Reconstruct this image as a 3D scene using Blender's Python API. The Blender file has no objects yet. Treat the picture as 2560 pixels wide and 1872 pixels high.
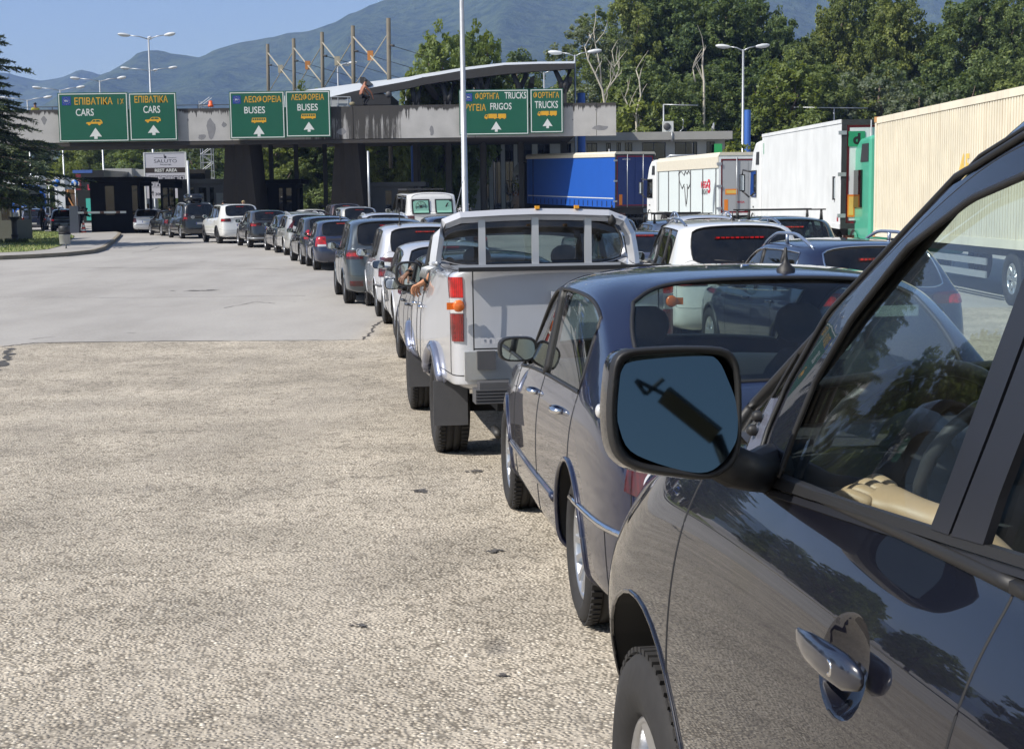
import bpy, bmesh, math, random
from mathutils import Vector, Matrix, Quaternion
from mathutils.bvhtree import BVHTree
from mathutils import noise as mnoise
R = math.radians
rnd = random.Random(7)
SC = bpy.context.scene
COL = SC.collection

# ------------------------------------------------------------------ camera
F_PX, CX, CY, CAMZ = 3700.0, 1280.0, 936.0, 2.0      # in pixels of the 2560-wide photograph
PITCH, ROLL = math.atan((936-500)/F_PX), R(0.75)
_R0, _U0 = Vector((1, 0, 0)), Vector((0, math.sin(PITCH), math.cos(PITCH)))
_F = Vector((0, math.cos(PITCH), -math.sin(PITCH)))
_RC = _R0*math.cos(ROLL) - _U0*math.sin(ROLL)
_UC = _U0*math.cos(ROLL) + _R0*math.sin(ROLL)
cam_data = bpy.data.cameras.new('camera')
cam = bpy.data.objects.new('camera', cam_data); COL.objects.link(cam)
cam.matrix_world = Matrix((( _RC.x, _UC.x, -_F.x, 0), (_RC.y, _UC.y, -_F.y, 0), (_RC.z, _UC.z, -_F.z, CAMZ), (0, 0, 0, 1)))
cam_data.sensor_width = 36; cam_data.lens = F_PX/2560*36
cam_data.clip_start = 0.05; cam_data.clip_end = 20000
SC.camera = cam
# ------------------------------------------------------------------ sky, sun, exposure
SUN_AZ, SUN_EL = R(-116), R(46)                       # azimuth from +Y, clockwise: the sun stands to the left, a little behind
sv = Vector((math.sin(SUN_AZ)*math.cos(SUN_EL), math.cos(SUN_AZ)*math.cos(SUN_EL), math.sin(SUN_EL)))
world = bpy.data.worlds.new('World'); SC.world = world; world.use_nodes = True
wn = world.node_tree.nodes; wl = world.node_tree.links
sky = wn.new('ShaderNodeTexSky'); sky.sky_type = 'NISHITA'; sky.sun_disc = False
sky.sun_elevation = SUN_EL; sky.sun_rotation = SUN_AZ; sky.air_density = 1.0; sky.dust_density = 1.2; sky.ozone_density = 2.0
bg = wn['Background']; bg.inputs['Strength'].default_value = 0.085
wl.new(sky.outputs[0], bg.inputs['Color'])
sun_d = bpy.data.lights.new('sun', 'SUN'); sun_d.energy = 4.2; sun_d.angle = R(0.55); sun_d.color = (1, 0.95, 0.87)
sun = bpy.data.objects.new('sun', sun_d); COL.objects.link(sun)
sun.rotation_euler = sv.to_track_quat('Z', 'Y').to_euler()
SC.view_settings.view_transform = 'Standard'; SC.view_settings.look = 'None'
SC.view_settings.exposure = 0.55; SC.view_settings.gamma = 1.0
SC.cycles.max_bounces = 8; SC.cycles.diffuse_bounces = 3; SC.cycles.glossy_bounces = 4
SC.cycles.transparent_max_bounces = 14; SC.cycles.caustics_reflective = False; SC.cycles.caustics_refractive = False
SC.cycles.use_adaptive_sampling = True; SC.cycles.adaptive_threshold = 0.015
SC.cycles.use_denoising = True; SC.cycles.volume_bounces = 1; SC.cycles.sample_clamp_indirect = 6

# ------------------------------------------------------------------ pixel <-> world
def ray(px, py):
    return (_F + _RC*((px-CX)/F_PX) - _UC*((py-CY)/F_PX))
CAM = Vector((0, 0, CAMZ))
def at(px, py, Y):
    d = ray(px, py); return CAM + d*(Y/d.y)
_GT = [(-50, .26), (0, .26), (3.8, .25), (6.2, .20), (9.05, .11), (11.3, .06), (14.3, -.02), (20, -.06), (30, -.04), (43, .05), (67, .18), (95, .25), (150, .3), (9000, .3)]
def gz(Y):
    for (a, za), (b, zb) in zip(_GT, _GT[1:]):
        if Y <= b:
            t = (Y-a)/(b-a); return za+(zb-za)*t
    return _GT[-1][1]
def ground(px, py):
    d = ray(px, py); lo, hi = .5, 400.
    for _ in range(60):
        m = (lo+hi)/2
        if CAMZ + d.z/d.y*m > gz(m): lo = m
        else: hi = m
    return CAM + d*(lo/d.y)

# ------------------------------------------------------------------ materials
MATS = {}
def _nt(name):
    m = bpy.data.materials.new(name); m.use_nodes = True
    nt = m.node_tree; return m, nt, nt.nodes['Principled BSDF'], nt.nodes['Material Output']
def srgb(r, g, b):
    f = lambda c: (c/255/12.92 if c/255 <= .04045 else ((c/255+.055)/1.055)**2.4)
    return (f(r), f(g), f(b))
def mixc(nt, fac, a, b, mode='MIX'):
    n = nt.nodes.new('ShaderNodeMix'); n.data_type = 'RGBA'; n.blend_type = mode
    for sock, v in ((n.inputs[0], fac), (n.inputs[6], a), (n.inputs[7], b)):
        if hasattr(v, 'links'): nt.links.new(v, sock)
        elif isinstance(v, (int, float)): sock.default_value = v
        else: sock.default_value = (*v[:3], 1)
    return n.outputs[2]
def tex(nt, kind, scale, coord=None, detail=4, rough=.55, vec=(1, 1, 1)):
    mp = nt.nodes.new('ShaderNodeMapping'); mp.inputs['Scale'].default_value = vec
    if coord is None:
        tc = nt.nodes.new('ShaderNodeTexCoord'); coord = tc.outputs['Object']
    nt.links.new(coord, mp.inputs['Vector'])
    if kind == 'noise':
        t = nt.nodes.new('ShaderNodeTexNoise'); t.inputs['Scale'].default_value = scale
        t.inputs['Detail'].default_value = detail; t.inputs['Roughness'].default_value = rough
    elif kind == 'voronoi':
        t = nt.nodes.new('ShaderNodeTexVoronoi'); t.inputs['Scale'].default_value = scale
    elif kind == 'wave':
        t = nt.nodes.new('ShaderNodeTexWave'); t.inputs['Scale'].default_value = scale
    nt.links.new(mp.outputs[0], t.inputs['Vector']); return t
def ramp(nt, src, stops):
    r = nt.nodes.new('ShaderNodeValToRGB'); el = r.color_ramp.elements
    while len(el) < len(stops): el.new(.5)
    for e, (p, c) in zip(el, stops):
        e.position = p; e.color = (*((c,)*3 if isinstance(c, (int, float)) else c), 1)
    nt.links.new(src, r.inputs[0]); return r.outputs[0]
def bump(nt, bs, h, strength, dist):
    b = nt.nodes.new('ShaderNodeBump'); b.inputs['Strength'].default_value = strength; b.inputs['Distance'].default_value = dist
    nt.links.new(h, b.inputs['Height']); nt.links.new(b.outputs[0], bs.inputs['Normal'])
def mat(name, col, rough=.5, metal=0., var=.12, scale=6., bmp=0., bdist=.01, spec=.5, emit=0., coat=0., vec=(1, 1, 1)):
    if name in MATS: return MATS[name]
    m, nt, bs, out = _nt(name)
    t = tex(nt, 'noise', scale, vec=vec)
    lo = [max(0, c*(1-var)) for c in col]; hi = [min(1, c*(1+var)) for c in col]
    c = mixc(nt, t.outputs[0], lo, hi)
    nt.links.new(c, bs.inputs['Base Color'])
    bs.inputs['Roughness'].default_value = rough; bs.inputs['Metallic'].default_value = metal
    bs.inputs['Specular IOR Level'].default_value = spec
    if coat: bs.inputs['Coat Weight'].default_value = coat; bs.inputs['Coat Roughness'].default_value = .04
    if bmp: bump(nt, bs, t.outputs[0], bmp, bdist)
    if emit:
        nt.links.new(c, bs.inputs['Emission Color']); bs.inputs['Emission Strength'].default_value = emit
    MATS[name] = m; return m
def paint(name, col, metal=.35, rough=.32, dust=.10, dustcol=(.30, .27, .23), spec=.5):
    key = 'paint_'+name
    if key in MATS: return MATS[key]
    m, nt, bs, out = _nt(key)
    t = tex(nt, 'noise', 3.0, detail=6); f = tex(nt, 'noise', 900., detail=2)
    base = mixc(nt, f.outputs[0], [c*.82 for c in col], [min(1, c*1.15) for c in col])
    d = ramp(nt, t.outputs[0], [(.35, 0.), (.8, dust)])
    c = mixc(nt, d, base, dustcol)
    nt.links.new(c, bs.inputs['Base Color'])
    bs.inputs['Metallic'].default_value = metal; bs.inputs['Roughness'].default_value = rough
    bs.inputs['Specular IOR Level'].default_value = spec
    bs.inputs['Coat Weight'].default_value = 1.0; bs.inputs['Coat Roughness'].default_value = .012; bs.inputs['Coat IOR'].default_value = 1.72
    inn = nt.nodes.new('ShaderNodeBsdfDiffuse'); inn.inputs[0].default_value = (.03, .03, .032, 1)
    g = nt.nodes.new('ShaderNodeNewGeometry'); mx = nt.nodes.new('ShaderNodeMixShader')
    nt.links.new(g.outputs['Backfacing'], mx.inputs[0]); nt.links.new(bs.outputs[0], mx.inputs[1]); nt.links.new(inn.outputs[0], mx.inputs[2])
    nt.links.new(mx.outputs[0], out.inputs[0]); MATS[key] = m; return m
def glass(name, tint, refl=1.0, dusty=.04):
    key = 'glass_'+name
    if key in MATS: return MATS[key]
    m, nt, bs, out = _nt(key); nt.nodes.remove(bs)
    tr = nt.nodes.new('ShaderNodeBsdfTransparent'); tr.inputs[0].default_value = (*tint, 1)
    gl = nt.nodes.new('ShaderNodeBsdfGlossy'); gl.inputs['Roughness'].default_value = .015; gl.inputs[0].default_value = (refl,)*3+(1,)
    df = nt.nodes.new('ShaderNodeBsdfDiffuse'); df.inputs[0].default_value = (.35, .33, .3, 1)
    t = tex(nt, 'noise', 5., detail=5)
    d = ramp(nt, t.outputs[0], [(.3, 0.), (.85, dusty)])
    ge = nt.nodes.new('ShaderNodeNewGeometry'); vm = nt.nodes.new('ShaderNodeVectorMath'); vm.operation = 'DOT_PRODUCT'; nt.links.new(ge.outputs['Incoming'], vm.inputs[0]); nt.links.new(ge.outputs['Normal'], vm.inputs[1])
    def mth(op, a, b=None, c=None):
        n = nt.nodes.new('ShaderNodeMath'); n.operation = op
        for i, v in enumerate((a, b, c)):
            if v is None: continue
            if hasattr(v, 'links'): nt.links.new(v, n.inputs[i])
            else: n.inputs[i].default_value = v
        return n.outputs[0]
    fr_ = mth('MULTIPLY_ADD', mth('POWER', mth('SUBTRACT', 1., mth('ABSOLUTE', vm.outputs['Value'])), 5.), .92, .075)
    m1 = nt.nodes.new('ShaderNodeMixShader'); nt.links.new(fr_, m1.inputs[0]); nt.links.new(tr.outputs[0], m1.inputs[1]); nt.links.new(gl.outputs[0], m1.inputs[2])
    m2 = nt.nodes.new('ShaderNodeMixShader'); nt.links.new(d, m2.inputs[0]); nt.links.new(m1.outputs[0], m2.inputs[1]); nt.links.new(df.outputs[0], m2.inputs[2])
    nt.links.new(m2.outputs[0], out.inputs[0]); MATS[key] = m; return m
G_DARK = glass('dark_privacy', (.035, .045, .05)); G_MID = glass('tinted', (.28, .36, .35)); G_CLEAR = glass('clear', (.60, .72, .70))
M_RUB = mat('black_rubber', (.012, .012, .013), .55, var=.3)
M_TRIM = mat('dark_plastic_trim', (.028, .028, .03), .5, var=.25)
M_GREYPL = mat('faded_grey_plastic', (.07, .07, .075), .6, var=.25)
M_CHROME = mat('chrome', (.75, .75, .76), .12, 1., var=.05)
M_TYRE = mat('tyre_rubber', (.018, .017, .017), .8, var=.4, scale=30, bmp=.3, bdist=.003)
M_ALLOY = mat('alloy_silver', (.55, .56, .58), .3, .85, var=.08)
M_ALLOYD = mat('alloy_dark', (.06, .06, .065), .35, .7, var=.15)
M_RED = None
def lens(name, col, emit):
    m, nt, bs, out = _nt(name); w = tex(nt, 'wave', 22., vec=(0, 0, 1)); w2 = tex(nt, 'wave', 22., vec=(1, 0, 0)); n = tex(nt, 'noise', 14., detail=3)
    a = mixc(nt, .5, ramp(nt, w.outputs['Fac'], [(.1, .25), (.6, 1.)]), ramp(nt, w2.outputs['Fac'], [(.1, .35), (.6, 1.)]), 'MULTIPLY'); a = mixc(nt, 1., a, ramp(nt, n.outputs[0], [(.35, .35), (.65, 1.2)]), 'MULTIPLY')
    c = mixc(nt, 1., a, col, 'MULTIPLY'); nt.links.new(c, bs.inputs['Base Color']); bs.inputs['Roughness'].default_value = .25; bs.inputs['Coat Weight'].default_value = 1.
    if emit: nt.links.new(c, bs.inputs['Emission Color']); bs.inputs['Emission Strength'].default_value = emit
    MATS[name] = m; return m
M_REDLIT = lens('red_lens_lit', (.95, .010, .012), .95)
M_RED = lens('red_lens', (.30, .006, .010), .0); M_REDDIM = lens('red_lens_lit_dim', (.6, .012, .012), .2)
M_AMBER = mat('amber_lens', (.75, .16, .02), .2, var=.3, scale=60, coat=1.)
M_WLENS = mat('clear_lens', (.62, .62, .62), .15, .3, var=.2, scale=60, coat=1.)
M_PLATE = mat('number_plate_white', (.62, .62, .6), .45, var=.1, scale=60)
M_BLUEPL = mat('plate_blue', (.01, .04, .3), .45)
M_BLACK = mat('flat_black', (.008, .008, .009), .7, var=.3)
M_SEAT = mat('seat_cloth', (.035, .034, .036), .85, var=.35, scale=40)
M_MIRR = mat('mirror_glass', (.55, .6, .64), .03, 1., var=.02)
M_STEEL = mat('galvanised_steel', (.42, .44, .46), .42, .55, var=.15, scale=4, bmp=.05)
M_DSTEEL = mat('dark_painted_steel', (.028, .027, .027), .55, var=.35, scale=3)
M_SKIN = mat('skin', (.42, .22, .14), .5, var=.12, scale=20, bmp=.1, bdist=.003)

# ------------------------------------------------------------------ mesh helper
class MB:
    def __init__(s): s.v = []; s.f = []; s.m = []; s.sm = []
    def add(s, vs, fs, mi=0, smooth=False):
        o = len(s.v); s.v += [tuple(v) for v in vs]
        for f in fs: s.f.append([i+o for i in f]); s.m.append(mi); s.sm.append(smooth)
    def box(s, c, d, mi=0, rot=None, taper=1.):
        x, y, z = d[0]/2, d[1]/2, d[2]/2
        vs = [Vector((sx*x*(taper if sz > 0 else 1), sy*y*(taper if sz > 0 else 1), sz*z)) for sz in (-1, 1) for sy in (-1, 1) for sx in (-1, 1)]
        if rot is not None: vs = [rot @ v for v in vs]
        c = Vector(c)
        s.add([v+c for v in vs], [(0, 2, 3, 1), (4, 5, 7, 6), (0, 1, 5, 4), (2, 6, 7, 3), (0, 4, 6, 2), (1, 3, 7, 5)], mi)
    def span(s, a, b, mi=0):
        s.box([(a[i]+b[i])/2 for i in range(3)], [abs(b[i]-a[i]) for i in range(3)], mi)
    def tube(s, pts, r, n=8, mi=0, cap=True, flat=1.):
        pts = [Vector(p) for p in pts]; k = len(pts)
        rs = r if isinstance(r, (list, tuple)) else [r]*k
        vs = []; up = Vector((0, 0, 1))
        for i, p in enumerate(pts):
            t = (pts[min(i+1, k-1)]-pts[max(i-1, 0)])
            if t.length < 1e-9: t = Vector((0, 0, 1))
            t.normalize()
            a = up if abs(t.z) < .95 else Vector((1, 0, 0))
            u = t.cross(a).normalized(); w = u.cross(t)
            for j in range(n):
                th = 2*math.pi*j/n; vs.append(p+u*math.cos(th)*rs[i]+w*math.sin(th)*rs[i]*flat)
        fs = [(i*n+j, i*n+(j+1) % n, (i+1)*n+(j+1) % n, (i+1)*n+j) for i in range(k-1) for j in range(n)]
        if cap: fs += [tuple(range(n-1, -1, -1)), tuple(range((k-1)*n, k*n))]
        s.add(vs, fs, mi, n > 5)
    def lathe(s, prof, n=24, mi=0, axis='z', c=(0, 0, 0), smooth=True, close=False):
        vs = []
        for r, h in prof:
            for j in range(n):
                a = 2*math.pi*j/n; x, y = r*math.cos(a), r*math.sin(a)
                v = (x, y, h) if axis == 'z' else ((h, x, y) if axis == 'x' else (x, h, y))
                vs.append((v[0]+c[0], v[1]+c[1], v[2]+c[2]))
        k = len(prof)
        fs = [(i*n+j, i*n+(j+1) % n, (i+1)*n+(j+1) % n, (i+1)*n+j) for i in range(k-1) for j in range(n)]
        if close: fs += [tuple(range(n-1, -1, -1)), tuple(range((k-1)*n, k*n))]
        s.add(vs, fs, mi, smooth)
    def prism(s, poly, o, u, v, w, mi=0):
        """polygon (a,b) in the plane o + a*u + b*v, extruded by vector w"""
        o, u, v, w = map(Vector, (o, u, v, w)); n = len(poly)
        a = [o+u*p[0]+v*p[1] for p in poly]
        s.add(a+[q+w for q in a], [tuple(range(n)), tuple(range(2*n-1, n-1, -1))]+[(i, i+n, (i+1) % n+n, (i+1) % n) for i in range(n)], mi)
    def grid(s, rows, mi=0, smooth=True):
        n = len(rows[0]); vs = [p for r in rows for p in r]
        s.add(vs, [(i*n+j, i*n+j+1, (i+1)*n+j+1, (i+1)*n+j) for i in range(len(rows)-1) for j in range(n-1)], mi, smooth)
    def mesh(s, name, mats):
        me = bpy.data.meshes.new(name); me.from_pydata(s.v, [], s.f)
        for m in mats: me.materials.append(m)
        me.polygons.foreach_set('material_index', s.m); me.polygons.foreach_set('use_smooth', s.sm); me.update(); return me
    def build(s, name, mats, parent=None, sub=0, fixn=True):
        me = s.mesh(name, mats if isinstance(mats, (list, tuple)) else [mats])
        if fixn or sub:
            b = bmesh.new(); b.from_mesh(me); bmesh.ops.recalc_face_normals(b, faces=b.faces); b.to_mesh(me); b.free()
        o = bpy.data.objects.new(name, me); COL.objects.link(o)
        if parent is not None: o.parent = parent
        if sub:
            md = o.modifiers.new('s', 'SUBSURF'); md.levels = sub; md.render_levels = sub
            for p in me.polygons: p.use_smooth = True
        return o
def tag(o, label=None, cat=None, group=None, kind=None):
    if label: o['label'] = label
    if cat: o['category'] = cat
    if group: o['group'] = group
    if kind: o['kind'] = kind
    return o
def empty(name, loc=(0, 0, 0), rz=0., label=None, cat=None, group=None):
    o = bpy.data.objects.new(name, None); COL.objects.link(o); o.empty_display_size = .3
    o.location = loc; o.rotation_euler = (0, 0, rz); return tag(o, label, cat, group)
def copy_tree(o, parent=None):
    c = o.copy(); COL.objects.link(c)
    if parent is not None: c.parent = parent
    for ch in list(o.children): copy_tree(ch, c)
    return c
def text_mesh(s, bold=0.012):
    cu = bpy.data.curves.new('t', 'FONT'); cu.body = s; cu.offset = bold; cu.resolution_u = 3
    ob = bpy.data.objects.new('t', cu); COL.objects.link(ob)
    bpy.context.view_layer.update()
    me = bpy.data.meshes.new_from_object(ob.evaluated_get(bpy.context.evaluated_depsgraph_get()))
    vs = [v.co.copy() for v in me.vertices]; fs = [tuple(p.vertices) for p in me.polygons]
    bpy.data.objects.remove(ob); bpy.data.curves.remove(cu); bpy.data.meshes.remove(me)
    return vs, fs
def text_on(mb, s, o, u, v, rect, mi=0, bold=.012, w=None):
    """letters fitted to rect (a0,b0,a1,b1) in the plane o + a*u + b*v"""
    vs, fs = text_mesh(s, bold)
    if not vs: return
    x0 = min(p.x for p in vs); x1 = max(p.x for p in vs); y0 = min(p.y for p in vs); y1 = max(p.y for p in vs)
    a0, b0, a1, b1 = rect; o, u, v = map(Vector, (o, u, v))
    mb.add([o+u*(a0+(p.x-x0)/(x1-x0)*(a1-a0))+v*(b0+(p.y-y0)/(y1-y0)*(b1-b0)) for p in vs], fs, mi)
# ================================================================== SETTING: ground, kerb, mountains
def ground_material():
    m, nt, bs, out = _nt('worn_asphalt_and_concrete')
    tc = nt.nodes.new('ShaderNodeTexCoord'); P = tc.outputs['Object']
    # coarse exposed aggregate near the camera
    v1 = tex(nt, 'voronoi', 52., P); v2 = tex(nt, 'voronoi', 105., P); n1 = tex(nt, 'noise', 1.1, P, 6); n2 = tex(nt, 'noise', 14., P, 5); n3 = tex(nt, 'noise', .18, P, 4)
    stone = ramp(nt, v1.outputs['Color'], [(.0, (.30, .265, .22)), (.35, (.43, .385, .32)), (.62, (.50, .455, .38)), (.80, (.66, .61, .52)), (1., (.95, .90, .80))])
    edge = ramp(nt, v1.outputs['Distance'], [(.40, 1.), (.62, .45)])
    stone = mixc(nt, 1., stone, edge, 'MULTIPLY')
    fine = ramp(nt, v2.outputs['Color'], [(.0, (.34, .305, .26)), (.6, (.45, .41, .345)), (1., (.58, .535, .46))])
    sel = ramp(nt, n2.outputs[0], [(.46, 0.), (.54, 1.)])
    near = mixc(nt, sel, fine, stone)
    tone = ramp(nt, n1.outputs[0], [(.3, .72), (.7, 1.18)]); near = mixc(nt, 1., near, tone, 'MULTIPLY')
    big = ramp(nt, n3.outputs[0], [(.35, .88), (.65, 1.1)]); near = mixc(nt, 1., near, big, 'MULTIPLY')
    pt = tex(nt, 'noise', 5.5, P, 4, .6, (1., .6, 1)); near = mixc(nt, ramp(nt, pt.outputs[0], [(.61, 0.), (.68, .5)]), near, (.15, .135, .115))
    tr = tex(nt, 'noise', .55, P, 5, .6, (2.2, .22, 1)); near = mixc(nt, ramp(nt, tr.outputs[0], [(.50, 0.), (.68, .38)]), near, (.40, .37, .325))
    wv = tex(nt, 'voronoi', 21., P); near = mixc(nt, ramp(nt, wv.outputs['Distance'], [(.05, .85), (.13, 0.)]), near, (.74, .70, .62))
    # smooth pale concrete further away
    f1 = tex(nt, 'noise', .35, P, 7, .6, (1., .35, 1)); f2 = tex(nt, 'noise', 22., P, 4)
    far = ramp(nt, f1.outputs[0], [(.3, (.235, .222, .203)), (.5, (.33, .315, .292)), (.7, (.40, .384, .357))])
    far = mixc(nt, .25, far, ramp(nt, f2.outputs[0], [(.3, (.20, .19, .185)), (.7, (.44, .42, .40))]))
    a = nt.nodes.new('ShaderNodeAttribute'); a.attribute_name = 'near'; a.attribute_type = 'GEOMETRY'
    near = mixc(nt, 1., near, (.99, .965, .925), 'MULTIPLY')
    c = mixc(nt, a.outputs['Fac'], far, near)
    w1 = tex(nt, 'noise', .9, P, 8, .7, (.25, 1.6, 1)); c = mixc(nt, ramp(nt, w1.outputs[0], [(.60, 0.), (.72, .30)]), c, (.21, .195, .175))
    # oil drips and patches that belong to the tarmac itself
    s1 = tex(nt, 'noise', 1.7, P, 3, .5, (1., .5, 1)); st = ramp(nt, s1.outputs[0], [(.70, 0.), (.76, .55)])
    c = mixc(nt, st, c, (.15, .14, .13))
    nt.links.new(c, bs.inputs['Base Color']); bs.inputs['Roughness'].default_value = .9; bs.inputs['Specular IOR Level'].default_value = .25
    h = nt.nodes.new('ShaderNodeMath'); h.operation = 'MULTIPLY'; nt.links.new(ramp(nt, v1.outputs['Distance'], [(.15, 1.), (.6, 0.)]), h.inputs[0]); nt.links.new(a.outputs['Fac'], h.inputs[1])
    h2 = nt.nodes.new('ShaderNodeMath'); h2.operation = 'MULTIPLY_ADD'; nt.links.new(v1.outputs['Color'], h2.inputs[0]); h2.inputs[1].default_value = .6; nt.links.new(h.outputs[0], h2.inputs[2])
    h3 = nt.nodes.new('ShaderNodeMath'); h3.operation = 'MULTIPLY'; nt.links.new(h2.outputs[0], h3.inputs[0]); nt.links.new(a.outputs['Fac'], h3.inputs[1])
    h4 = nt.nodes.new('ShaderNodeMath'); h4.operation = 'MULTIPLY_ADD'; nt.links.new(f2.outputs[0], h4.inputs[0]); h4.inputs[1].default_value = .15; nt.links.new(h3.outputs[0], h4.inputs[2])
    bump(nt, bs, h4.outputs[0], 1.0, .0060)
    return m
# boundary between coarse surface and smooth concrete (photo y ~ 852 from the left edge to x 930, then curving up)
BND = [(-9000, 872), (0, 866), (40, 862), (95, 856), (400, 853), (700, 852), (905, 850), (925, 835), (935, 815), (960, 800), (1010, 792), (1200, 785), (9000, 785)]
def near_y(px):
    for (a, ya), (b, yb) in zip(BND, BND[1:]):
        if px <= b: return ya+(yb-ya)*(px-a)/(b-a)
    return 785
xs = [-5500, -2500, -900, -300, -120, -60, -30]+[-16+.5*i for i in range(61)]+[18, 24, 34, 60, 120, 300, 900, 2500, 5500]
ys = [-40, -12, -4, 0, 2, 3.8, 5, 6.2, 7.6, 9.05, 11.3, 12.8, 14.3, 16, 17]+[17.5+.16*i for i in range(60)]+[28, 30, 35, 43, 52, 60, 67, 80, 95, 120, 150, 300, 900, 2500, 5200]
g = MB(); g.grid([[(x, y, gz(y)) for x in xs] for y in ys])
me = g.mesh('ground', [ground_material()])
att = me.attributes.new('near', 'FLOAT', 'POINT'); vals = []
P_B = [ground(px, py) for px, py in BND[1:-1]]
def is_near(x, y):
    pts = P_B
    if x <= pts[0].x: yb = pts[0].y
    elif x >= pts[-1].x: yb = pts[-1].y
    else:
        yb = pts[-1].y
        for a, b in zip(pts, pts[1:]):
            if a.x <= x <= b.x: yb = a.y+(b.y-a.y)*(x-a.x)/max(1e-6, b.x-a.x); break
    return min(1., max(0., (yb-y)/.16+.5))
for v in me.vertices: vals.append(is_near(v.co.x, v.co.y))
att.data.foreach_set('value', vals)
go = bpy.data.objects.new('ground', me); COL.objects.link(go)
tag(go, 'pale worn asphalt and concrete apron of the border crossing', None, None, 'structure')
# tar joint along that boundary and two more joints across the concrete
M_TAR = mat('dark_tar_joint', (.06, .055, .05), .8, var=.5, scale=9)
def ribbon_ground(name, pxs, w0, jitter, lab, mt=M_TAR):
    mb = MB(); r2 = random.Random(5); pts = [ground(*p) for p in pxs]; L = []; n = 10
    for a, b in zip(pts, pts[1:]):
        for i in range(n):
            q = a.lerp(b, i/n); q += Vector((r2.uniform(-1, 1)*jitter, r2.uniform(-1, 1)*jitter, 0)); L.append(q)
    rows = [[], []]
    for i, q in enumerate(L[:-1]):
        t = (L[i+1]-q).normalized(); s = Vector((-t.y, t.x, 0))*w0*r2.uniform(.3, 1.6)
        for k, sg in ((0, -1), (1, 1)):
            p = q+s*sg; rows[k].append((p.x, p.y, gz(p.y)+.004))
    mb.grid(rows); o = mb.build(name, mt); tag(o, lab, None, None, 'structure'); return o
ribbon_ground('road_joint', [(0, 868), (45, 862), (95, 857), (400, 853), (700, 852), (905, 850), (925, 835), (935, 815), (960, 800)], .022, .03, 'dark crack where coarse asphalt meets smooth concrete')
ribbon_ground('road_joint', [(-30, 935), (5, 915), (22, 885), (30, 866)], .05, .06, 'broken crack at the left edge of the asphalt')
ribbon_ground('road_joint', [(-200, 667), (200, 669), (460, 671), (760, 673)], .016, .008, 'straight thin joint across the smooth concrete')
ribbon_ground('road_joint', [(-100, 742), (300, 745), (880, 738)], .012, .01, 'second faint joint across the smooth concrete')
ribbon_ground('road_joint', [(560, 770), (640, 755), (700, 760)], .014, .02, 'short dark crack in the concrete right of centre')
ribbon_ground('road_joint', [(330, 632), (370, 627), (405, 615)], .02, .01, 'short curved joint beside the kerb')
# oil stains and scuffs with a shape of their own
M_OIL = mat('oil_stain', (.10, .092, .085), .75, var=.5, scale=25)
def stain(px, py, rx, ry, seed):
    r2 = random.Random(seed); c = ground(px, py); mb = MB()
    for k in range(16):
        a = r2.uniform(0, 6.28); q = c+Vector((math.cos(a)*rx*r2.random(), math.sin(a)*ry*r2.random(), 0)); n = 9; s = r2.uniform(.15, .5)
        pts = [(q.x+math.cos(t*6.283/n)*rx*s*r2.uniform(.4, 1), q.y+math.sin(t*6.283/n)*ry*s*r2.uniform(.3, 1)) for t in range(n)]
        z = .003+.0004*k
        mb.add([(x, y, gz(y)+z) for x, y in pts], [tuple(range(n))])
    return mb
mb = MB()
for i, (px, py, rx, ry) in enumerate([(1050, 1228, .07, .10), (1190, 1180, .08, .07), (1235, 1378, .06, .05), (1255, 1690, .035, .03), (475, 727, .55, .2), (1052, 926, .1, .1), (900, 1565, .04, .04)]):
    s = stain(px, py, rx, ry, i); mb.add(s.v, s.f)
tag(mb.build('oil_stains', M_OIL), 'dark oil drips scattered over the asphalt beside the queue', None, None, 'stuff')
# ---- raised island with kerb on the left
M_PAVE = mat('grey_pavement', (.30, .285, .265), .85, var=.18, scale=1.5, bmp=.2)
M_KERB = mat('weathered_kerb_stone', (.22, .19, .14), .85, var=.4, scale=3, bmp=.4, bdist=.02)
def island():
    out = [(-400, 662), (0, 650), (90, 646), (170, 641), (235, 634), (262, 626), (283, 610), (300, 593), (303, 588), (290, 585)]
    pts = [ground(*p) for p in out]; back = [Vector((-26, 88, 0)), Vector((-46, 86, 0)), Vector((-60, 70, 0))]
    P = pts+back; mb = MB(); n = len(P); h = .15; e = .16
    def ins(k, d):
        a, b, c = P[k-1], P[k], P[(k+1) % n]; t = ((b-a).normalized()+(c-b).normalized()); t.z = 0; t.normalize()
        q = b+Vector((-t.y, t.x, 0))*d; return q
    lo = [(p.x, p.y, gz(p.y)-.02) for p in P]; hi = [(p.x, p.y, gz(p.y)+h) for p in P]; inn = [ins(k, e) for k in range(n)]
    i2 = [(p.x, p.y, gz(p.y)+h) for p in inn]
    mb.add(lo+hi+i2, [(k, (k+1) % n, (k+1) % n+n, k+n) for k in range(n)]+[(k+n, (k+1) % n+n, (k+1) % n+2*n, k+2*n) for k in range(n)])
    kerb = mb.build('kerb', M_KERB, fixn=True); tag(kerb, 'weathered stone kerb around the raised island', None, None, 'structure')
    m2 = MB(); m2.add([(p.x, p.y, gz(p.y)+h-.003) for p in inn], [tuple(range(n))]); o = m2.build('pavement', M_PAVE); tag(o, 'grey pavement on the island', None, None, 'structure')
    return inn
island()
def gpt(px, py, h=0.): # point on the island surface
    p = ground(px, py); d = ray(px, py)
    for _ in range(8): p = CAM+d*((CAMZ-gz(p.y)-h)/-(d.z/d.y))/d.y
    return p
M_SOIL = mat('grass_base', (.20, .23, .08), .9, var=.35, scale=5)
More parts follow.
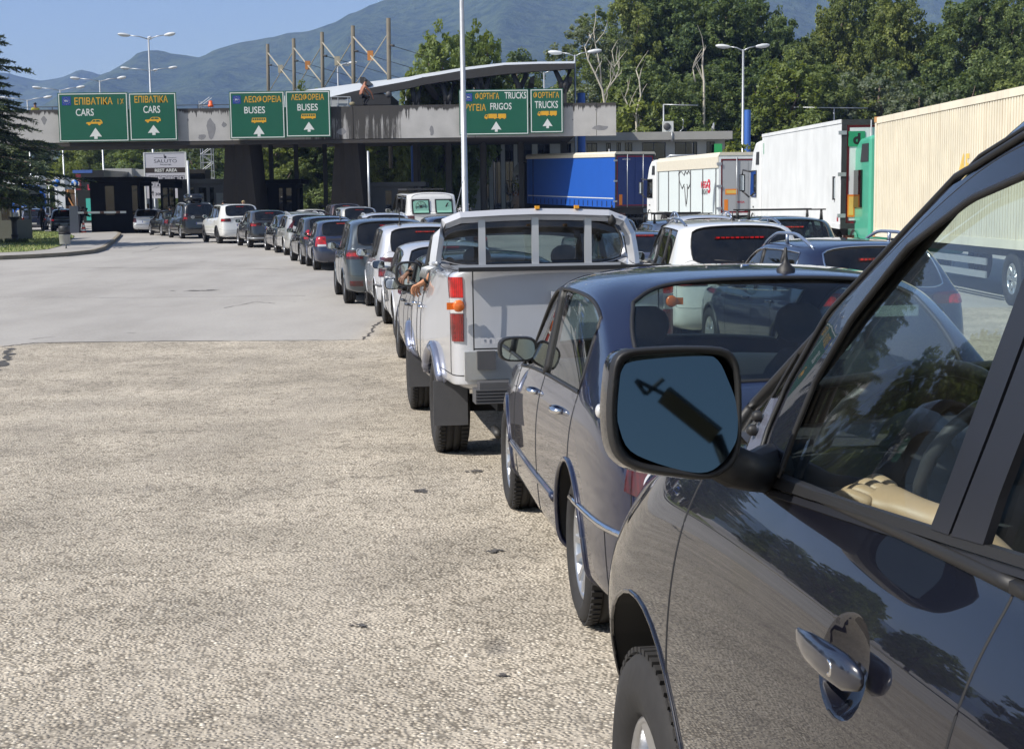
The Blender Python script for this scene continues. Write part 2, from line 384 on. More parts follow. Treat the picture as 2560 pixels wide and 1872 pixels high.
def lawn():
    out = [(-300, 640), (0, 631), (60, 629), (120, 623), (150, 615), (172, 603), (186, 592), (170, 583), (110, 578), (0, 570), (-200, 566)]
    P = [gpt(px, py, .155) for px, py in out]
    m = MB(); m.add([(p.x, p.y, gz(p.y)+.158) for p in P], [tuple(range(len(P)))]); tag(m.build('lawn', M_SOIL), 'grass covered ground of the island', None, None, 'structure')
    def inside(x, y):
        c = False; n = len(P)
        for i in range(n):
            a, b = P[i], P[i-1]
            if (a.y > y) != (b.y > y) and x < (b.x-a.x)*(y-a.y)/(b.y-a.y)+a.x: c = not c
        return c
    g_ = MB(); r2 = random.Random(3); x0 = min(p.x for p in P); x1 = max(p.x for p in P); y0 = min(p.y for p in P); y1 = max(p.y for p in P); n = 0
    while n < 16000:
        x, y = r2.uniform(max(x0, -33), x1), r2.uniform(y0, y1)
        if not inside(x, y): continue
        n += 1; a = r2.uniform(0, 6.28); h = r2.uniform(.03, .09)*(1+.7*max(0, mnoise.noise(Vector((x*.6, y*.3, 0))))); w = .02; dx, dy = math.cos(a)*w, math.sin(a)*w; z = gz(y)+.155
        lx, ly = r2.uniform(-.05, .05), r2.uniform(-.05, .05)
        g_.add([(x-dx, y-dy, z), (x+dx, y+dy, z), (x+lx, y+ly, z+h)], [(0, 1, 2)], r2.choice((0, 0, 1, 2)))
    o = g_.build('grass', [mat('grass_green', (.20, .26, .065), .7, var=.3), mat('grass_yellow', (.34, .33, .12), .7, var=.3), mat('grass_dark', (.11, .16, .05), .7, var=.3)])
    tag(o, 'patchy yellow green grass on the island at left', 'grass', None, 'stuff')
lawn()
# ---- mountains
def mountain_material():
    m, nt, bs, out = _nt('wooded_mountainside')
    t = tex(nt, 'noise', .0045, detail=8, rough=.65); t2 = tex(nt, 'noise', .035, detail=6, rough=.7)
    c = ramp(nt, t.outputs[0], [(.38, (.022, .042, .024)), (.52, (.045, .070, .034)), (.66, (.085, .105, .055))])
    c = mixc(nt, .6, c, ramp(nt, t2.outputs[0], [(.38, (.014, .028, .016)), (.62, (.10, .13, .06))]))
    nt.links.new(c, bs.inputs['Base Color']); bs.inputs['Roughness'].default_value = 1; bs.inputs['Specular IOR Level'].default_value = .05
    bump(nt, bs, t2.outputs[0], 1., 14.); return m
M_MOUNT = mountain_material()
def ridge(name, prof, D, depth, lab, seed):
    """prof: ridge line as photo pixels; the slope falls towards the viewer over 'depth' metres"""
    pts = [at(px, py, D) for px, py in prof]
    xs_ = []; n = 300; x0, x1 = pts[0].x, pts[-1].x; rows = []
    def zt(x):
        for a, b in zip(pts, pts[1:]):
            if a.x <= x <= b.x:
                t = (x-a.x)/(b.x-a.x); t = t*.6+.4*t*t*(3-2*t); return a.z+(b.z-a.z)*t
        return pts[-1].z
    K = 46
    for k in range(-8, K+1):
        row = []
        for i in range(n+1):
            x = x0+(x1-x0)*i/n; H = zt(x)
            if k < 0: s = -k/8; y = D+s*600; z = H*(1-s)
            else:
                s = k/K; y = D-s*depth
                z = H*(1-s)**1.25
            w = math.sin(math.pi*min(1, max(0, s)))
            gl = abs(mnoise.noise(Vector((x*.0032+seed, s*1.1, seed))))*.34*H*w
            z = z - gl + mnoise.fractal(Vector((x*.006, y*.006, seed)), 1., 2., 5)*26*min(1, s*3+.12)
            if k == 0: z += mnoise.noise(Vector((x*.03, seed, 0)))*3.5
            row.append((x, y, max(-5, z)))
        rows.append(row)
    mb = MB(); mb.grid(rows); o = mb.build(name, M_MOUNT); tag(o, lab, None, None, 'structure')
ridge('hills', [(-3200, 150), (-1500, 230), (-400, 205), (-60, 172), (20, 186), (60, 196), (100, 204), (150, 196), (200, 176), (225, 181), (252, 187), (300, 200), (700, 260)], 4200, 1700, 'lower wooded hill at the far left', 3.1)
ridge('mountain', [(60, 330), (180, 222), (262, 184), (320, 152), (350, 133), (375, 127), (405, 131), (450, 139), (500, 143), (540, 126), (600, 106), (680, 95), (730, 86), (790, 73), (830, 60), (880, 32), (930, 11), (1000, -12), (1150, -60), (1400, -130), (1900, -160), (2400, -90), (3200, -60), (5200, 100)], 3300, 1900, 'high wooded mountain ridge behind the crossing', 8.7)
# ================================================================== CARS
B_, DF, DR, SGF, SGR, SGQ, WS, RW, ROOF, RB, FB, HOOD, TG, WELL, UND = range(15)
DUMMY = [bpy.data.materials.new('cage_%02d' % i) for i in range(15)]
def ring(y, w, zbot, belt, top, roof=None, wt=None, wr=None, dy=(0,)*10, zmid=None, fl=1.):
    zm = zmid if zmid else belt*.62
    r = [(0, zbot), (w*.88, zbot), (w*.975, zbot+.11), (w*1.0*fl, zm), (w*.985*fl**.5, belt-.13), (w*.935, belt)]
    if roof is not None: roof += .022
    if roof is None:      # bonnet or boot lid
        r += [(w*.88, top-.035), (w*.78, top-.012), (w*.42, top+.012), (0, top+.018)]
    else:
        r += [(wt, roof-.105), (wr, roof-.045), (wr*.55, roof-.006), (0, roof)]
    return [(x, y+dy[k], z) for k, (x, z) in enumerate(r)]
def cage_to_mesh(rings, pid, crease, level=2):
    n = len(rings); vs = []; idx = {}
    for j, r in enumerate(rings):
        for k, p in enumerate(r):
            if k in (0, 9): idx[j, k, 0] = idx[j, k, 1] = len(vs); vs.append((0, p[1], p[2]))
            else:
                for s in (0, 1): idx[j, k, s] = len(vs); vs.append((p[0]*(1 if s else -1), p[1], p[2]))
    fs = []; ms = []
    for j in range(n-1):
        for k in range(9):
            for s in (0, 1):
                q = [idx[j, k, s], idx[j, k+1, s], idx[j+1, k+1, s], idx[j+1, k, s]]
                if s == 0: q.reverse()
                f = []
                for i in q:
                    if i not in f: f.append(i)
                fs.append(f); ms.append(pid(j, k, s))
    for j, flip in ((0, False), (n-1, True)):
        for k in range(9):
            q = [idx[j, k, 0], idx[j, k, 1], idx[j, k+1, 1], idx[j, k+1, 0]]; f = []
            for i in q:
                if i not in f: f.append(i)
            if flip: f.reverse()
            fs.append(f); ms.append(pid(-1 if j == 0 else n, k, 0))
    me = bpy.data.meshes.new('cage'); me.from_pydata(vs, [], fs)
    for d in DUMMY: me.materials.append(d)
    me.polygons.foreach_set('material_index', ms); me.update()
    b = bmesh.new(); b.from_mesh(me); cl = b.edges.layers.float.new('crease_edge'); b.verts.ensure_lookup_table()
    for (j, k, *_q), v in crease.items():
        for s in (0, 1):
            j2, k2 = (j+1, k) if not isinstance(v, tuple) else (j, k+1)
            if 1:
                v_ = v[0] if isinstance(v, tuple) else v
                if (j2, k2, s) in idx and (j, k, s) in idx:
                    e = b.edges.get((b.verts[idx[j, k, s]], b.verts[idx[j2, k2, s]]))
                    if e: e[cl] = v_
    bmesh.ops.recalc_face_normals(b, faces=b.faces); b.to_mesh(me); b.free()
    ob = bpy.data.objects.new('cage', me); COL.objects.link(ob)
    md = ob.modifiers.new('s', 'SUBSURF'); md.levels = level; md.render_levels = level
    bpy.context.view_layer.update()
    dg = bpy.context.evaluated_depsgraph_get(); out = bpy.data.meshes.new_from_object(ob.evaluated_get(dg))
    if not len(out.vertices): print('EMPTY CAGE')
    bpy.data.objects.remove(ob); bpy.data.meshes.remove(me); return out
def two_box(P):
    L, W, H, ro, wb = P['L'], P['W']/2, P['H'], P['ro'], P['wb']; T = -ro; N = L-ro; zb = P.get('zbot', .22)
    bl, blr, hz = P['belt'], P.get('beltr', P['belt']+.05), P['hood']; sl = P['slant']
    wr, wt = W*P.get('wr', .70), W*P.get('wt', .80); cy, ay, by, cyy = P['cowl'], P['atop'], P['bpil'], P['cpil']; rh = P.get('rdrop', .06)
    bum = P.get('bump', .07)
    dy0 = (.10, .02, -bum*.6, -bum, .03, .0, 0, 0, 0, 0)
    s = [ring(T+.02, W*.80, zb+.04, blr-.02, blr-.005, dy=dy0, zmid=P.get('bz', .55)),
         ring(T+.11, W*.945, zb+.02, blr, blr+.02, dy=(.0, 0, -bum*.5, -bum*.7, 0, 0, 0, 0, 0, 0), zmid=P.get('bz', .55)),
         ring(T+.16+sl, W*.985, zb, blr, 0, H-rh, wt*.965, wr*.96),
         ring(T+.30+sl+P.get('dpw', .12), W, zb, blr-.01, 0, H-rh*.5, wt, wr, zmid=.56),
         ring(cyy, W, zb, (bl+blr)/2, 0, H-.008, wt, wr),
         ring(by, W, zb, bl, 0, H, wt, wr),
         ring(ay, W*.995, zb, bl-.01, 0, H-.045, wt*.985, wr*.98),
         ring(cy, W*.98, zb, bl-.02, bl+.045),
         ring(cy+.35, W*.975, zb, hz-.02, hz+.03, zmid=.6),
         ring(N-.42, W*.93, zb, hz-.10, hz-.04, zmid=.58),
         ring(N-.13, W*.83, zb, hz-.20, hz-.12, zmid=.52),
         ring(N-.02, W*.60, zb+.05, hz-.28, hz-.2, zmid=.48)]
    for i, kk in ((2, 5), (3, 5)):
        s[i][5] = (s[i][5][0], s[i][5][1], blr)
    # side window bottom at D pillar
    def pid(j, k, sd):
        if j == -1: return RB if k < 3 else TG
        if j >= 11: return FB
        if k == 0: return UND
        if j == 0: return RB if k < 3 else TG
        if j == 1:
            if k < 3: return RB
            if k >= 7: return RW
            return B_
        if j in (2, 3, 4, 5, 6):
            if k >= 7: return WS if j == 6 else ROOF
            if k == 6: return B_
            if k == 5: return {2: B_, 3: SGQ, 4: SGR, 5: SGF, 6: SGF}[j]
            if k in (1, 2, 3, 4) and j == 4: return DR
            if k in (1, 2, 3, 4) and j in (5, 6): return DF
            return B_
        if j in (7, 8):
            return HOOD if k >= 6 else B_
        if j == 9: return HOOD if k >= 7 else (FB if k < 4 else B_)
        return FB
    cr = {}
    for j in range(1, 11):
        cr[j, 5] = .55; cr[j, 2] = .45
    for j in range(2, 7): cr[j, 6] = .75; cr[j, 7] = .25
    for j in range(7, 10): cr[j, 6] = .3
    for j in (1,): cr[j, 7] = .6; cr[j, 6] = .35
    for k in (7, 8): cr[2, k, 't'] = (P.get('tc', .5),); cr[1, k, 't'] = (.5,)
    return s, pid, cr
def three_box(P):
    L, W, H, ro, wb = P['L'], P['W']/2, P['H'], P['ro'], P['wb']; T = -ro; N = L-ro; zb = P.get('zbot', .2)
    bl, tz, hz = P['belt'], P['boot'], P['hood']; wr, wt = W*P.get('wr', .68), W*P.get('wt', .78)
    cy, ay, by, ty, ry = P['cowl'], P['atop'], P['bpil'], P['rbase'], P['rtop']; bum = P.get('bump', .06)
    dy0 = (.12, .02, -bum*.5, -bum, .03, .01, 0, 0, 0, 0)
    s = [ring(T+.02, W*.76, zb+.05, tz-.09, tz-.03, dy=dy0, zmid=.55),
         ring(T+.14, W*.92, zb+.02, tz-.06, tz-.01, dy=(0, 0, -bum*.5, -bum*.6, 0, 0, 0, 0, 0, 0), zmid=.56),
         ring((T+.14+ty)/2, W*.975, zb, tz-.05, tz+.01, zmid=.57),
         ring(ty, W*.995, zb, bl+.02, tz+.055, zmid=.56),
         ring(ry, W, zb, bl+.01, 0, H-.055, wt*.97, wr*.95),
         ring(ry+.32, W, zb, bl+.005, 0, H-.015, wt, wr, zmid=.56),
         ring(by, W, zb, bl, 0, H, wt, wr),
         ring(ay, W*.995, zb, bl-.01, 0, H-.05, wt*.98, wr*.97),
         ring(cy, W*.98, zb, bl-.03, bl+.03),
         ring(cy+.35, W*.975, zb, hz-.02, hz+.04, zmid=.58),
         ring(N-.40, W*.92, zb, hz-.10, hz-.04, zmid=.55),
         ring(N-.13, W*.80, zb, hz-.2, hz-.13, zmid=.5),
         ring(N-.02, W*.58, zb+.05, hz-.3, hz-.22, zmid=.45)]
    def pid(j, k, sd):
        if j == -1: return RB if k < 3 else TG
        if j >= 12: return FB
        if k == 0: return UND
        if j in (0, 1, 2):
            if k < 3: return RB if j < 2 else B_
            if j == 0: return TG
            return TG if k >= 6 else B_
        if j == 3: return RW if k >= 7 else (SGQ if (k == 5 and P.get('quarter')) else B_)
        if j in (4, 5, 6, 7):
            if k >= 7: return WS if j == 7 else ROOF
            if k == 6: return B_
            if k == 5: return {4: SGR, 5: SGR, 6: SGF, 7: SGF}[j]
            if j == 5 or (j == 4 and P.get('longdoor')): return DR
            if j in (6, 7): return DF
            return B_
        if j in (8, 9): return HOOD if k >= 6 else B_
        if j == 10: return HOOD if k >= 7 else (FB if k < 4 else B_)
        return FB
    cr = {}
    for j in range(1, 12): cr[j, 5] = .45; cr[j, 2] = .4
    for j in range(4, 8): cr[j, 6] = .7
    cr[3, 6] = .5; cr[3, 7] = .5
    for j in range(1, 3): cr[j, 6] = .5
    for k in (7, 8): cr[4, k, 't'] = (P.get('tc', .35),); cr[3, k, 't'] = (.5,)
    return s, pid, cr
WHEELS = {}
def wheel_meshes(Rr, w, rr, style, dark=False):
    key = (round(Rr, 3), round(w, 3), round(rr, 3), style, dark)
    if key in WHEELS: return WHEELS[key]
    t = MB(); h = w/2
    t.lathe([(rr*.96, -h*.72), (rr+.008, -h*.92), (rr+(Rr-rr)*.45, -h*1.04), (Rr-.022, -h*.93), (Rr-.006, -h*.78), (Rr-.001, -h*.50), (Rr-.012, -h*.47), (Rr-.012, -h*.42), (Rr, -h*.39), (Rr, -h*.05), (Rr-.012, -h*.03), (Rr-.012, h*.03), (Rr, h*.05), (Rr, h*.39), (Rr-.012, h*.42), (Rr-.012, h*.47), (Rr-.001, h*.50), (Rr-.006, h*.78), (Rr-.022, h*.93), (rr+(Rr-rr)*.45, h*1.04), (rr+.008, h*.92), (rr*.96, h*.72)], 48, axis='x')
    nb = 60
    for i in range(nb):          # shoulder blocks
        a = 2*math.pi*i/nb
        for sg in (-1, 1):
            c = Vector((sg*h*.68, math.cos(a)*(Rr-.001), math.sin(a)*(Rr-.001))); rot = Matrix.Rotation(a-math.pi/2, 3, 'X')
            t.box(c, (h*.38, 2*math.pi*Rr/nb*.62, .012), 0, rot)
    r_ = MB()
    r_.lathe([(rr*.99, -h*.80), (rr*.94, -h*.83), (rr*.90, -h*.70), (rr*.88, -h*.2), (rr*.86, h*.5)], 40, axis='x')
    r_.lathe([(rr*.86, -h*.05), (.0, -h*.05)], 24, 1, axis='x')        # brake shadow disc
    r_.lathe([(rr*.52, -h*.10), (rr*.5, -h*.16), (.06, -h*.16)], 24, 2, axis='x')
    r_.lathe([(.002, -h*.76), (.03, -h*.76), (.045, -h*.70), (.075, -h*.66), (.08, -h*.30)], 20, 0, axis='x')
    ns = {'five': 5, 'ten': 10, 'seven': 7, 'multi': 14, 'cap': 9, 'truck': 8}[style]; wd = {'five': .085, 'ten': .034, 'seven': .055, 'multi': .026, 'cap': .07, 'truck': .06}[style]
    for i in range(ns):
        for off in ((-.055, .055) if style == 'five' else (0,)):
            a = 2*math.pi*i/ns+off*2.2; d = Vector((0, math.cos(a), math.sin(a))); s = Vector((0, -math.sin(a), math.cos(a))); ww = wd*(.55 if style == 'five' else 1)
            vs = []
            for rad, x, k in ((.05, -h*.70, 1.0), (rr*.55, -h*.66, .8), (rr*.93, -h*.78, 1.25)):
                for sg in (-1, 1): vs += [Vector((x, 0, 0))+d*rad+s*sg*ww/2*k, Vector((x+.03, 0, 0))+d*rad+s*sg*ww/2*k*1.4]
            r_.add(vs, [(0, 2, 6, 4), (4, 6, 10, 8), (0, 4, 5, 1), (4, 8, 9, 5), (2, 3, 7, 6), (6, 7, 11, 10)], 0)
    tm = t.mesh('wheel', [M_TYRE]); rm = r_.mesh('rim', [M_ALLOYD if dark else M_ALLOY, M_BLACK, M_STEEL])
    WHEELS[key] = (tm, rm); return WHEELS[key]
def loop_tubes(mb, me_v, edges, r, n=5, mi=0, off=0., nrm=None, flat=1.):
    adj = {}
    for a, b in edges: adj.setdefault(a, []).append(b); adj.setdefault(b, []).append(a)
    left = {frozenset(e) for e in edges}
    def walk(st):
        path = [st]; cur = st
        while True:
            nx = [x for x in adj[cur] if frozenset((cur, x)) in left]
            if not nx: break
            left.discard(frozenset((cur, nx[0]))); cur = nx[0]; path.append(cur)
        return path
    starts = [v for v in adj if len(adj[v]) != 2]+list(adj)
    for st in starts:
        while any(frozenset((st, x)) in left for x in adj[st]):
            p = walk(st)
            if len(p) > 1: mb.tube([me_v[i]+(nrm[i]*off if nrm else Vector()) for i in p], r, n, mi, True, flat)
def part_name(pid): return {B_: 'body', DF: 'front_door', DR: 'rear_door', SGF: 'front_side_window', SGR: 'rear_side_window', SGQ: 'quarter_window', WS: 'windscreen', RW: 'rear_window', ROOF: 'roof', RB: 'rear_bumper', FB: 'front_bumper', HOOD: 'bonnet', TG: 'tailgate', UND: 'underbody'}[pid]
class Car: pass
def make_car(P, lab, group=None, name='car', cat='car'):
    """builds a whole car around the origin (rear axle centre, ground level, facing +Y); returns an info object"""
    rings, pid, cr = (three_box if P.get('three') else two_box)(P)
    if P.get('tweak'): P['tweak'](rings)
    me0 = cage_to_mesh(rings, pid, cr, P.get('level', 2))
    if P.get('warp'):
        for v in me0.vertices: v.co = P['warp'](v.co)
        me0.update()
    v0 = [v.co.copy() for v in me0.vertices]; n0 = [v.normal.copy() for v in me0.vertices]; p0 = [tuple(p.vertices) for p in me0.polygons]
    bvh0 = BVHTree.FromPolygons(v0, p0)
    W2, Rr, wb = P['W']/2, P['R'], P['wb']; ww = P.get('ww', .22); ar = P.get('arch', Rr+.055)
    ob = bpy.data.objects.new('tmp', me0); COL.objects.link(ob)
    cut = MB()
    for y in (0, wb):
        for sx in (-1, 1):
            prof = [(ar*math.cos(t*math.pi/20), ar*math.sin(t*math.pi/20)*P.get('archz', 1.)) for t in range(40)]
            x0, x1 = sx*(W2-ww-.12), sx*(W2+.2); vs = [(x0, y+a, Rr+b) for a, b in prof]+[(x1, y+a, Rr+b) for a, b in prof]
            cut.add(vs, [tuple(range(40)), tuple(range(79, 39, -1))]+[(i, i+40, (i+1) % 40+40, (i+1) % 40) for i in range(40)], WELL)
    for a, b in P.get('cavities', []): cut.span(a, b, WELL)
    for (x, y, z, rx, ry, rz, m_) in P.get('scoops', []):
        nn_ = 24; prof = []
        rows = [[(x+rx*math.cos(t), y+ry*math.sin(t)*math.cos(a), z+rz*math.sin(t)*math.sin(a)) for a in [2*math.pi*k/nn_ for k in range(nn_)]] for t in [math.pi*(i+.5)/12 for i in range(12)]]
        vs = [q for r in rows for q in r]; fs = [(i*nn_+j, i*nn_+(j+1) % nn_, (i+1)*nn_+(j+1) % nn_, (i+1)*nn_+j) for i in range(11) for j in range(nn_)]
        cut.add(vs, fs+[tuple(range(nn_-1, -1, -1)), tuple(range(11*nn_, 12*nn_))], m_)
    cme = cut.mesh('cut', DUMMY); b = bmesh.new(); b.from_mesh(cme); bmesh.ops.recalc_face_normals(b, faces=b.faces); b.to_mesh(cme); b.free()
    co = bpy.data.objects.new('cut', cme); COL.objects.link(co)
    md = ob.modifiers.new('b', 'BOOLEAN'); md.operation = 'DIFFERENCE'; md.object = co; md.solver = 'EXACT'
    bpy.context.view_layer.update()
    me1 = bpy.data.meshes.new_from_object(ob.evaluated_get(bpy.context.evaluated_depsgraph_get()))
    bpy.data.objects.remove(ob); bpy.data.objects.remove(co); bpy.data.meshes.remove(cme)
    V = [v.co.copy() for v in me1.vertices]
    NR = []
    for v in me1.vertices:
        loc, nn, fi, dist = bvh0.find_nearest(v.co)
        if dist is not None and dist < .004:
            acc = Vector(); 
            for i in p0[fi]: acc += n0[i]/(max(1e-4, (v0[i]-v.co).length)**2)
            NR.append(acc.normalized())
        else: NR.append(v.normal.copy())
    polys = {}
    emap = {}
    for p in me1.polygons:
        m = p.material_index; c = p.center
        key = m
        if m in (DF, DR, SGF, SGR, SGQ): key = (m, 0 if c.x < 0 else 1)
        polys.setdefault(key, []).append(tuple(p.vertices))
        for e in p.edge_keys: emap.setdefault(e, []).append(key)
    root = empty(name, (0, 0, 0), 0, lab, cat, group)
    mp = P['paint']; gl = P.get('glass', G_DARK); glf = P.get('glassf', gl); bmp = P.get('bumpmat', mp)
    mats = {B_: mp, DF: mp, DR: mp, ROOF: P.get('roofmat', mp), HOOD: mp, TG: mp, RB: bmp, FB: bmp, SGF: glf, SGR: gl, SGQ: gl, RW: P.get('glassr', gl), WS: glf, UND: M_BLACK}
    info = Car(); info.root = root; info.P = P; info.bvh = bvh0
    body_polys = polys.get(B_, [])+[]
    def emit(name_, plist, m, parent=root, inset=0., extra=None, tubes=()):
        use = {}; vs = []; fs = []; nn = []
        mi = []
        for src, idx_ in ((plist, 0),)+(((extra, 1),) if extra else ()):
            for q in src:
                f = []
                for i in q:
                    k = (i, idx_)
                    if k not in use: use[k] = len(vs); vs.append(V[i]-NR[i]*inset); nn.append(NR[i] if idx_ == 0 else Vector((0, 0, 0)))
                    f.append(use[k])
                fs.append(f); mi.append(idx_)
        sm = [k == 0 for k in mi]
        for tb, ti in tubes:
            o0 = len(vs); vs += tb.v; nn += [Vector((0, 0, 0))]*len(tb.v); fs += [[i+o0 for i in reversed(f)] for f in tb.f]; mi += [ti]*len(tb.f); sm += [len(f) == 4 for f in tb.f]
        me = bpy.data.meshes.new(name_); me.from_pydata(vs, [], fs)
        for mm in (m if isinstance(m, list) else [m]): me.materials.append(mm)
        me.polygons.foreach_set('material_index', mi); me.polygons.foreach_set('use_smooth', sm); me.update()
        try: me.normals_split_custom_set_from_vertices([tuple(x) for x in nn])
        except Exception: pass
        o = bpy.data.objects.new(name_, me); COL.objects.link(o); o.parent = parent; return o
    info.parts = {}
    def km(k): return k[0] if isinstance(k, tuple) else k
    GL = (SGF, SGR, SGQ, WS, RW); gap, lip = [], []; seal = {}; pil = {}
    for e, ks in emap.items():
        if len(ks) != 2 or ks[0] == ks[1]: continue
        a, b2 = km(ks[0]), km(ks[1])
        if WELL in (a, b2): lip.append(e)
        elif a in GL and b2 in GL: pil.setdefault(ks[0], []).append(e)
        elif a in GL or b2 in GL: seal.setdefault(ks[0] if a in GL else ks[1], []).append(e)
        elif a != b2 and UND not in (a, b2) and not (ROOF in (a, b2)): gap.append(e)
    for key, pl in polys.items():
        m = km(key)
        if m == WELL or m == B_: continue
        tb = MB()
        if key in seal: loop_tubes(tb, V, seal[key], P.get('sealr', .010), 5, 0, -.001, NR)
        t2 = MB()
        if key in pil: loop_tubes(t2, V, pil[key], P.get('pilr', .028), 5, 0, -.012, NR)
        info.parts[key] = emit(part_name(m), pl, [mats[m], P.get('sealmat', M_RUB), M_RUB] if m in GL else mats[m], root, .006 if m in GL else 0., None, ((tb, 1), (t2, 2)) if m in GL else ())
    mbg = MB(); loop_tubes(mbg, V, gap, P.get('gapr', .0035), 4, 0, -.001, NR)
    mbl = MB(); loop_tubes(mbl, V, [e for e in lip if V[e[0]].z > P.get('zbot', .2)+.03 and abs(V[e[0]].x) > W2*.86], P.get('lipr', .012), 6, 0, 0, NR)
    info.parts[B_] = emit('body', body_polys, [mp, M_BLACK, P.get('lipmat', mp)], root, 0., polys.get(WELL, []), ((mbg, 1), (mbl, 2)))
    # wheels
    tm, rm = wheel_meshes(P.get('tyre', Rr), ww, P.get('rim', Rr*.66), P.get('wstyle', 'ten'), P.get('wdark', False))
    for y in (0, wb):
        for sx in (-1, 1):
            w = bpy.data.objects.new('wheel', tm); COL.objects.link(w); w.parent = root; w.location = (sx*(W2-ww/2-P.get('wins', .03)), y, P.get('tyre', Rr))
            if sx > 0: w.rotation_euler = (0, 0, math.pi)
            if sx < 0 and y > 0 and P.get('steer'): w.rotation_euler = (0, 0, P['steer'])
            r_ = bpy.data.objects.new('rim', rm); COL.objects.link(r_); r_.parent = w
    # lamps
    T = -P['ro']
    def patch(sx, quad, offs=.006, nu=8, nv=8, rnd_=.0, yc=None, xc=None):
        """quad: 4 corners (phi deg from straight back towards the side, z); projected on the body"""
        xc_ = (W2-.42 if xc is None else xc)*sx; yc_ = T+.45 if yc is None else yc; rows = []
        (a0, z0), (a1, z1), (a2, z2), (a3, z3) = quad
        for i in range(nu+1):
            row = []
            for j in range(nv+1):
                u, v = i/nu, j/nv
                if rnd_:
                    uu, vv = u*2-1, v*2-1; k = rnd_*.5
                    uu2 = uu*math.sqrt(max(0, 1-k*vv*vv)); vv2 = vv*math.sqrt(max(0, 1-k*uu*uu)); u, v = uu2/2+.5, vv2/2+.5
                ph = R((a0*(1-u)+a1*u)*(1-v)+(a3*(1-u)+a2*u)*v); z = (z0*(1-u)+z1*u)*(1-v)+(z3*(1-u)+z2*u)*v
                d = Vector((math.sin(ph)*sx, -math.cos(ph), 0)); o = Vector((xc_, yc_, z))
                hit = bvh0.ray_cast(o, d)
                row.append((hit[0] if hit[0] is not None else o+d*.4, d))
            rows.append(row)
        mb = MB(); edge = i
        top = [[h+d*(offs+.004) for h, d in r] for r in rows]; mb.grid(top)
        n_, m_ = len(rows), len(rows[0]); per = [(i, 0) for i in range(n_)]+[(n_-1, j) for j in range(1, m_)]+[(i, m_-1) for i in range(n_-2, -1, -1)]+[(0, j) for j in range(m_-2, 0, -1)]
        a = [rows[i][j][0]+rows[i][j][1]*(offs+.004) for i, j in per]; b3 = [rows[i][j][0]-rows[i][j][1]*.01 for i, j in per]; k = len(per)
        mb.add(a+b3, [(i, (i+1) % k, (i+1) % k+k, i+k) for i in range(k)]); return mb
    info.patch = patch
    for sx in (-1, 1):
        main = None
        for i, (quad, m, rr_, *org) in enumerate(P['lamps']):
            o = patch(sx, quad, .006+.003*i, rnd_=rr_, **(dict(xc=org[0][0], yc=T+org[0][1]) if org else {})).build('tail_light' if i == 0 else 'lamp_segment', m, root if main is None else main)
            if main is None: main = o
    bz = P.get('plate_z', .75)
    if P.get('plate', True):
        hit = bvh0.ray_cast(Vector((0, T-1, bz)), Vector((0, 1, 0)))
        y = (hit[0].y if hit[0] is not None else T)-.012; mb = MB(); mb.box((0, y, bz), (.52, .012, .112)); pl = mb.build('number_plate', M_PLATE, root)
        m2 = MB(); m2.box((-.238, y-.0075, bz), (.04, .003, .105)); m2.build('country_band', M_BLUEPL, pl)
    if P.get('high', True):
        y = None; z = P.get('high_z', P['H']-.13)
        hit = bvh0.ray_cast(Vector((0, T-1, z)), Vector((0, 1, 0)))
        if hit[0] is not None:
            mb = MB(); hw = P.get('high_w', .17); n = 10
            mb.box((0, hit[0].y-.004, z), (hw*2+.02, .02, .03), 1)
            for i in range(n):
                mb.box((-hw+hw*2*(i+.5)/n, hit[0].y-.008, z), (hw*2/n*.72, .022, .02))
            mb.build('high_brake_light', [M_REDLIT if P.get('lit', True) else M_RED, M_RED], root)
    if P.get('wiper'):
        zb2 = P['wiper']; hit = bvh0.ray_cast(Vector((.0, T-1, zb2)), Vector((0, 1, 0)))
        if hit[0] is not None:
            mb = MB(); y = hit[0].y-.02; mb.tube([(.02, y+.02, zb2), (0, y-.01, zb2)], .02, 8); mb.tube([(0, y-.01, zb2), (-.38, y-.0, zb2+.03)], .009, 6); mb.build('rear_wiper', M_RUB, root)
    # door mirrors
    my, mz = P.get('mir', (P['cowl']-.42, P['belt']+.085)); mw, mh = P.get('mirs', (.20, .15))
    for sx in ((-1, 1) if not P.get('nomir') else ()):
        hit = bvh0.ray_cast(Vector((sx*3, my+.05, P['belt']+.01)), Vector((-sx, 0, 0))); xb = abs(hit[0].x) if hit[0] is not None else W2*.9
        xc = xb+P.get('mgap', .055)+mw/2; mb = MB(); rows = []
        for t, sc in ((0., .3), (.02, .75), (.07, 1.), (.11, .98), (.125, .93)):
            row = []
            for i in range(20):
                a = 2*math.pi*i/20; c, s_ = math.cos(a), math.sin(a); e = .62
                row.append((sx*(xc+mw/2*sc*math.copysign(abs(c)**e, c)), my+.125-t, mz+mh/2*sc*math.copysign(abs(s_)**e, s_)))
            rows.append(row+[row[0]])
        mb.grid(rows); mb.tube([(sx*(xb-.02), my+.05, P['belt']+.02), (sx*(xc-mw*.3), my+.06, mz-mh*.3)], [.035, .028], 8)
        h = mb.build('door_mirror', P.get('mirmat', mp), root)
        m2 = MB(); rim = [Vector((sx*(xc+mw/2*.93*math.copysign(abs(math.cos(a))**.62, math.cos(a))), my-.001, mz+mh/2*.93*math.copysign(abs(math.sin(a))**.62, math.sin(a)))) for a in [2*math.pi*i/20 for i in range(20)]]
        m2.add(rim, [tuple(range(20))], 0); m2.build('mirror_frame', M_RUB, h)
        m3 = MB(); c = Vector((sx*xc, my-.004, mz)); rim2 = [c+(p-c)*.88 for p in rim]; m3.add([Vector((p.x, my-.004, p.z)) for p in rim2], [tuple(range(20))]); m3.build('mirror_glass', M_MIRR, h)
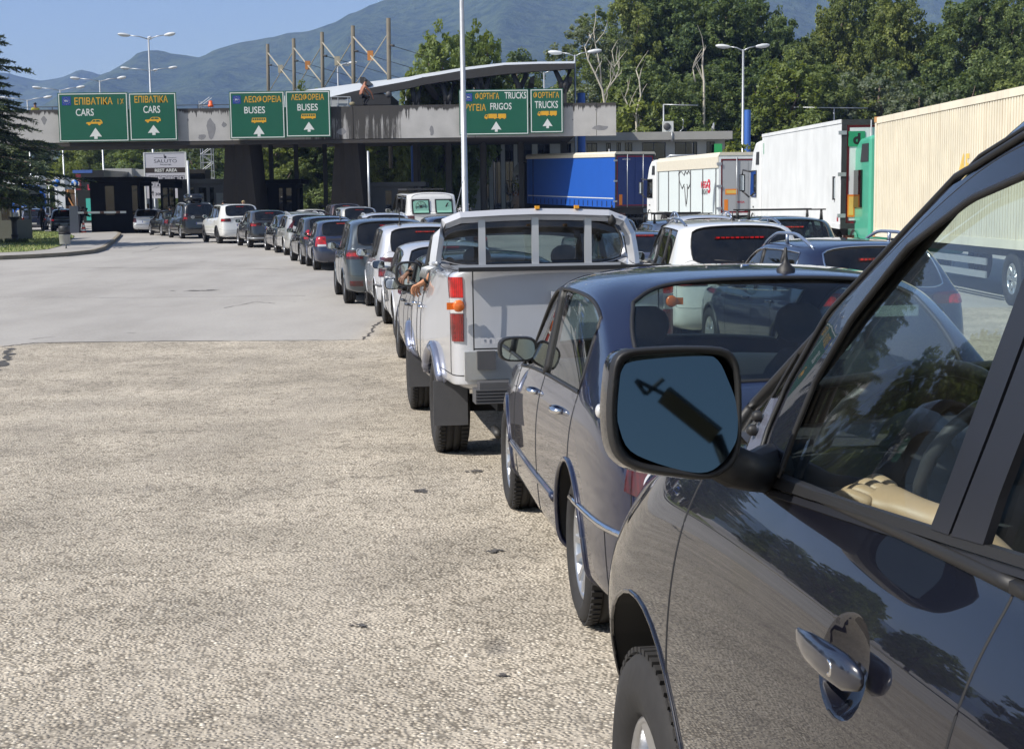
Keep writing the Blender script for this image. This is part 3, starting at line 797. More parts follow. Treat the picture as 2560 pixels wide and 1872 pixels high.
    # door handles
    for sx in (-1, 1):
        for hy in P.get('handles', (P['bpil']+.14, P['cpil']+.10)):
            z = P.get('hz', P['belt']-.09); hit = bvh0.ray_cast(Vector((sx*3, hy, z)), Vector((-sx, 0, 0)))
            if hit[0] is None: continue
            x = hit[0].x; mb = MB()
            mb.tube([(x, hy-.085, z), (x+sx*.028, hy-.06, z), (x+sx*.034, hy, z), (x+sx*.028, hy+.06, z), (x, hy+.085, z)], [.012, .015, .015, .015, .012], 8, 0)
            par = info.parts.get((DF if hy > P['bpil'] else DR, 0 if sx < 0 else 1), root)
            mb.build('door_handle', P.get('handmat', mp), par)
    def strip(y0, y1, z0, z1, r, m, nm, n=24, off=0., sides=(-1, 1), n_=6, parent=None):
        for sx in sides:
            pts = []
            for i in range(n+1):
                y = y0+(y1-y0)*i/n; z = z0+(z1-z0)*i/n; hit = bvh0.ray_cast(Vector((sx*3, y, z)), Vector((-sx, 0, 0)))
                if hit[0] is not None: pts.append(hit[0]+Vector((sx*off, 0, 0)))
            if len(pts) > 1:
                mb = MB(); mb.tube(pts, r, n_); o = mb.build(nm, m, parent or root)
    info.strip = strip
    if P.get('side_mould'):
        z, m = P['side_mould']; strip(.42, wb-.42, z, z, .020, m, 'side_moulding')
    if P.get('rear_mould'):
        z, m, r0 = P['rear_mould']; pts = []
        for i in range(33):
            a = R(-100+200*i/32); hit = bvh0.ray_cast(Vector((0, .1-.35, z)), Vector((math.sin(a), -math.cos(a), 0)))
            if hit[0] is not None: pts.append(hit[0])
        mb = MB(); mb.tube(pts, r0, 6); mb.build('bumper_moulding', m, root)
    # roof furniture
    def roofz(x, y):
        h = bvh0.ray_cast(Vector((x, y, 4)), Vector((0, 0, -1))); return h[0].z if h[0] is not None else P['H']
    info.roofz = roofz
    if P.get('rails'):
        m, hgt = P['rails']; x = W2*P.get('wr', .70)*.97; y0, y1 = P.get('railspan', (T+P.get('slant', .3)+.45, P['atop']-.1))
        for sx in (-1, 1):
            pts = [Vector((sx*x, y0+(y1-y0)*i/14, 0)) for i in range(15)]
            for i, p in enumerate(pts): p.z = roofz(p.x, p.y)+hgt*min(1, 3.2*min(i, 14-i)/14)
            mb = MB(); mb.tube(pts, .019, 8); 
            mb.tube([(sx*x, (y0+y1)/2, roofz(sx*x, (y0+y1)/2)-.02), (sx*x, (y0+y1)/2, pts[7].z)], .02, 6); mb.build('roof_rail', m, root)
    if P.get('bars'):
        m, hgt = P['bars']; x = W2*.72
        for y in (P['cpil']-.2, P['atop']-.25):
            mb = MB(); z = roofz(0, y)+hgt; mb.box((0, y, z), (x*2+.16, .05, .025))
            for sx in (-1, 1): mb.tube([(sx*x, y, roofz(sx*x, y)-.01), (sx*x, y, z)], [.035, .02], 6)
            mb.build('roof_bar', m, root)
    if P.get('antenna'):
        ax, ay_, al = P['antenna']; z = roofz(ax, ay_); mb = MB(); mb.lathe([(.045, z-.01), (.04, z+.012), (.018, z+.03), (.011, z+.045), (.009, z+al*.6), (.007, z+al), (.001, z+al+.003)], 12, 0, 'z', (ax, ay_, 0)); mb.build('antenna', M_RUB, root)
    if P.get('box'):
        mb = MB(); z = P['H']+.09; rows = []
        for t, sc, zz in ((0, .86, 0), (.0, .95, .06), (.02, 1., .14), (.05, .93, .28), (.12, .75, .37)):
            rows.append([(math.copysign(abs(math.cos(a))**.5, math.cos(a))*.42*sc, .75+math.copysign(abs(math.sin(a))**.5, math.sin(a))*.95*sc, z+zz) for a in [2*math.pi*i/24 for i in range(25)]])
        mb.grid(rows); mb.add(rows[-1][:-1], [tuple(range(24))]); mb.build('roof_box', mat('roof_box_black', (.012, .012, .014), .25, coat=.6), root)
    # tail pipe, sump shadow
    mb = MB(); mb.tube([(-W2*.55, T+.25, .27), (-W2*.55, T+.02, .26)], .03, 10); mb.build('exhaust', M_DSTEEL, root)
    if P.get('interior', True): interior(info)
    bpy.data.meshes.remove(me1); bpy.data.meshes.remove(me0)
    return info
def seat_mb(w=.5, d=.5, hb=.62, head=True):
    mb = MB()
    def slab(c0, c1, w0, w1, th0, th1, n=7):
        rows = []
        for i in range(n+1):
            t = i/n; c = Vector(c0).lerp(Vector(c1), t); w_ = w0+(w1-w0)*t; th = th0+(th1-th0)*t
            e = math.sin(math.pi*min(1, max(0, (t*.94+.03))))**.35
            ax = (Vector(c1)-Vector(c0)).normalized(); nn = Vector((0, ax.z, -ax.y))
            rows.append([c+Vector((math.copysign(abs(math.cos(a))**.6, math.cos(a))*w_/2*e, 0, 0))+nn*(math.copysign(abs(math.sin(a))**.7, math.sin(a))*th/2*e) for a in [2*math.pi*k/14 for k in range(15)]])
        mb.grid(rows)
    slab((0, d*.5, .0), (0, -d*.5, -.04), w, w*.95, .14, .14); slab((0, -d*.5, -.05), (0, -d*.5-.22, hb), w*.95, w*.8, .14, .10)
    if head: slab((0, -d*.5-.20, hb+.03), (0, -d*.5-.22, hb+.22), w*.46, w*.50, .09, .09); mb.tube([(0, -d*.5-.2, hb-.05), (0, -d*.5-.21, hb+.1)], .012, 6)
    return mb
SEATS = {}
def interior(info):
    P = info.P; root = info.root; W2 = P['W']/2; sz = P.get('seatz', P['belt']-.50)
    if 'f' not in SEATS:
        SEATS['f'] = seat_mb().mesh('seat', [M_SEAT]); SEATS['r'] = seat_mb(1.2, .5, .55, False).mesh('rear_seat', [M_SEAT])
        SEATS['h'] = seat_mb(.42, .4, .45).mesh('x', [M_SEAT])
    for sx in (-1, 1):
        o = bpy.data.objects.new('seat', SEATS['f']); COL.objects.link(o); o.parent = root; o.location = (sx*W2*.42, P['bpil']+.22, sz)
    o = bpy.data.objects.new('rear_seat', SEATS['r']); COL.objects.link(o); o.parent = root; o.location = (0, P.get('rseat', .35), sz+.03)
    for sx in (-1, 1):
        mb = MB(); rows = [[(sx*W2*.42+math.cos(a)*.12*e, -.48+math.sin(a)*.05*e, .50+z) for a in [2*math.pi*k/12 for k in range(13)]] for z, e in ((-.03, .8), (.03, 1), (.10, .95), (.15, .5))]
        mb.grid(rows); mb.add(rows[-1][:-1], [tuple(range(12))]); mb.build('headrest', M_SEAT, o)
    mb = MB(); c = P['cowl']; z = P['belt']-.02
    mb.grid([[(x*W2*.86, y, zz+.02*(1-x*x)) for x in (-1, -.5, 0, .5, 1)] for y, zz in ((c-.02, z), (c-.25, z+.03), (c-.42, z), (c-.46, z-.12), (c-.38, z-.35))]); mb.build('dashboard', M_TRIM, root)
    mb = MB(); mb.tube([(-W2*.42+math.cos(a)*.18, P['cowl']-.56-math.sin(a)*.07, z-.02+math.sin(a)*.17) for a in [2*math.pi*k/20 for k in range(21)]], .014, 6); mb.build('steering_wheel', M_TRIM, root)
def place(info, rear_px=None, yaw=0., X=None, Y=None, wheel_side=-1):
    """stand the car on the ground; rear_px = photo pixel where its left rear tyre meets the ground"""
    P = info.P; h = Vector((-math.sin(yaw), math.cos(yaw), 0)); rt = Vector((math.cos(yaw), math.sin(yaw), 0))
    if rear_px is not None: g_ = ground(*rear_px); base = g_+rt*(P['W']/2-.06)
    elif Y is not None: base = Vector((X, Y, 0))
    f = base+h*P['wb']; zr, zf = gz(base.y), gz(f.y)
    pitch = math.atan2(zf-zr, P['wb'])
    info.root.location = (base.x, base.y, zr); info.root.rotation_mode = 'XYZ'
    info.root.rotation_euler = (pitch, 0, yaw); return info
# ================================================================== the vehicles of the photo
def PP(**k): return k
NAVY = paint('navy_metallic', (.005, .008, .030), .1, .3, .015, spec=.2); NAVY2 = paint('deep_blue', (.010, .020, .060), .4, .34)
BLK = paint('black', (.006, .006, .008), .2, .3, .06); BLK2 = paint('black_metallic', (.012, .013, .017), .4, .3, .08)
SILV = paint('silver', (.58, .59, .62), .35, .38, .14); SILV2 = paint('warm_silver', (.47, .47, .45), .45, .36, .15); WHT = paint('white', (.72, .72, .70), 0., .3, .12)
GREYM = paint('slate_grey', (.050, .066, .078), .55, .33); GREYD = paint('dark_grey', (.030, .031, .036), .5, .33); GREEN = paint('bottle_green', (.012, .055, .055), .4, .33)
BLUEG = paint('blue_grey', (.06, .085, .14), .55, .35); SUVB = paint('blue_black', (.0032, .0036, .008), .0, .4, .008, spec=.12); HONEY = paint('pale_beige_silver', (.50, .49, .45), .6, .36)
GRN2 = paint('leaf_green', (.03, .09, .02), .3, .35); CLAR = paint('dark_claret', (.03, .01, .012), .4, .33)
G_NEAR = glass('near_tinted', (.74, .84, .82), .8, dusty=.02)
hatch = PP(L=4.15, W=1.735, H=1.44, wb=2.51, ro=.80, R=.31, belt=.90, beltr=.95, hood=.90, slant=.30, cowl=1.98, atop=1.28, bpil=.98, cpil=.22, zbot=.20, wstyle='ten',
           lamps=[(((12, .70), (66, .72), (64, .96), (16, .96)), M_RED, .2), (((18, .74), (55, .75), (54, .83), (20, .83)), M_REDLIT, .3)], plate_z=.50)
suv = PP(L=4.48, W=1.80, H=1.56, wb=2.70, ro=.88, R=.345, belt=1.0, beltr=1.08, hood=1.02, slant=.34, cowl=2.15, atop=1.45, bpil=1.12, cpil=.30, zbot=.26, wstyle='five',
         lamps=[(((-8, .90), (62, .90), (60, 1.04), (-4, 1.02)), M_RED, .2), (((18, .90), (50, .90), (50, 1.0), (20, 1.0)), M_REDLIT, .5)], plate_z=.84, bumpmat=M_TRIM, lipmat=M_TRIM, lipr=.02, wiper=1.16)
mpv = PP(L=4.40, W=1.82, H=1.66, wb=2.68, ro=.82, R=.325, belt=1.02, beltr=1.10, hood=.98, slant=.30, cowl=2.25, atop=1.55, bpil=1.10, cpil=.22, zbot=.22, wstyle='ten',
         lamps=[(((10, .86), (66, .84), (62, 1.10), (16, 1.10)), M_RED, .2)], plate_z=.80, wiper=1.18)
wagon = PP(L=4.75, W=1.80, H=1.47, wb=2.72, ro=1.08, R=.325, belt=.94, beltr=1.0, hood=.90, slant=.42, cowl=2.15, atop=1.42, bpil=1.10, cpil=.25, zbot=.20, wstyle='seven',
           lamps=[(((12, .72), (68, .74), (62, 1.0), (18, 1.0)), M_RED, .2), (((20, .86), (56, .86), (54, .94), (22, .94)), M_REDLIT, .4)], plate_z=.62)
sedan = PP(three=1, L=4.82, W=1.82, H=1.45, wb=2.854, ro=1.13, R=.325, belt=.95, boot=.99, hood=.93, cowl=2.22, atop=1.52, bpil=1.12, cpil=.25, rbase=-.55, rtop=.04, zbot=.19, wstyle='multi', handles=(1.26, .36),
           lamps=[(((14, .66), (70, .70), (62, .92), (22, .92)), M_RED, .2), (((24, .74), (56, .74), (54, .82), (26, .82)), M_REDLIT, .4)], plate_z=.70, high_z=1.36, slant=.3)
def mk(base, lab, group='cars queuing in the left lane', **over):
    P = dict(base); P.update(over); return make_car(P, lab, group, P.get('nm', 'queuing_car'), P.get('cat', 'car'))
# ---- 1. blue saloon in front of the near off-roader
def merc_tw(r):
    for j in (4, 5, 6, 7):
        r[j][5] = (r[j][5][0]*1.0, r[j][5][1], r[j][5][2])
merc = mk(sedan, 'dark blue saloon with alloy wheels directly behind the silver pickup', None, paint=NAVY, level=3, glass=G_NEAR, glassr=glass('saloon_rear', (.52, .62, .60), 1., .02), ww=.235, R=.325, rim=.225,
          side_mould=(.47, NAVY), rear_mould=(.56, M_CHROME, .014), sealmat=M_RUB, handmat=M_CHROME, mir=(1.84, 1.05), mgap=-.045, mirs=(.22, .14), antenna=(.12, .22, .10), mirmat=M_RUB, wins=.045, H=1.50, belt=.97, tc=.7, wr=.75, wt=.83, longdoor=1, lamps=[(((14, .68), (52, .72), (48, .92), (22, .92)), M_RED, .2), (((20, .74), (40, .74), (38, .80), (22, .80)), M_WLENS, .4)], high=False, lipr=.013, nm='blue_saloon', cat='saloon car')
place(merc, (1452, 1553), R(6.2))
# ---- 2. silver double cab pickup
def pick_tw(r):
    for j, w in ((0, .855), (1, .905), (2, .935)):
        k0 = r[j][3][0]; s = .9*w/k0
        r[j][:] = [(x*s, y, z) for x, y, z in r[j]]
    for k in range(10):
        x, y, z = r[1][k]; r[1][k] = (x, y-.07, z)
    r[3][6] = (.86, r[3][6][1], r[3][6][2]); r[3][7] = (.80, r[3][7][1], r[3][7][2]); r[4][6] = (.80, r[4][6][1], 1.71); r[4][7] = (.76, r[4][7][1]-.05, 1.785); r[4][8] = (.4, r[4][8][1]-.06, 1.815); r[4][9] = (0, r[4][9][1]-.06, 1.82)
    for j in (0, 1, 2, 3):
        for k in (5, 6, 7, 8, 9):
            x, y, z = r[j][k]; r[j][k] = ((.83 if k == 5 else (.76 if k == 6 else x)), y, 1.43 if k > 5 else 1.40)
pick = make_car(PP(three=1, L=5.08, W=1.80, H=1.79, wb=3.0, ro=1.12, R=.375, ww=.255, rim=.225, belt=1.24, boot=1.43, hood=1.15, cowl=2.35, atop=1.72, bpil=1.38, cpil=.62, rbase=.46, rtop=.60, zbot=.52, wr=.74, wt=.82, bump=.0,
                   tweak=pick_tw, tc=.95, paint=SILV, level=3, glass=G_NEAR, glassr=glass('pickup_rear', (.36, .42, .42), 1., .10), arch=.45, lipr=.05, lipmat=paint('flare_blue_grey', (.17, .19, .27), .6, .35), cavities=[((-.69, -1.04, .9), (.69, .40, 1.9))],
                   lamps=[(((26, 1.24), (60, 1.24), (60, 1.385), (26, 1.385)), M_REDLIT, .0, (.63, .25)), (((26, 1.13), (60, 1.13), (60, 1.235), (26, 1.235)), M_WLENS, 0., (.63, .25)), (((26, .93), (52, .93), (60, 1.125), (26, 1.125)), M_REDDIM, .0, (.63, .25))],
                   plate=False, high=False, wstyle='seven', mir=(1.98, 1.34), mirs=(.25, .235), mgap=-.035, mirmat=M_RUB, handles=(1.50, .74), hz=1.10, handmat=M_CHROME, sealmat=M_RUB, slant=.3, gapr=.005),
                'silver double cab pickup with a rear bar frame and a driver arm hanging out', None, 'pickup_truck', 'pickup truck')
def pickup_extras(info):
    root = info.root; T = -1.12
    for sx in (-1, 1):
        mb = MB(); mb.lathe([(.001, -.006), (.03, -.005), (.040, .0), (.043, .02)], 20, 0, 'y', (sx*.765, T-.035, 1.185)); mb.box((sx*.815, T-.012, 1.185), (.07, .02, .05)); mb.build('turn_light', M_AMBER, root)
    bm_ = M_RUB
    mb = MB(); mb.box((0, T-.012, 1.437), (1.52, .05, .03)); mb.build('tailgate_cap', bm_, root)
    mb = MB()
    for sx in (-1, 1): mb.box((sx*.665, T-.038, 1.15), (.008, .012, .56))
    mb.box((0, T-.038, .88), (1.33, .012, .010)); mb.build('tailgate_gap', M_BLACK, root)
    mb = MB(); mb.box((.02, T-.05, 1.22), (.26, .03, .11)); mb.box((.02, T-.07, 1.235), (.19, .02, .045)); mb.build('tailgate_handle', SILV, root)
    # maker's lettering in raised chrome
    mb = MB(); 
    vs, fs = text_mesh('mazda', .03); x1 = max(v.x for v in vs); y0 = min(v.y for v in vs); y1 = max(v.y for v in vs)
    o = [Vector((-.62+v.x/x1*.36, T-.052, .915+(v.y-y0)/(y1-y0)*.062)) for v in vs]; n = len(o); mb.add(o, fs); mb.build('tailgate_lettering', mat('worn_chrome_letter', (.62, .62, .64), .35, .3), root)
    # sports bar frame
    fr = MB(); y = .30; pts = []
    for x, z in ((-.81, 1.43), (-.80, 1.52), (-.775, 1.67), (-.72, 1.775), (-.60, 1.82), (-.25, 1.835), (0, 1.84), (.25, 1.835), (.60, 1.82), (.72, 1.775), (.775, 1.67), (.80, 1.52), (.81, 1.43)): pts.append((x, y, z))
    fr.tube(pts, [.046]*13, 4, 0)
    for x in (-.43, .0, .43): fr.box((x, y, 1.62), (.055, .035, .40))
    fr.box((0, y, 1.425), (1.6, .07, .04))
    o = fr.build('bar_frame', SILV, root)
    for x in (.02, .34):
        m = MB(); m.box((x, y, 1.893), (.034, .045, .026)); m.build('marker_light', mat('marker_amber', (.85, .38, .03), .3, var=.1), o)
    m = MB(); m.lathe([(.001, -.05), (.03, -.03), (.035, 0), (.02, .03), (.001, .05)], 12, 0, 'z', (.62, y-.05, 1.78)); m.tube([(.62, y-.05, 1.88), (.62, y-.05, 1.90)], .008, 6); m.build('ball_fitting', M_BLACK, o)
    # rear step and dented lower panel
    mb = MB(); mb.box((0, T+.03, .76), (1.46, .10, .20)); mb.build('rear_panel', SILV2, root)
    mb = MB(); mb.box((0, T-.13, .56), (1.36, .22, .10)); mb.box((0, T-.15, .635), (1.30, .16, .05))
    for k in range(5): mb.box((0, T-.245, .52+.022*k), (1.36, .012, .009))
    mb.build('step_bumper', M_GREYPL, root)
    mb = MB(); mb.box((-.58, T-.045, .80), (.13, .05, .13)); mb.build('tow_bracket', M_GREYPL, root)
    for y in (-.40, 2.60):
        for sx in (-1, 1):
            mb = MB(); mb.box((sx*.77, y, .42), (.26, .018, .34)); mb.build('mud_flap', M_GREYPL, root)
    # chassis under the bed
    mb = MB(); mb.box((0, .3, .50), (1.0, 2.8, .14)); mb.tube([(-.72, 0, .375), (.72, 0, .375)], .07, 10); mb.build('chassis', M_BLACK, root)
    # roof rope bundle on the bed corner
    mb = MB()
    for k in range(4): mb.tube([(-.80, -.1+.16*k, 1.45), (-.90, -.08+.16*k, 1.42), (-.915, -.02+.16*k, 1.36)], .012, 6)
    mb.tube([(-.84, -.3, 1.47), (-.82, .1, 1.465), (-.83, .5, 1.46)], .016, 6); mb.build('tie_down_hooks', M_STEEL, root)
    mb = MB(); mb.tube([(-.62, 2.42, 1.26), (-.50, 2.35, 1.70), (-.36, 2.26, 2.22)], [.006, .004, .003], 5); mb.build('antenna', M_STEEL, root)
pickup_extras(pick); place(pick, (1095, 1126), R(7.6))
M_SHIRT = mat('dark_sleeve', (.05, .06, .08), .8, var=.3)
# ---- 3..16 the rest of the left lane
c3 = mk(wagon, 'dark grey car almost hidden in front of the silver pickup', paint=GREYD, L=4.3, H=1.44, lit=False); place(c3, None, R(8), -.28, 17.0)
c4 = mk(sedan, 'silver saloon with round edged tail lights ahead of the dark grey car', paint=SILV, L=4.53, W=1.73, H=1.43, wb=2.71, ro=1.02, wstyle='ten', mirs=(.21, .14), lamps=[(((14, .70), (66, .72), (60, .92), (20, .92)), M_RED, .6), (((24, .86), (52, .86), (50, .91), (26, .91)), M_WLENS, .4)]); place(c4, (991, 845), R(8.5))
c5 = mk(mpv, 'silver people carrier with square tail lights and pale bumper', paint=SILV, L=4.39, W=1.80, H=1.64, belt=1.0, lamps=[(((10, .74), (58, .74), (58, 1.08), (14, 1.08)), M_RED, .0), (((14, .88), (50, .88), (50, 1.0), (16, 1.0)), M_WLENS, .8), (((14, .76), (54, .76), (54, .84), (14, .84)), M_REDDIM, .0)], rear_mould=(.58, M_GREYPL, .02), antenna=(-.4, .1, .3)); place(c5, (944, 790), R(9.5))
c6 = mk(mpv, 'slate grey people carrier with lit wraparound tail lights', paint=GREYM, L=4.44, W=1.84, H=1.70, beltr=1.14, arch=.39, lamps=[(((4, .92), (66, .92), (60, 1.10), (12, 1.08)), M_RED, .3), (((18, .97), (62, .98), (58, 1.05), (20, 1.04)), M_REDLIT, .3)]); place(c6, (864, 758), R(10.5))
def refl(info, z, m, ph=(8, 40)):
    for sx in (-1, 1): info.patch(sx, ((ph[0], z-.05), (ph[1], z-.05), (ph[1], z+.05), (ph[0], z+.05)), .004).build('bumper_reflector', m, info.root)
refl(c6, .44, M_RED)
c7 = mk(hatch, 'pale silver hatchback half hidden by the slate grey people carrier', paint=HONEY, H=1.46); place(c7, None, R(11.5), -2.75, 32.6)
c8 = mk(hatch, 'dark blue hatchback with big square red tail lights', paint=NAVY2, bumpmat=paint('bumper_dark_blue', (.012, .018, .045), .3, .45), antenna=(0, .15, .2), high_z=1.34, lamps=[(((8, .70), (56, .70), (56, .98), (12, .98)), M_REDLIT, .1), (((10, .70), (40, .70), (40, .76), (10, .76)), M_WLENS, .1)], refl=1); place(c8, (786, 675), R(12.5))
c9 = mk(wagon, 'blue black estate car with rounded roof just ahead of the dark blue hatchback', paint=BLK2, H=1.50, roofmat=NAVY, slant=.5, lamps=[(((18, .80), (66, .82), (56, 1.10), (36, 1.10)), M_REDLIT, .5)], wstyle='ten'); place(c9, (753, 661), R(14.5))  # navy roof on the black car stands for reflected sky
c10 = mk(wagon, 'silver estate car with tall red lights up its rear pillar', paint=SILV2, H=1.50, rails=(M_STEEL, .04), lamps=[(((20, .86), (60, .86), (50, 1.34), (40, 1.34)), M_RED, .2)], glass=G_DARK); place(c10, (712, 638), R(16))
c11 = mk(sedan, 'black saloon between the silver estate and the dark grey crossover, sky reflection painted on its roof', paint=BLK2, roofmat=NAVY2, H=1.46, W=1.85, wstyle='five', lamps=[(((14, .76), (66, .78), (60, .94), (22, .92)), M_REDLIT, .3)]); place(c11, (690, 632), R(17))  # blue roof colour paints in the reflected sky
c12 = mk(suv, 'dark grey crossover with bright exhaust trim ahead of the black saloon', paint=GREYD, bumpmat=GREYD, rear_mould=(.40, M_STEEL, .03)); place(c12, (621, 619), R(19))
c13 = mk(suv, 'large white sport utility with black wheel arches in the queue', paint=WHT, bumpmat=WHT, L=5.1, W=1.98, H=1.80, wb=3.05, ro=1.02, R=.38, belt=1.14, beltr=1.20, hood=1.12, cowl=2.5, atop=1.7, bpil=1.3, cpil=.35, wstyle='five', wdark=True, rails=(M_BLACK, .03), lipr=.03, lamps=[(((-10, 1.0), (62, 1.0), (60, 1.14), (-6, 1.14)), M_RED, .1), (((26, 1.02), (60, 1.02), (58, 1.12), (28, 1.12)), M_REDLIT, .1)], side_mould=(.42, M_RUB)); place(c13, (545, 609), R(23))
c14 = mk(mpv, 'black van with a roof box and a white oval GB sticker', paint=BLK, L=4.9, W=1.88, H=1.86, wb=2.9, ro=1.0, R=.34, belt=1.10, beltr=1.18, hood=1.1, slant=.16, cowl=2.5, atop=1.85, bpil=1.3, cpil=.3, box=1, rails=(M_STEEL, .04), high_z=1.70, high_w=.08, lamps=[(((20, .95), (62, .95), (62, 1.30), (22, 1.30)), M_RED, .1), (((24, 1.02), (50, 1.02), (44, 1.12), (26, 1.12)), M_REDLIT, .5)], nm='black_van', cat='van'); place(c14, (452, 597), R(24))
def gb(info):
    T = -1.0; h = info.bvh.ray_cast(Vector((-.45, T-1, 1.12)), Vector((0, 1, 0)))[0]; mb = MB(); n = 24
    mb.add([(-.42+.10*math.cos(a), h.y-.012, 1.12+.075*math.sin(a)) for a in [2*math.pi*k/n for k in range(n)]], [tuple(range(n))], 0)
    text_on(mb, 'GB', (-.42, h.y-.015, 1.12), (1, 0, 0), (0, 0, 1), (-.055, -.03, .055, .03), 1, .02); mb.build('country_sticker', [M_PLATE, M_BLACK], info.root)
gb(c14)
c15 = mk(sedan, 'black saloon in the shade just ahead of the black van', paint=BLK, W=1.80, lamps=[(((14, .70), (66, .72), (60, .92), (20, .92)), M_REDDIM, .4)]); place(c15, (404, 590), R(26))
c16 = mk(wagon, 'silver estate car stopped at the dark booth with a blue edged plate', paint=SILV, H=1.49, rails=(M_STEEL, .04), rear_mould=(.55, M_CHROME, .02), plate_z=.72, lit=False, lamps=[(((14, .68), (66, .70), (60, .95), (22, .95)), M_RED, .2)]); place(c16, None, R(8), -22.6, 93.0)
# ---- second lane and third lane
G2 = 'cars queuing in the lanes right of the pickup'
def mk2(base, lab, yaw, X, Y, **o):
    c = mk(base, lab, G2, **o); place(c, None, R(yaw), X, Y); return c
mk2(suv, 'white sport utility with grey roof rails and a lit red light strip', 3, 3.05, 20.6, paint=WHT, bumpmat=WHT, L=4.80, W=1.93, H=1.73, wb=2.90, ro=.95, belt=1.10, beltr=1.14, hood=1.05, R=.37, glass=G_DARK, rails=(BLUEG, .06), antenna=(.05, .1, .12), high_w=.33, high_z=1.52, wiper=1.20, slant=.26)
mk2(suv, 'dark blue estate with arched silver roof rails beside the blue saloon', 9, 3.80, 16.2, paint=NAVY, bumpmat=NAVY, L=4.7, W=1.78, H=1.55, wb=2.80, ro=1.0, belt=.97, beltr=1.03, hood=.98, slant=.42, R=.33, rails=(paint('rail_silver_blue', (.30, .36, .48), .7, .3), .11), railspan=(-.25, 1.4), antenna=(.55, -.1, .14), sealmat=M_CHROME, sealr=.011, high_z=1.36, high_w=.22)
mk2(suv, 'bottle green off-roader with flat roof bars behind the white sport utility', 2, 5.05, 27.2, paint=GREEN, bumpmat=GREEN, L=4.5, W=1.86, H=1.68, beltr=1.14, belt=1.1, bars=(M_DSTEEL, .12), glass=G_MID, high_z=1.50, high_w=.2)
mk2(hatch, 'pale silver car with raised rails showing between the white and the green off-roader', 3, 4.35, 33.2, paint=SILV, H=1.62, rails=(paint('rail_silver_blue', (.3, .36, .48)), .10))
mk2(hatch, 'blue grey hatchback with a black roof rack below the white curtain lorry', 8, 3.95, 34.2, paint=BLUEG, H=1.50, W=1.78, bars=(M_BLACK, .15), glass=G_DARK, high_z=1.37)
mk2(sedan, 'blue grey saloon hidden behind the right edge of the silver pickup', 6, 2.5, 27.6, paint=BLUEG, H=1.42, glass=G_DARK)
mk2(hatch, 'black hatchback roof showing above the right shoulder of the silver pickup', 8, 2.65, 40.5, paint=BLK2, H=1.47)
mk2(suv, 'dark blue car with a folded roof cover left of the tall lamp post', 10, -1.55, 40.5, paint=NAVY, H=1.56)
mk2(mpv, 'bluish silver car roof showing behind the silver people carriers', 11, -4.0, 47.5, paint=SILV, H=1.56, rails=(M_STEEL, .03))
c = mk2(suv, 'pale silver sport utility with a driver elbow at its open window', 16, -6.3, 61.5, paint=HONEY, bumpmat=HONEY, H=1.66, L=4.3, W=1.78)
mk2(wagon, 'silver car with a lit red strip next to the pale silver sport utility', 17, -8.7, 62.5, paint=SILV, H=1.46, rails=(M_STEEL, .04))
mk2(hatch, 'leaf green hatchback beyond the silver cars in the middle lane', 18, -10.9, 70.0, paint=GRN2, H=1.42)
mk2(hatch, 'small white car with dark rear window ahead of the leaf green hatchback', 18, -10.2, 77.0, paint=WHT, H=1.45)
mk2(suv, 'dark claret sport utility under the edge of the canopy', 16, -8.2, 74.0, paint=CLAR, H=1.74, bumpmat=M_TRIM)
mk2(wagon, 'dull black estate roof showing beyond the white sport utility', 20, -14.0, 76.0, paint=BLK2, H=1.56)
# far left group at the exit lane beyond the barrier
G3 = 'cars past the booths on the far left'
def mk3(base, lab, yaw, X, Y, **o):
    c = mk(base, lab, G3, **o); place(c, None, R(yaw), X, Y); return c
mk3(hatch, 'black hatchback in deep shade beside the grey barrier cabinet', 14, -30.4, 101.5, paint=BLK, H=1.52, W=1.80)
mk3(hatch, 'dark blue hatchback with one lit light left of the man in black', 14, -34.4, 107.5, paint=NAVY2, H=1.55, W=1.80)
mk3(suv, 'blue sport utility with rails and lit lights under the round blue sign', 14, -37.0, 121., paint=BLUEG, H=1.66, rails=(M_STEEL, .08))
mk3(wagon, 'grey green car in front of the black hatchback near the barrier', 14, -32.8, 109.5, paint=GREYM, H=1.50)
mk3(mpv, 'pale beige car with open tailgate beyond the dark blue hatchback', 14, -40.0, 124., paint=HONEY, H=1.7, lit=False)
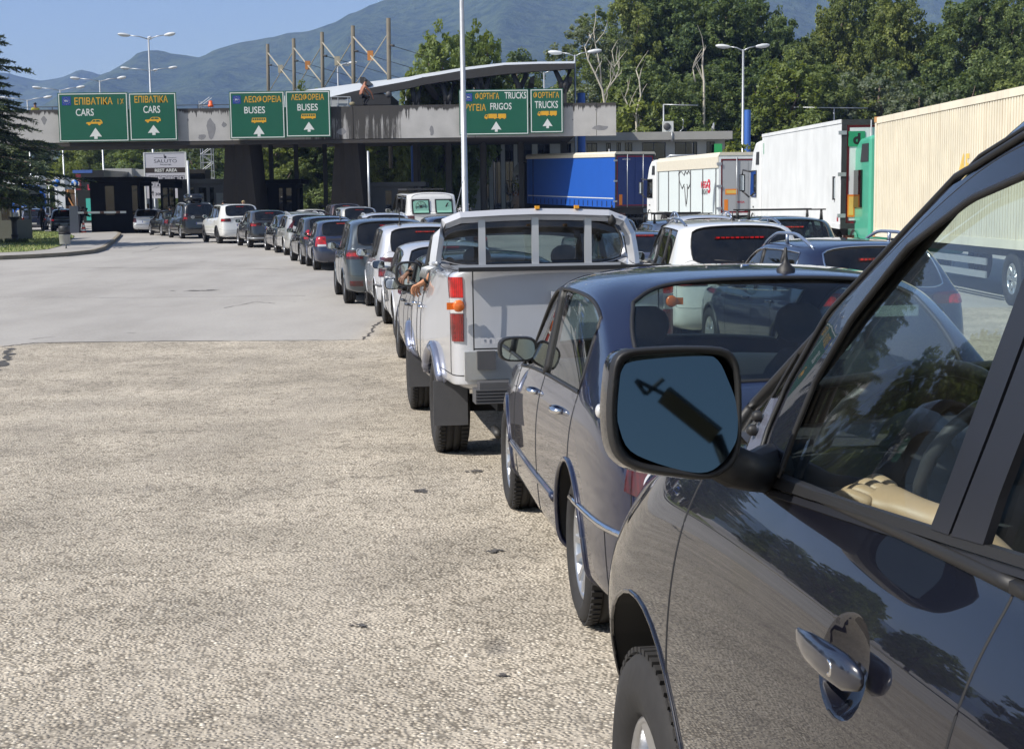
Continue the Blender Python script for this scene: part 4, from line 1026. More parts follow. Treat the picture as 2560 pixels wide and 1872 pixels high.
# ================================================================== STRUCTURES
def px_at(Y):
    return lambda px, py: at(px, py, Y)
def concrete_wall(name, col, streak):
    if name in MATS: return MATS[name]
    m, nt, bs, out = _nt(name); t = tex(nt, 'noise', .8, detail=7); t2 = tex(nt, 'noise', 1., detail=6, rough=.7, vec=(2.2, 2.2, .16)); t3 = tex(nt, 'noise', 9., detail=5)
    c = ramp(nt, t.outputs[0], [(.3, [k*.86 for k in col]), (.7, [k*1.1 for k in col])])
    g = nt.nodes.new('ShaderNodeTexCoord'); sp = nt.nodes.new('ShaderNodeSeparateXYZ'); nt.links.new(g.outputs['Generated'], sp.inputs[0])
    # streaks hang down from the top edge; strongest between X -12 and -6 (photo: dark stained bay)
    top = ramp(nt, sp.outputs['Z'], [(0., .0), (.55, .02), (.80, .12), (.95, .40), (1., .55)])
    ob = nt.nodes.new('ShaderNodeSeparateXYZ'); nt.links.new(g.outputs['Object'], ob.inputs[0])
    r = ramp(nt, _mr(nt, ob.outputs['X'], -13, -5), [(.0, 0.), (.12, .26), (.5, .32), (.78, .30), (.86, 0.)])
    a = nt.nodes.new('ShaderNodeMath'); a.operation = 'ADD'; nt.links.new(top, a.inputs[0]); nt.links.new(r, a.inputs[1])
    b = nt.nodes.new('ShaderNodeMath'); b.operation = 'ADD'; nt.links.new(a.outputs[0], b.inputs[0]); nt.links.new(t2.outputs[0], b.inputs[1])
    k = ramp(nt, b.outputs[0], [(.70, 0.), (.82, streak)])
    c = mixc(nt, k, c, (.035, .032, .03)); nt.links.new(c, bs.inputs['Base Color']); bs.inputs['Roughness'].default_value = .9
    bump(nt, bs, t3.outputs[0], .4, .02); MATS[name] = m; return m
def _mr(nt, src, a, b):
    n = nt.nodes.new('ShaderNodeMapRange'); n.inputs['From Min'].default_value = a; n.inputs['From Max'].default_value = b; nt.links.new(src, n.inputs[0]); return n.outputs[0]
M_CONC = concrete_wall('stained_fascia_concrete', (.42, .41, .40), .95)
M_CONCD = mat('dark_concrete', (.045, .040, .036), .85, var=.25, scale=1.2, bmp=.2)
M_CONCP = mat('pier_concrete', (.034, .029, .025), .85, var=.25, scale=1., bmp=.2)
YG = 90.
gan = empty('gantry', (-12, YG, gz(YG)), 0, 'long stained concrete gantry beam spanning all lanes with the green lane signs', 'gantry')
def at_local(root, mb_or_obj):
    """keep world coordinates for a part of a thing whose Empty stands elsewhere"""
    mb_or_obj.matrix_parent_inverse = root.matrix_basis.inverted(); return mb_or_obj
def W(mb, name, mats, root, **k):
    o = mb.build(name, mats, root, **k)
    bpy.context.view_layer.update() if False else None
    M = Matrix.LocRotScale(root.location, root.rotation_euler, None).inverted(); o.matrix_parent_inverse = M; return o
bl, br = at(-330, 372, YG), at(1541, 330, YG); zt = at(700, 268, YG).z; zb_ = at(700, 350, YG).z
mb = MB()
x = bl.x; r2 = random.Random(2)
while x < br.x-.1:
    x2 = min(br.x, x+7.3); mb.span((x+.015, YG, zb_), (x2-.015, YG+.35, zt+r2.uniform(-.02, .02))); x = x2
W(mb, 'fascia', M_CONC, gan)
r4 = random.Random(12)
for cx_, cy_, w_, h_ in ((528, 325, .55, 1.1), (560, 312, .3, .3), (505, 345, .5, .3), (620, 350, .4, .2), (470, 300, .08, .2), (1432, 300, .08, .08), (1500, 320, .9, .25), (1490, 275, .1, .12), (110, 300, .3, .5), (855, 330, .5, .4), (1080, 330, .25, .6)):
    mb = MB(); c = at(cx_, cy_, YG); n = 11; z_ = max(zb_+.05+h_*.6, min(zt-.1-h_*.6, c.z)); mb.add([(c.x+math.cos(6.283*k/n)*w_*.6*r4.uniform(.6, 1.1), YG-.004, z_+math.sin(6.283*k/n)*h_*.6*r4.uniform(.6, 1.1)) for k in range(n)], [tuple(range(n))])
    W(mb, 'repair_patch', mat('grey_repair_mortar', (.21, .21, .22), .9, var=.25, scale=3), gan, fixn=False)
mb = MB()
for k in range(70):
    x_ = r4.uniform(bl.x+4, br.x-.5); l = r4.uniform(.08, .55)*(1.8 if -13 < x_ < -5 else 1); w_ = r4.uniform(.02, .10); n = 5
    pts = [(x_+w_*r4.uniform(.5, 1)*s_*(1-t)**.5, YG-.005, zt-.03-l*t) for s_, rng in ((-1, range(n)), (1, range(n-1, -1, -1))) for t in [q/(n-1) for q in rng]]
    mb.add(pts, [tuple(range(len(pts)))])
W(mb, 'black_drip_stains', mat('black_lichen', (.05, .047, .045), .9, var=.3, scale=5), gan, fixn=False)['kind'] = 'stuff'
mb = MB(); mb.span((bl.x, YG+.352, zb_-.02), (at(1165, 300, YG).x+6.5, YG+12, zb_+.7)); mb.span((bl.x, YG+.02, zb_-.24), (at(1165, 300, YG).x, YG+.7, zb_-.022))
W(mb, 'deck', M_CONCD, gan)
# two splayed piers
def pier(tx0, tx1, bx0, bx1):
    mb = MB(); t0, t1 = at(tx0, 350, YG+3), at(tx1, 350, YG+3); b0, b1 = at(bx0, 550, YG+3), at(bx1, 550, YG+3); zt_ = zb_-.02; z0 = gz(YG)
    for ya, yb in ((0, 1.6),):
        vs = [(b0.x, YG+2.2, z0), (b1.x, YG+2.2, z0), (b1.x+.2, YG+5.5, z0), (b0.x+.2, YG+5.5, z0), (t0.x, YG+1.2, zt_), (t1.x, YG+1.2, zt_), (t1.x, YG+6, zt_), (t0.x, YG+6, zt_)]
        mb.add(vs, [(0, 3, 2, 1), (4, 5, 6, 7), (0, 1, 5, 4), (1, 2, 6, 5), (2, 3, 7, 6), (3, 0, 4, 7)])
        cx = (b0.x+b1.x)/2+.2
        mb.add([(cx-.18, YG+1.8, z0), (cx+.5, YG+2.19, z0), (cx-.5, YG+2.19, z0), ((t0.x+t1.x)/2-.1, YG+.9, zt_), ((t0.x+t1.x)/2+.3, YG+1.19, zt_), ((t0.x+t1.x)/2-.4, YG+1.19, zt_)], [(0, 1, 4, 3), (2, 0, 3, 5)])
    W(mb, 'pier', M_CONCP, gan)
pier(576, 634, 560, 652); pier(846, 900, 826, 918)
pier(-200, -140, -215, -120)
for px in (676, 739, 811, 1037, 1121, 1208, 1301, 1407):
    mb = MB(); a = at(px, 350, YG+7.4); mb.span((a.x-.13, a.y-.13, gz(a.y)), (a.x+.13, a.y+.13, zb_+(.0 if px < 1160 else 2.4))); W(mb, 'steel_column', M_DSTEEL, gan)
# rail along the top and broken cable loop
mb = MB()
mb.tube([(bl.x, YG+.6, zt+.22), (at(575, 260, YG).x, YG+.6, zt+.22)], .02, 5)
x = bl.x
while x < at(575, 260, YG).x: mb.tube([(x, YG+.6, zt-.1), (x, YG+.6, zt+.22)], .02, 5); x += 2.2
W(mb, 'top_rail', M_DSTEEL, gan)
# ---- signs
M_SGREEN = mat('sign_green', (.006, .092, .052), .38, var=.10, scale=1.5); M_SWHITE = mat('sign_white', (.62, .64, .62), .4, var=.06); M_SYEL = mat('sign_yellow', (.62, .33, .02), .4, var=.12, scale=3); M_SBLUE = mat('sign_blue', (.01, .05, .26), .4, var=.1)
M_SEDGE = mat('sign_back', (.10, .11, .12), .5)
def sign(x0, y0, x1, y1, lab, items):
    yc, xc = (y0+y1)/2, (x0+x1)/2; Y = YG-.30
    A = at(x0, yc, Y).x; B = at(x1, yc, Y).x; Zt = at(xc, y0, Y).z; Zb = at(xc, y1, Y).z
    root = empty('lane_sign', ((A+B)/2, Y+.2, Zb), 0, lab, 'sign')
    fx = lambda p: A+(p-x0)/(x1-x0)*(B-A); fz = lambda p: Zt+(p-y0)/(y1-y0)*(Zb-Zt)
    mb = MB(); mb.span((A, Y, Zb), (B, Y+.07, Zt)); W(mb, 'panel', M_SGREEN, root)
    mb = MB(); t = .05
    for a, b in (((A+t, Zb+t), (B-t, Zb+2*t)), ((A+t, Zt-2*t), (B-t, Zt-t)), ((A+t, Zb+2*t), (A+2*t, Zt-2*t)), ((B-2*t, Zb+2*t), (B-t, Zt-2*t))): mb.span((a[0], Y-.008, a[1]), (b[0], Y-.003, b[1]))
    W(mb, 'border', M_SWHITE, root)
    mb = MB()
    for q in range(3): xx = A+(B-A)*(.15+.35*q); mb.span((xx-.05, Y+.07, Zb+.1), (xx+.05, YG-.002, Zt-.1))
    W(mb, 'bracket', M_SEDGE, root)
    o = Vector((0, Y-.006, 0)); u = Vector((1, 0, 0)); v = Vector((0, 0, 1)); by = {}
    for it in items:
        k = it[0]; r = it[2] if k == 't' else it[1]; X0, Z1, X1, Z0 = fx(r[0]), fz(r[1]), fx(r[2]), fz(r[3])
        if k == 't':
            m = it[3]; mb = MB(); text_on(mb, it[1], o, u, v, (X0, Z0, X1, Z1), 0, .010); W(mb, 'lettering', m, root, fixn=False)
        elif k == 'eu':
            mb = MB(); mb.span((X0, Y-.012, Z0), (X1, Y-.003, Z1), 0); cxx, cz = (X0+X1)/2, (Z0+Z1)/2; rr = (X1-X0)*.36
            for i in range(12):
                a = math.pi*i/6; mb.span((cxx+rr*math.cos(a)-.012, Y-.015, cz+rr*math.sin(a)-.012), (cxx+rr*math.cos(a)+.012, Y-.0125, cz+rr*math.sin(a)+.012), 2)
            text_on(mb, 'EU', o+Vector((0, -.010, 0)), u, v, (cxx-rr*.55, cz-rr*.25, cxx+rr*.55, cz+rr*.3), 1, .02); W(mb, 'union_badge', [M_SBLUE, M_SWHITE, M_SYEL], root, fixn=False)
        elif k == 'arrow':
            mb = MB(); w, h = X1-X0, Z1-Z0
            mb.prism([(X0+w*.5, Z1), (X1, Z0+h*.20), (X0+w*.64, Z0+h*.24), (X0+w*.64, Z0), (X0+w*.37, Z0), (X0+w*.37, Z0+h*.24), (X0, Z0+h*.20)], (0, Y-.008, 0), u, v, (0, .004, 0)); W(mb, 'arrow', M_SWHITE, root)
        else:
            w, h = X1-X0, Z1-Z0; P = lambda pts: [(X0+a*w, Z0+b*h) for a, b in pts]; mb = MB(); e = (0, .004, 0); q = (0, Y-.008, 0); dk = (0, Y-.0115, 0)
            if k == 'car':
                mb.prism(P([(0, .22), (.02, .48), (.28, .55), (.40, .92), (.50, 1.), (.80, 1.), (.92, .88), (.99, .55), (1., .22)]), q, u, v, e)
                mb.prism(P([(.36, .58), (.45, .88), (.56, .88), (.56, .58)]), dk, u, v, (0, .002, 0), 1); mb.prism(P([(.60, .58), (.60, .88), (.80, .88), (.90, .58)]), dk, u, v, (0, .002, 0), 1); wh = (.18, .80); wr_ = .15
            elif k == 'bus':
                mb.prism(P([(0, .2), (.02, .55), (.06, 1.), (1., 1.), (1., .2)]), q, u, v, e)
                for i in range(6): mb.prism(P([(.08+.15*i, .58), (.08+.15*i, .88), (.19+.15*i, .88), (.19+.15*i, .58)]), dk, u, v, (0, .002, 0), 1)
                wh = (.22, .78); wr_ = .10
            else:
                mb.prism(P([(0, .2), (.0, .55), (.05, .9), (.16, .9), (.16, .2)]), q, u, v, e); mb.prism(P([(.18, .2), (.18, 1.), (.58, 1.), (.58, .2)]), q, u, v, e); mb.prism(P([(.63, .2), (.63, 1.), (1., 1.), (1., .2)]), q, u, v, e)
                mb.prism(P([(.04, .5), (.06, .8), (.12, .8), (.12, .5)]), dk, u, v, (0, .002, 0), 1); mb.prism(P([(.58, .26), (.58, .34), (.63, .34), (.63, .26)]), q, u, v, e); wh = (.09, .48, .72, .92); wr_ = .07
            for c in wh: mb.prism([(X0+c*w+wr_*w*.6*math.cos(a), Z0+.2*h+wr_*w*.6*math.sin(a)) for a in [math.pi*i/6 for i in range(12)]], (0, Y-.0105, 0), u, v, (0, .002, 0))
            W(mb, 'vehicle_symbol', [M_SYEL, M_SGREEN], root)
Y_, W_ = M_SYEL, M_SWHITE
sign(146, 232, 321, 355, 'green lane sign for EU cars with a blue EU badge, leftmost on the gantry', [('eu', (157, 241, 179, 263)), ('t', 'ΕΠΙΒΑΤΙΚΑ', (188, 244, 283, 262), Y_), ('t', 'Ι Χ', (296, 248, 311, 262), Y_), ('t', 'CARS', (190, 272, 235, 290), W_), ('car', (215, 299, 256, 313)), ('arrow', (222, 320, 253, 348))])
sign(323, 232, 442, 352, 'narrower green CARS lane sign without a badge, second from the left', [('t', 'ΕΠΙΒΑΤΙΚΑ', (338, 240, 421, 257), Y_), ('t', 'CARS', (359, 265, 401, 283), W_), ('car', (362, 293, 402, 306)), ('arrow', (368, 313, 398, 338))])
sign(574, 229, 712, 347, 'green BUSES lane sign with a blue EU badge', [('eu', (583, 239, 603, 259)), ('t', 'ΛΕΩΦΟΡΕΙΑ', (611, 240, 704, 257), Y_), ('t', 'BUSES', (611, 267, 663, 284), W_), ('bus', (628, 295, 665, 309)), ('arrow', (632, 314, 660, 342))])
sign(714, 227, 826, 343, 'green BUSES lane sign without a badge, below the roof end', [('t', 'ΛΕΩΦΟΡΕΙΑ', (729, 235, 811, 251), Y_), ('t', 'BUSES', (744, 260, 795, 277), W_), ('bus', (752, 285, 789, 299)), ('arrow', (758, 305, 785, 330))])
sign(1148, 224, 1322, 338, 'green sign for EU trucks and frigos partly behind the tall lamp post', [('eu', (1163, 233, 1181, 253)), ('t', 'ΦΟΡΤΗΓΑ', (1189, 232, 1248, 249), Y_), ('t', 'TRUCKS', (1262, 231, 1316, 248), W_), ('t', 'ΨΥΓΕΙΑ', (1157, 260, 1215, 277), Y_), ('t', 'FRIGOS', (1226, 258, 1279, 275), W_), ('truck', (1211, 285, 1265, 299)), ('arrow', (1227, 304, 1253, 330))])
sign(1325, 222, 1408, 333, 'small green TRUCKS lane sign without a badge, rightmost on the gantry', [('t', 'ΦΟΡΤΗΓΑ', (1334, 230, 1398, 246), Y_), ('t', 'TRUCKS', (1337, 253, 1395, 271), W_), ('truck', (1344, 278, 1392, 291)), ('arrow', (1356, 297, 1381, 321))])
# ---- white roof on V struts with masts, behind the gantry
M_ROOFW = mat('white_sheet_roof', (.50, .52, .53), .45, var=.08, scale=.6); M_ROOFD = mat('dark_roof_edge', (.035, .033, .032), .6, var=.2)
rf = empty('curved_roof', (-2, 101, gz(100)), 0, 'curved roof with white top and dark edge on V shaped struts', 'roof')
near = [(640, 300, 305), (725, 272, 282), (770, 258, 270), (825, 243, 254), (905, 224, 240), (1020, 203, 222), (1057, 194, 213), (1100, 187, 206), (1160, 176, 198), (1262, 163, 186), (1350, 160, 178), (1437, 159, 172)]
far_ = [(640, 262), (700, 243), (769, 225), (840, 216), (905, 207), (1020, 193), (1057, 186), (1100, 180), (1160, 171), (1262, 160), (1350, 158), (1437, 157)]
rows_t = [[at(a, b, 99) for a, b, c in near], [at(a, b, 122) for a, b in far_]]
mid = [p.lerp(q, .5)+Vector((0, 0, .12)) for p, q in zip(*rows_t)]
mb = MB(); mb.grid([rows_t[0], mid, rows_t[1]], 0); W(mb, 'roof_sheet', M_ROOFW, rf)
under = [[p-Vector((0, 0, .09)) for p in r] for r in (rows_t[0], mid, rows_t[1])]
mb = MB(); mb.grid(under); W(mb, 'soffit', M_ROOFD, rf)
lo = [at(a, c, 99) for a, b, c in near]
mb = MB(); mb.grid([[p-Vector((0, .02, 0)) for p in rows_t[0]], [p-Vector((0, .02, 0)) for p in lo]]); mb.grid([lo, [p+Vector((0, .6, 0)) for p in lo]])
for px in (905, 1060, 1200, 1330, 1425):
    a = at(px, 185, 99.4)
    mb.span((a.x-.15, 99.5, a.z-.6), (a.x+.15, 121, a.z-.2))
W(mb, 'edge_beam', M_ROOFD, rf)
for (xa, ya, xb, yb, xm, ym) in ((1030, 214, 1055, 210, 1040, 264), (1104, 210, 1136, 206, 1119, 262), (1190, 198, 1222, 196, 1206, 262), (1283, 186, 1318, 184, 1300, 236), (1388, 176, 1425, 174, 1408, 232)):
    mb = MB(); mb.tube([at(xa, ya, 99.5), at(xm-6, ym-26, 99.5), at(xm, ym, 99.5)], [.16, .2, .26], 6); mb.tube([at(xb, yb, 99.5), at(xm+6, ym-26, 99.5), at(xm, ym, 99.5)], [.16, .2, .26], 6)
    c = at(xm, ym, 99.5); mb.span((c.x-.22, 99.3, gz(99)), (c.x+.22, 99.7, c.z+.2)); W(mb, 'strut', M_DSTEEL, rf)
M_MAST = mat('weathered_brown_mast', (.13, .115, .085), .7, var=.25, scale=2); M_BRACE = mat('pale_brace', (.34, .31, .24), .6, var=.2)
masts = [(669, 111, 235, 150, .33), (734, 97, 232, 141, .33), (805, 81, 228, 132, .33), (882, 65, 222, 123, .33), (971, 46, 211, 114, .33)]
mp_ = []
for i, (px, yt, yb, Y, d) in enumerate(masts):
    t, b = at(px, yt, Y), at(px+2, yb, Y); mb = MB(); mb.tube([(b.x, Y, 4.5), (b.x, Y, b.z), (t.x, Y, t.z)], d/2, 12)
    lab = ['farthest and shortest looking brown mast of the braced row', 'second farthest brown mast of the braced row', 'middle brown mast of the braced row', 'second nearest brown mast standing on the white roof', 'nearest and tallest brown mast on the white roof'][i]
    o = mb.build('mast', M_MAST); tag(o, lab, 'mast', 'masts above the white roof'); mp_.append((Vector((b.x, Y, b.z)), Vector((t.x, Y, t.z))))
for i in range(4):
    (b0, t0), (b1, t1) = mp_[i], mp_[i+1]; a = t0.lerp(b0, .17); b = b1.lerp(t1, .12); c = t1.lerp(b1, .22); d = b0.lerp(t0, .02)
    mb = MB(); mb.tube([a, b], .065, 6, 0); mb.tube([d, c], .045, 6, 0); m = (a+b)/2
    l2 = (m-d); m2 = a.lerp(b, .5); mb.box(m2, (.45, .25, .75), 1); root = mb.build('cross_brace', [M_BRACE, mat('rusty_plate', (.42, .17, .04), .7, var=.4, scale=3) if i % 2 else M_BRACE])
    tag(root, 'X shaped brace between the %s masts, its middle plate %s' % (('farthest two', 'second and middle', 'middle and fourth', 'nearest two')[i], 'rusty orange' if i % 2 else 'pale'), 'brace', 'braces between the masts')
mb = MB()
for i in range(5):
    t = mp_[i][1]-Vector((0, 0, 2.)); mb.tube([t, t+Vector((.4, -.5, -.1))], .10, 6)
    e = Vector((t.x+28, t.y+16, t.z-6.5)); mb.tube([t+Vector((.4, 0, -.1)), t.lerp(e, .5)-Vector((0, 0, .5)), e], .022, 4)
tag(mb.build('guy_cables', M_DSTEEL), 'thin dark guy cables running right from the mast tops', 'cable', None, 'stuff')
# pale wall with railing at the roof foot
mb = MB(); a, b = at(826, 252, 96), at(872, 262, 96); mb.span((a.x, 96, zt-.3), (b.x, 96.3, a.z)); o = mb.build('pale_wall', mat('pale_panel', (.42, .44, .45), .6, var=.1, scale=2)); tag(o, 'pale panel wall with rails at the foot of the white roof', 'wall')
mb = MB(); mb.tube([at(826, 243, 95.8), at(876, 243, 95.8)], .03, 5); mb.tube([at(826, 251, 95.8), at(876, 251, 95.8)], .02, 5)
for px in (828, 845, 870, 876): mb.tube([at(px, 243, 95.8), at(px, 264, 95.8)], .03, 5)
tag(mb.build('railing', M_STEEL), 'thin grey railing in front of the pale wall on the gantry', 'railing')
mb = MB(); a, b = at(878, 238, 97), at(977, 262, 97); mb.span((a.x, 97, b.z), (b.x, 104, a.z)); tag(mb.build('plant_room', M_DSTEEL), 'black plant room under the curved roof behind the crouching man', 'plant room')
mb = MB(); mb.lathe([(.001, -.15), (.19, -.15), (.20, 0), (.19, .15), (.001, .15)], 20, 0, 'y', tuple(at(972, 237, 96.5))); tag(mb.build('round_duct', M_GREYPL), 'dark round duct end under the curved roof', 'duct')
# ---- building on the right behind the lorries
M_BLD = mat('grey_render', (.42, .41, .37), .85, var=.14, scale=.8, bmp=.1); M_BLDT = mat('grey_fascia', (.34, .335, .31), .85, var=.18, scale=.5); M_WINB = glass('building', (.02, .025, .03))
YB = 119.
bd = empty('office_building', (at(1500, 400, YB).x, YB, gz(YB)), 0, 'low grey flat roofed office building behind the lorries', 'building')
L_, R_ = at(1176, 400, YB).x, at(1812, 400, YB).x; z1 = at(1500, 333, YB).z; z2 = at(1500, 353, YB).z
mb = MB(); mb.span((L_-.5, YB-.7, z2), (R_+.5, YB+11.5, z1)); W(mb, 'flat_roof', M_BLDT, bd)
wins = [(1200, 1222), (1232, 1252), (1262, 1284), (1296, 1330), (1344, 1375), (1416, 1428), (1467, 1493), (1515, 1527), (1541, 1552), (1562, 1581), (1605, 1664), (1687, 1743), (1766, 1787)]
zl, zh = at(1500, 470, YB).z, at(1500, 358, YB).z; x = L_; mb = MB()
for a, b in wins:
    A, B = at(a, 380, YB).x, at(b, 380, YB).x; mb.span((x, YB, gz(YB)-.1), (A, YB+.3, z2)); mb.span((A, YB, gz(YB)-.1), (B, YB+.3, 1.2)); mb.span((A, YB, zh), (B, YB+.3, z2)); x = B
mb.span((x, YB, gz(YB)-.1), (R_, YB+.3, z2)); mb.span((R_-.3, YB+.3, 0), (R_, YB+11, z2)); mb.span((L_, YB+.3, 0), (L_+.3, YB+11, z2)); mb.span((L_+.3, YB+10.7, 0), (R_-.3, YB+11, z2)); W(mb, 'wall', M_BLD, bd)
for a, b in wins:
    A, B = at(a, 380, YB).x, at(b, 380, YB).x; mb = MB(); mb.span((A, YB+.18, 1.2), (B, YB+.2, zh)); w = W(mb, 'window', M_WINB, bd)
    mb = MB(); t = .05
    for p, q in (((A, 1.2), (B, 1.2+t)), ((A, zh-t), (B, zh)), ((A, 1.2), (A+t, zh)), ((B-t, 1.2), (B, zh)), (((A+B)/2-t/2, 1.2), ((A+B)/2+t/2, zh))): mb.span((p[0], YB+.12, p[1]), (q[0], YB+.18, q[1]))
    f = mb.build('frame', M_DSTEEL, w); f.matrix_parent_inverse = Matrix()
mb = MB(); mb.span((L_+1, YB+3, .1), (R_-1, YB+3.1, z2)); W(mb, 'inner_wall', M_BLACK, bd)
mb = MB(); a = at(1670, 325, YB-.2); mb.box((a.x, a.y+.1, z1+.42), (.85, .35, .85)); mb.lathe([(.001, 0), (.28, -.02), (.30, .05)], 20, 1, 'y', (a.x-.08, a.y-.1, z1+.42)); tag(mb.build('air_conditioner', [M_SWHITE, M_GREYPL]), 'white air conditioner standing on the edge of the flat roof', 'air conditioner')
mb = MB(); a = at(1680, 345, YB-.75); mb.tube([(a.x, YB-.75, z1), (a.x, YB-.75, z2-.2)], .05, 6); W(mb, 'drain_pipe', M_STEEL, bd)
mb = MB(); a = at(1779, 320, YB+1); mb.lathe([(.001, 0), (.2, .04), (.30, .12)], 20, 0, 'x', (a.x, YB+.6, z1+.45)); mb.tube([(a.x, YB+.7, z1), (a.x, YB+.65, z1+.45)], .03, 6); tag(mb.build('satellite_dish', M_STEEL), 'small satellite dish on the flat roof', 'satellite dish')
mb = MB(); a = at(1707, 320, YB+1); mb.tube([(a.x-.3, YB+1, z1), (a.x, YB+1, z1+.3), (a.x+.05, YB+1, z1+.9), (a.x, YB+1, z1+1.05)], .04, 6); tag(mb.build('bent_pipe', M_STEEL), 'thin bent pipe sticking up from the flat roof', 'pipe')
mb = MB(); a = at(1795, 372, YB-.5); mb.box((a.x, YB-.6, a.z), (.62, .06, .75)); mb.span((a.x-.03, YB-.57, a.z-3.3), (a.x+.03, YB-.53, a.z), 1); text_on(mb, 'EXIT', (0, YB-.632, 0), (1, 0, 0), (0, 0, 1), (a.x-.2, a.z-.1, a.x+.2, a.z+.1), 2) if False else None
tag(mb.build('small_green_sign', [mat('bright_green', (.03, .35, .10), .5), M_STEEL]), 'small bright green sign at the right end of the office building', 'sign')
# ---- booths
M_BOOTH = mat('booth_shaded_metal', (.007, .007, .008), .8, var=.25, scale=2, spec=.1); M_BOOTHG = mat('booth_grey_panel', (.115, .125, .14), .5, var=.12, scale=2); M_WG = glass('booth', (.10, .12, .13))  # booth metal darkened: canopy shade goes into its base colour
def booth(x0, x1, yt, Y, dep, lab, m, wins_, roof_over=.35, cat='booth', light=None, zb=None):
    A, B = at(x0, 500, Y).x, at(x1, 500, Y).x; Z = at((x0+x1)/2, yt, Y).z; z0 = gz(Y)
    root = empty('control_booth', ((A+B)/2, Y, z0), 0, lab, cat, None)
    mb = MB(); mb.span((A-roof_over, Y-roof_over, Z-.28), (B+roof_over, Y+dep+roof_over, Z)); W(mb, 'flat_roof', light or m, root)
    mb = MB(); t = .08; segs = sorted(wins_); x = A; zlo, zhi = z0+1.15, Z-.55
    for a, b in segs:
        a, b = A+(B-A)*a, A+(B-A)*b; mb.span((x, Y, z0), (a, Y+t, Z-.281)); mb.span((a, Y, z0), (b, Y+t, zlo)); mb.span((a, Y, zhi), (b, Y+t, Z-.281)); x = b
    mb.span((x, Y, z0), (B, Y+t, Z-.281)); d = Y+dep
    x = A
    for a, b in segs:
        a, b = A+(B-A)*a, A+(B-A)*b; mb.span((x, d-t, z0), (a, d, Z-.281)); mb.span((a, d-t, z0), (b, d, zlo)); mb.span((a, d-t, zhi), (b, d, Z-.281)); x = b
    mb.span((x, d-t, z0), (B, d, Z-.281)); 
    for X in (A, B-t): mb.span((X, Y+t, z0), (X+t, d-t, zlo)); mb.span((X, Y+t, zhi), (X+t, d-t, Z-.281))
    for yy in (Y+t, d-t-.12): mb.span((A, yy, zlo), (A+t, yy+.12, zhi)); mb.span((B-t, yy, zlo), (B, yy+.12, zhi))
    W(mb, 'wall', m, root)
    for a, b in segs:
        a, b = A+(B-A)*a, A+(B-A)*b; mb = MB(); mb.span((a, Y+.03, zlo), (b, Y+.04, zhi)); W(mb, 'window', M_WG, root)
    return root, A, B, Z
booth(226, 350, 443, 93.5, 3.2, 'control booth coloured black for canopy shade, small bright window beside the barrier', M_BOOTH, [(.30, .48), (.84, .95)])
booth(402, 437, 448, 94.2, 3.0, 'narrow booth coloured dark for canopy shade in front of the rest area board', M_BOOTH, [(.15, .5), (.62, .92)], .08)
r_, A_, B_2, Z_2 = booth(446, 582, 448, 96.5, 4, 'blue grey cabin with white notices left of the dark pier', M_BOOTHG, [(.22, .30), (.38, .52), (.58, .66)])
for a, b, zz in ((.14, .20, .5), (.42, .47, .5), (.70, .86, .62)):
    mb = MB(); mb.span((A_+(B_2-A_)*a, 96.47, Z_2-1.9), (A_+(B_2-A_)*b, 96.488, Z_2-.9)); tag(mb.build('notice', mat('notice_paper', (.34, .37, .38), .6)), {.14: 'left small pale notice on the blue grey cabin', .42: 'middle pale notice on the blue grey cabin', .70: 'widest pale notice at the right of the blue grey cabin'}[a], 'notice', 'notices on the cabin')
booth(650, 742, 449, 96.0, 3.0, 'booth coloured black for canopy shade between the two concrete piers', M_BOOTH, [(.10, .22), (.52, .62), (.72, .86)])
booth(900, 1052, 456, 97.5, 3.5, 'blue grey cabin behind the white camper van', M_BOOTHG, [(.42, .52), (.62, .82)])
booth(-40, 27, 470, 72, 3, 'grey green hut under the conifer at the left edge', mat('grey_green_panel', (.10, .105, .085), .7, var=.15), [(.2, .55), (.62, .93)])
# dark cage box behind the grey cabin, steel lattice tower
mb = MB(); a, b = at(474, 424, 103), at(513, 452, 103); mb.span((a.x, 103, 0.3), (b.x, 105, a.z)); tag(mb.build('dark_container', M_DSTEEL), 'dark box standing behind the blue grey cabin', 'container')
tw = MB(); c = at(518, 400, 112); top = 9.6; hw = .42
for sx in (-1, 1):
    for sy in (-1, 1): tw.tube([(c.x+sx*hw, 112+sy*hw, gz(112)), (c.x+sx*hw*.9, 112+sy*hw*.9, top)], .035, 5)
k = 0; z = gz(112)
while z < top:
    for sy in (-1, 1):
        tw.tube([(c.x-hw, 112+sy*hw, z), (c.x+hw, 112+sy*hw, z)], .02, 4)
        tw.tube([(c.x-hw*(1 if k % 2 else -1), 112+sy*hw, z), (c.x+hw*(1 if k % 2 else -1), 112+sy*hw, z+.6)], .02, 4)
    z += .6; k += 1
tag(tw.build('lattice_tower', M_STEEL), 'slim white steel lattice tower behind the grey cabin', 'tower')
# ---- rest area board
Y = 109.; rb = empty('rest_area_board', (at(415, 560, Y).x, Y, gz(Y)), 0, 'tall white REST AREA advertising board, its panel greyed as if shaded', 'sign board')
X0, X1 = at(363, 460, Y).x, at(466, 460, Y).x; ZT = at(414, 382, Y).z; fz = lambda p: at(414, p, Y).z; fx = lambda p: at(p, 450, Y).x
mb = MB(); mb.span((X0, Y, fz(496)), (X1, Y+.15, ZT)); W(mb, 'panel', mat('board_white_shaded', (.50, .50, .55), .5, var=.05), rb)  # lilac grey puts sky-lit shade into the colour of a white panel
mb = MB(); mb.span((X0-.06, Y-.03, .3), (X0+.04, Y+.18, ZT+.03)); mb.span((X1-.04, Y-.03, .3), (X1+.06, Y+.18, ZT+.03)); mb.span((X0+.04, Y-.03, ZT-.01), (X1-.04, Y+.18, ZT+.04)); W(mb, 'frame', M_SWHITE, rb)
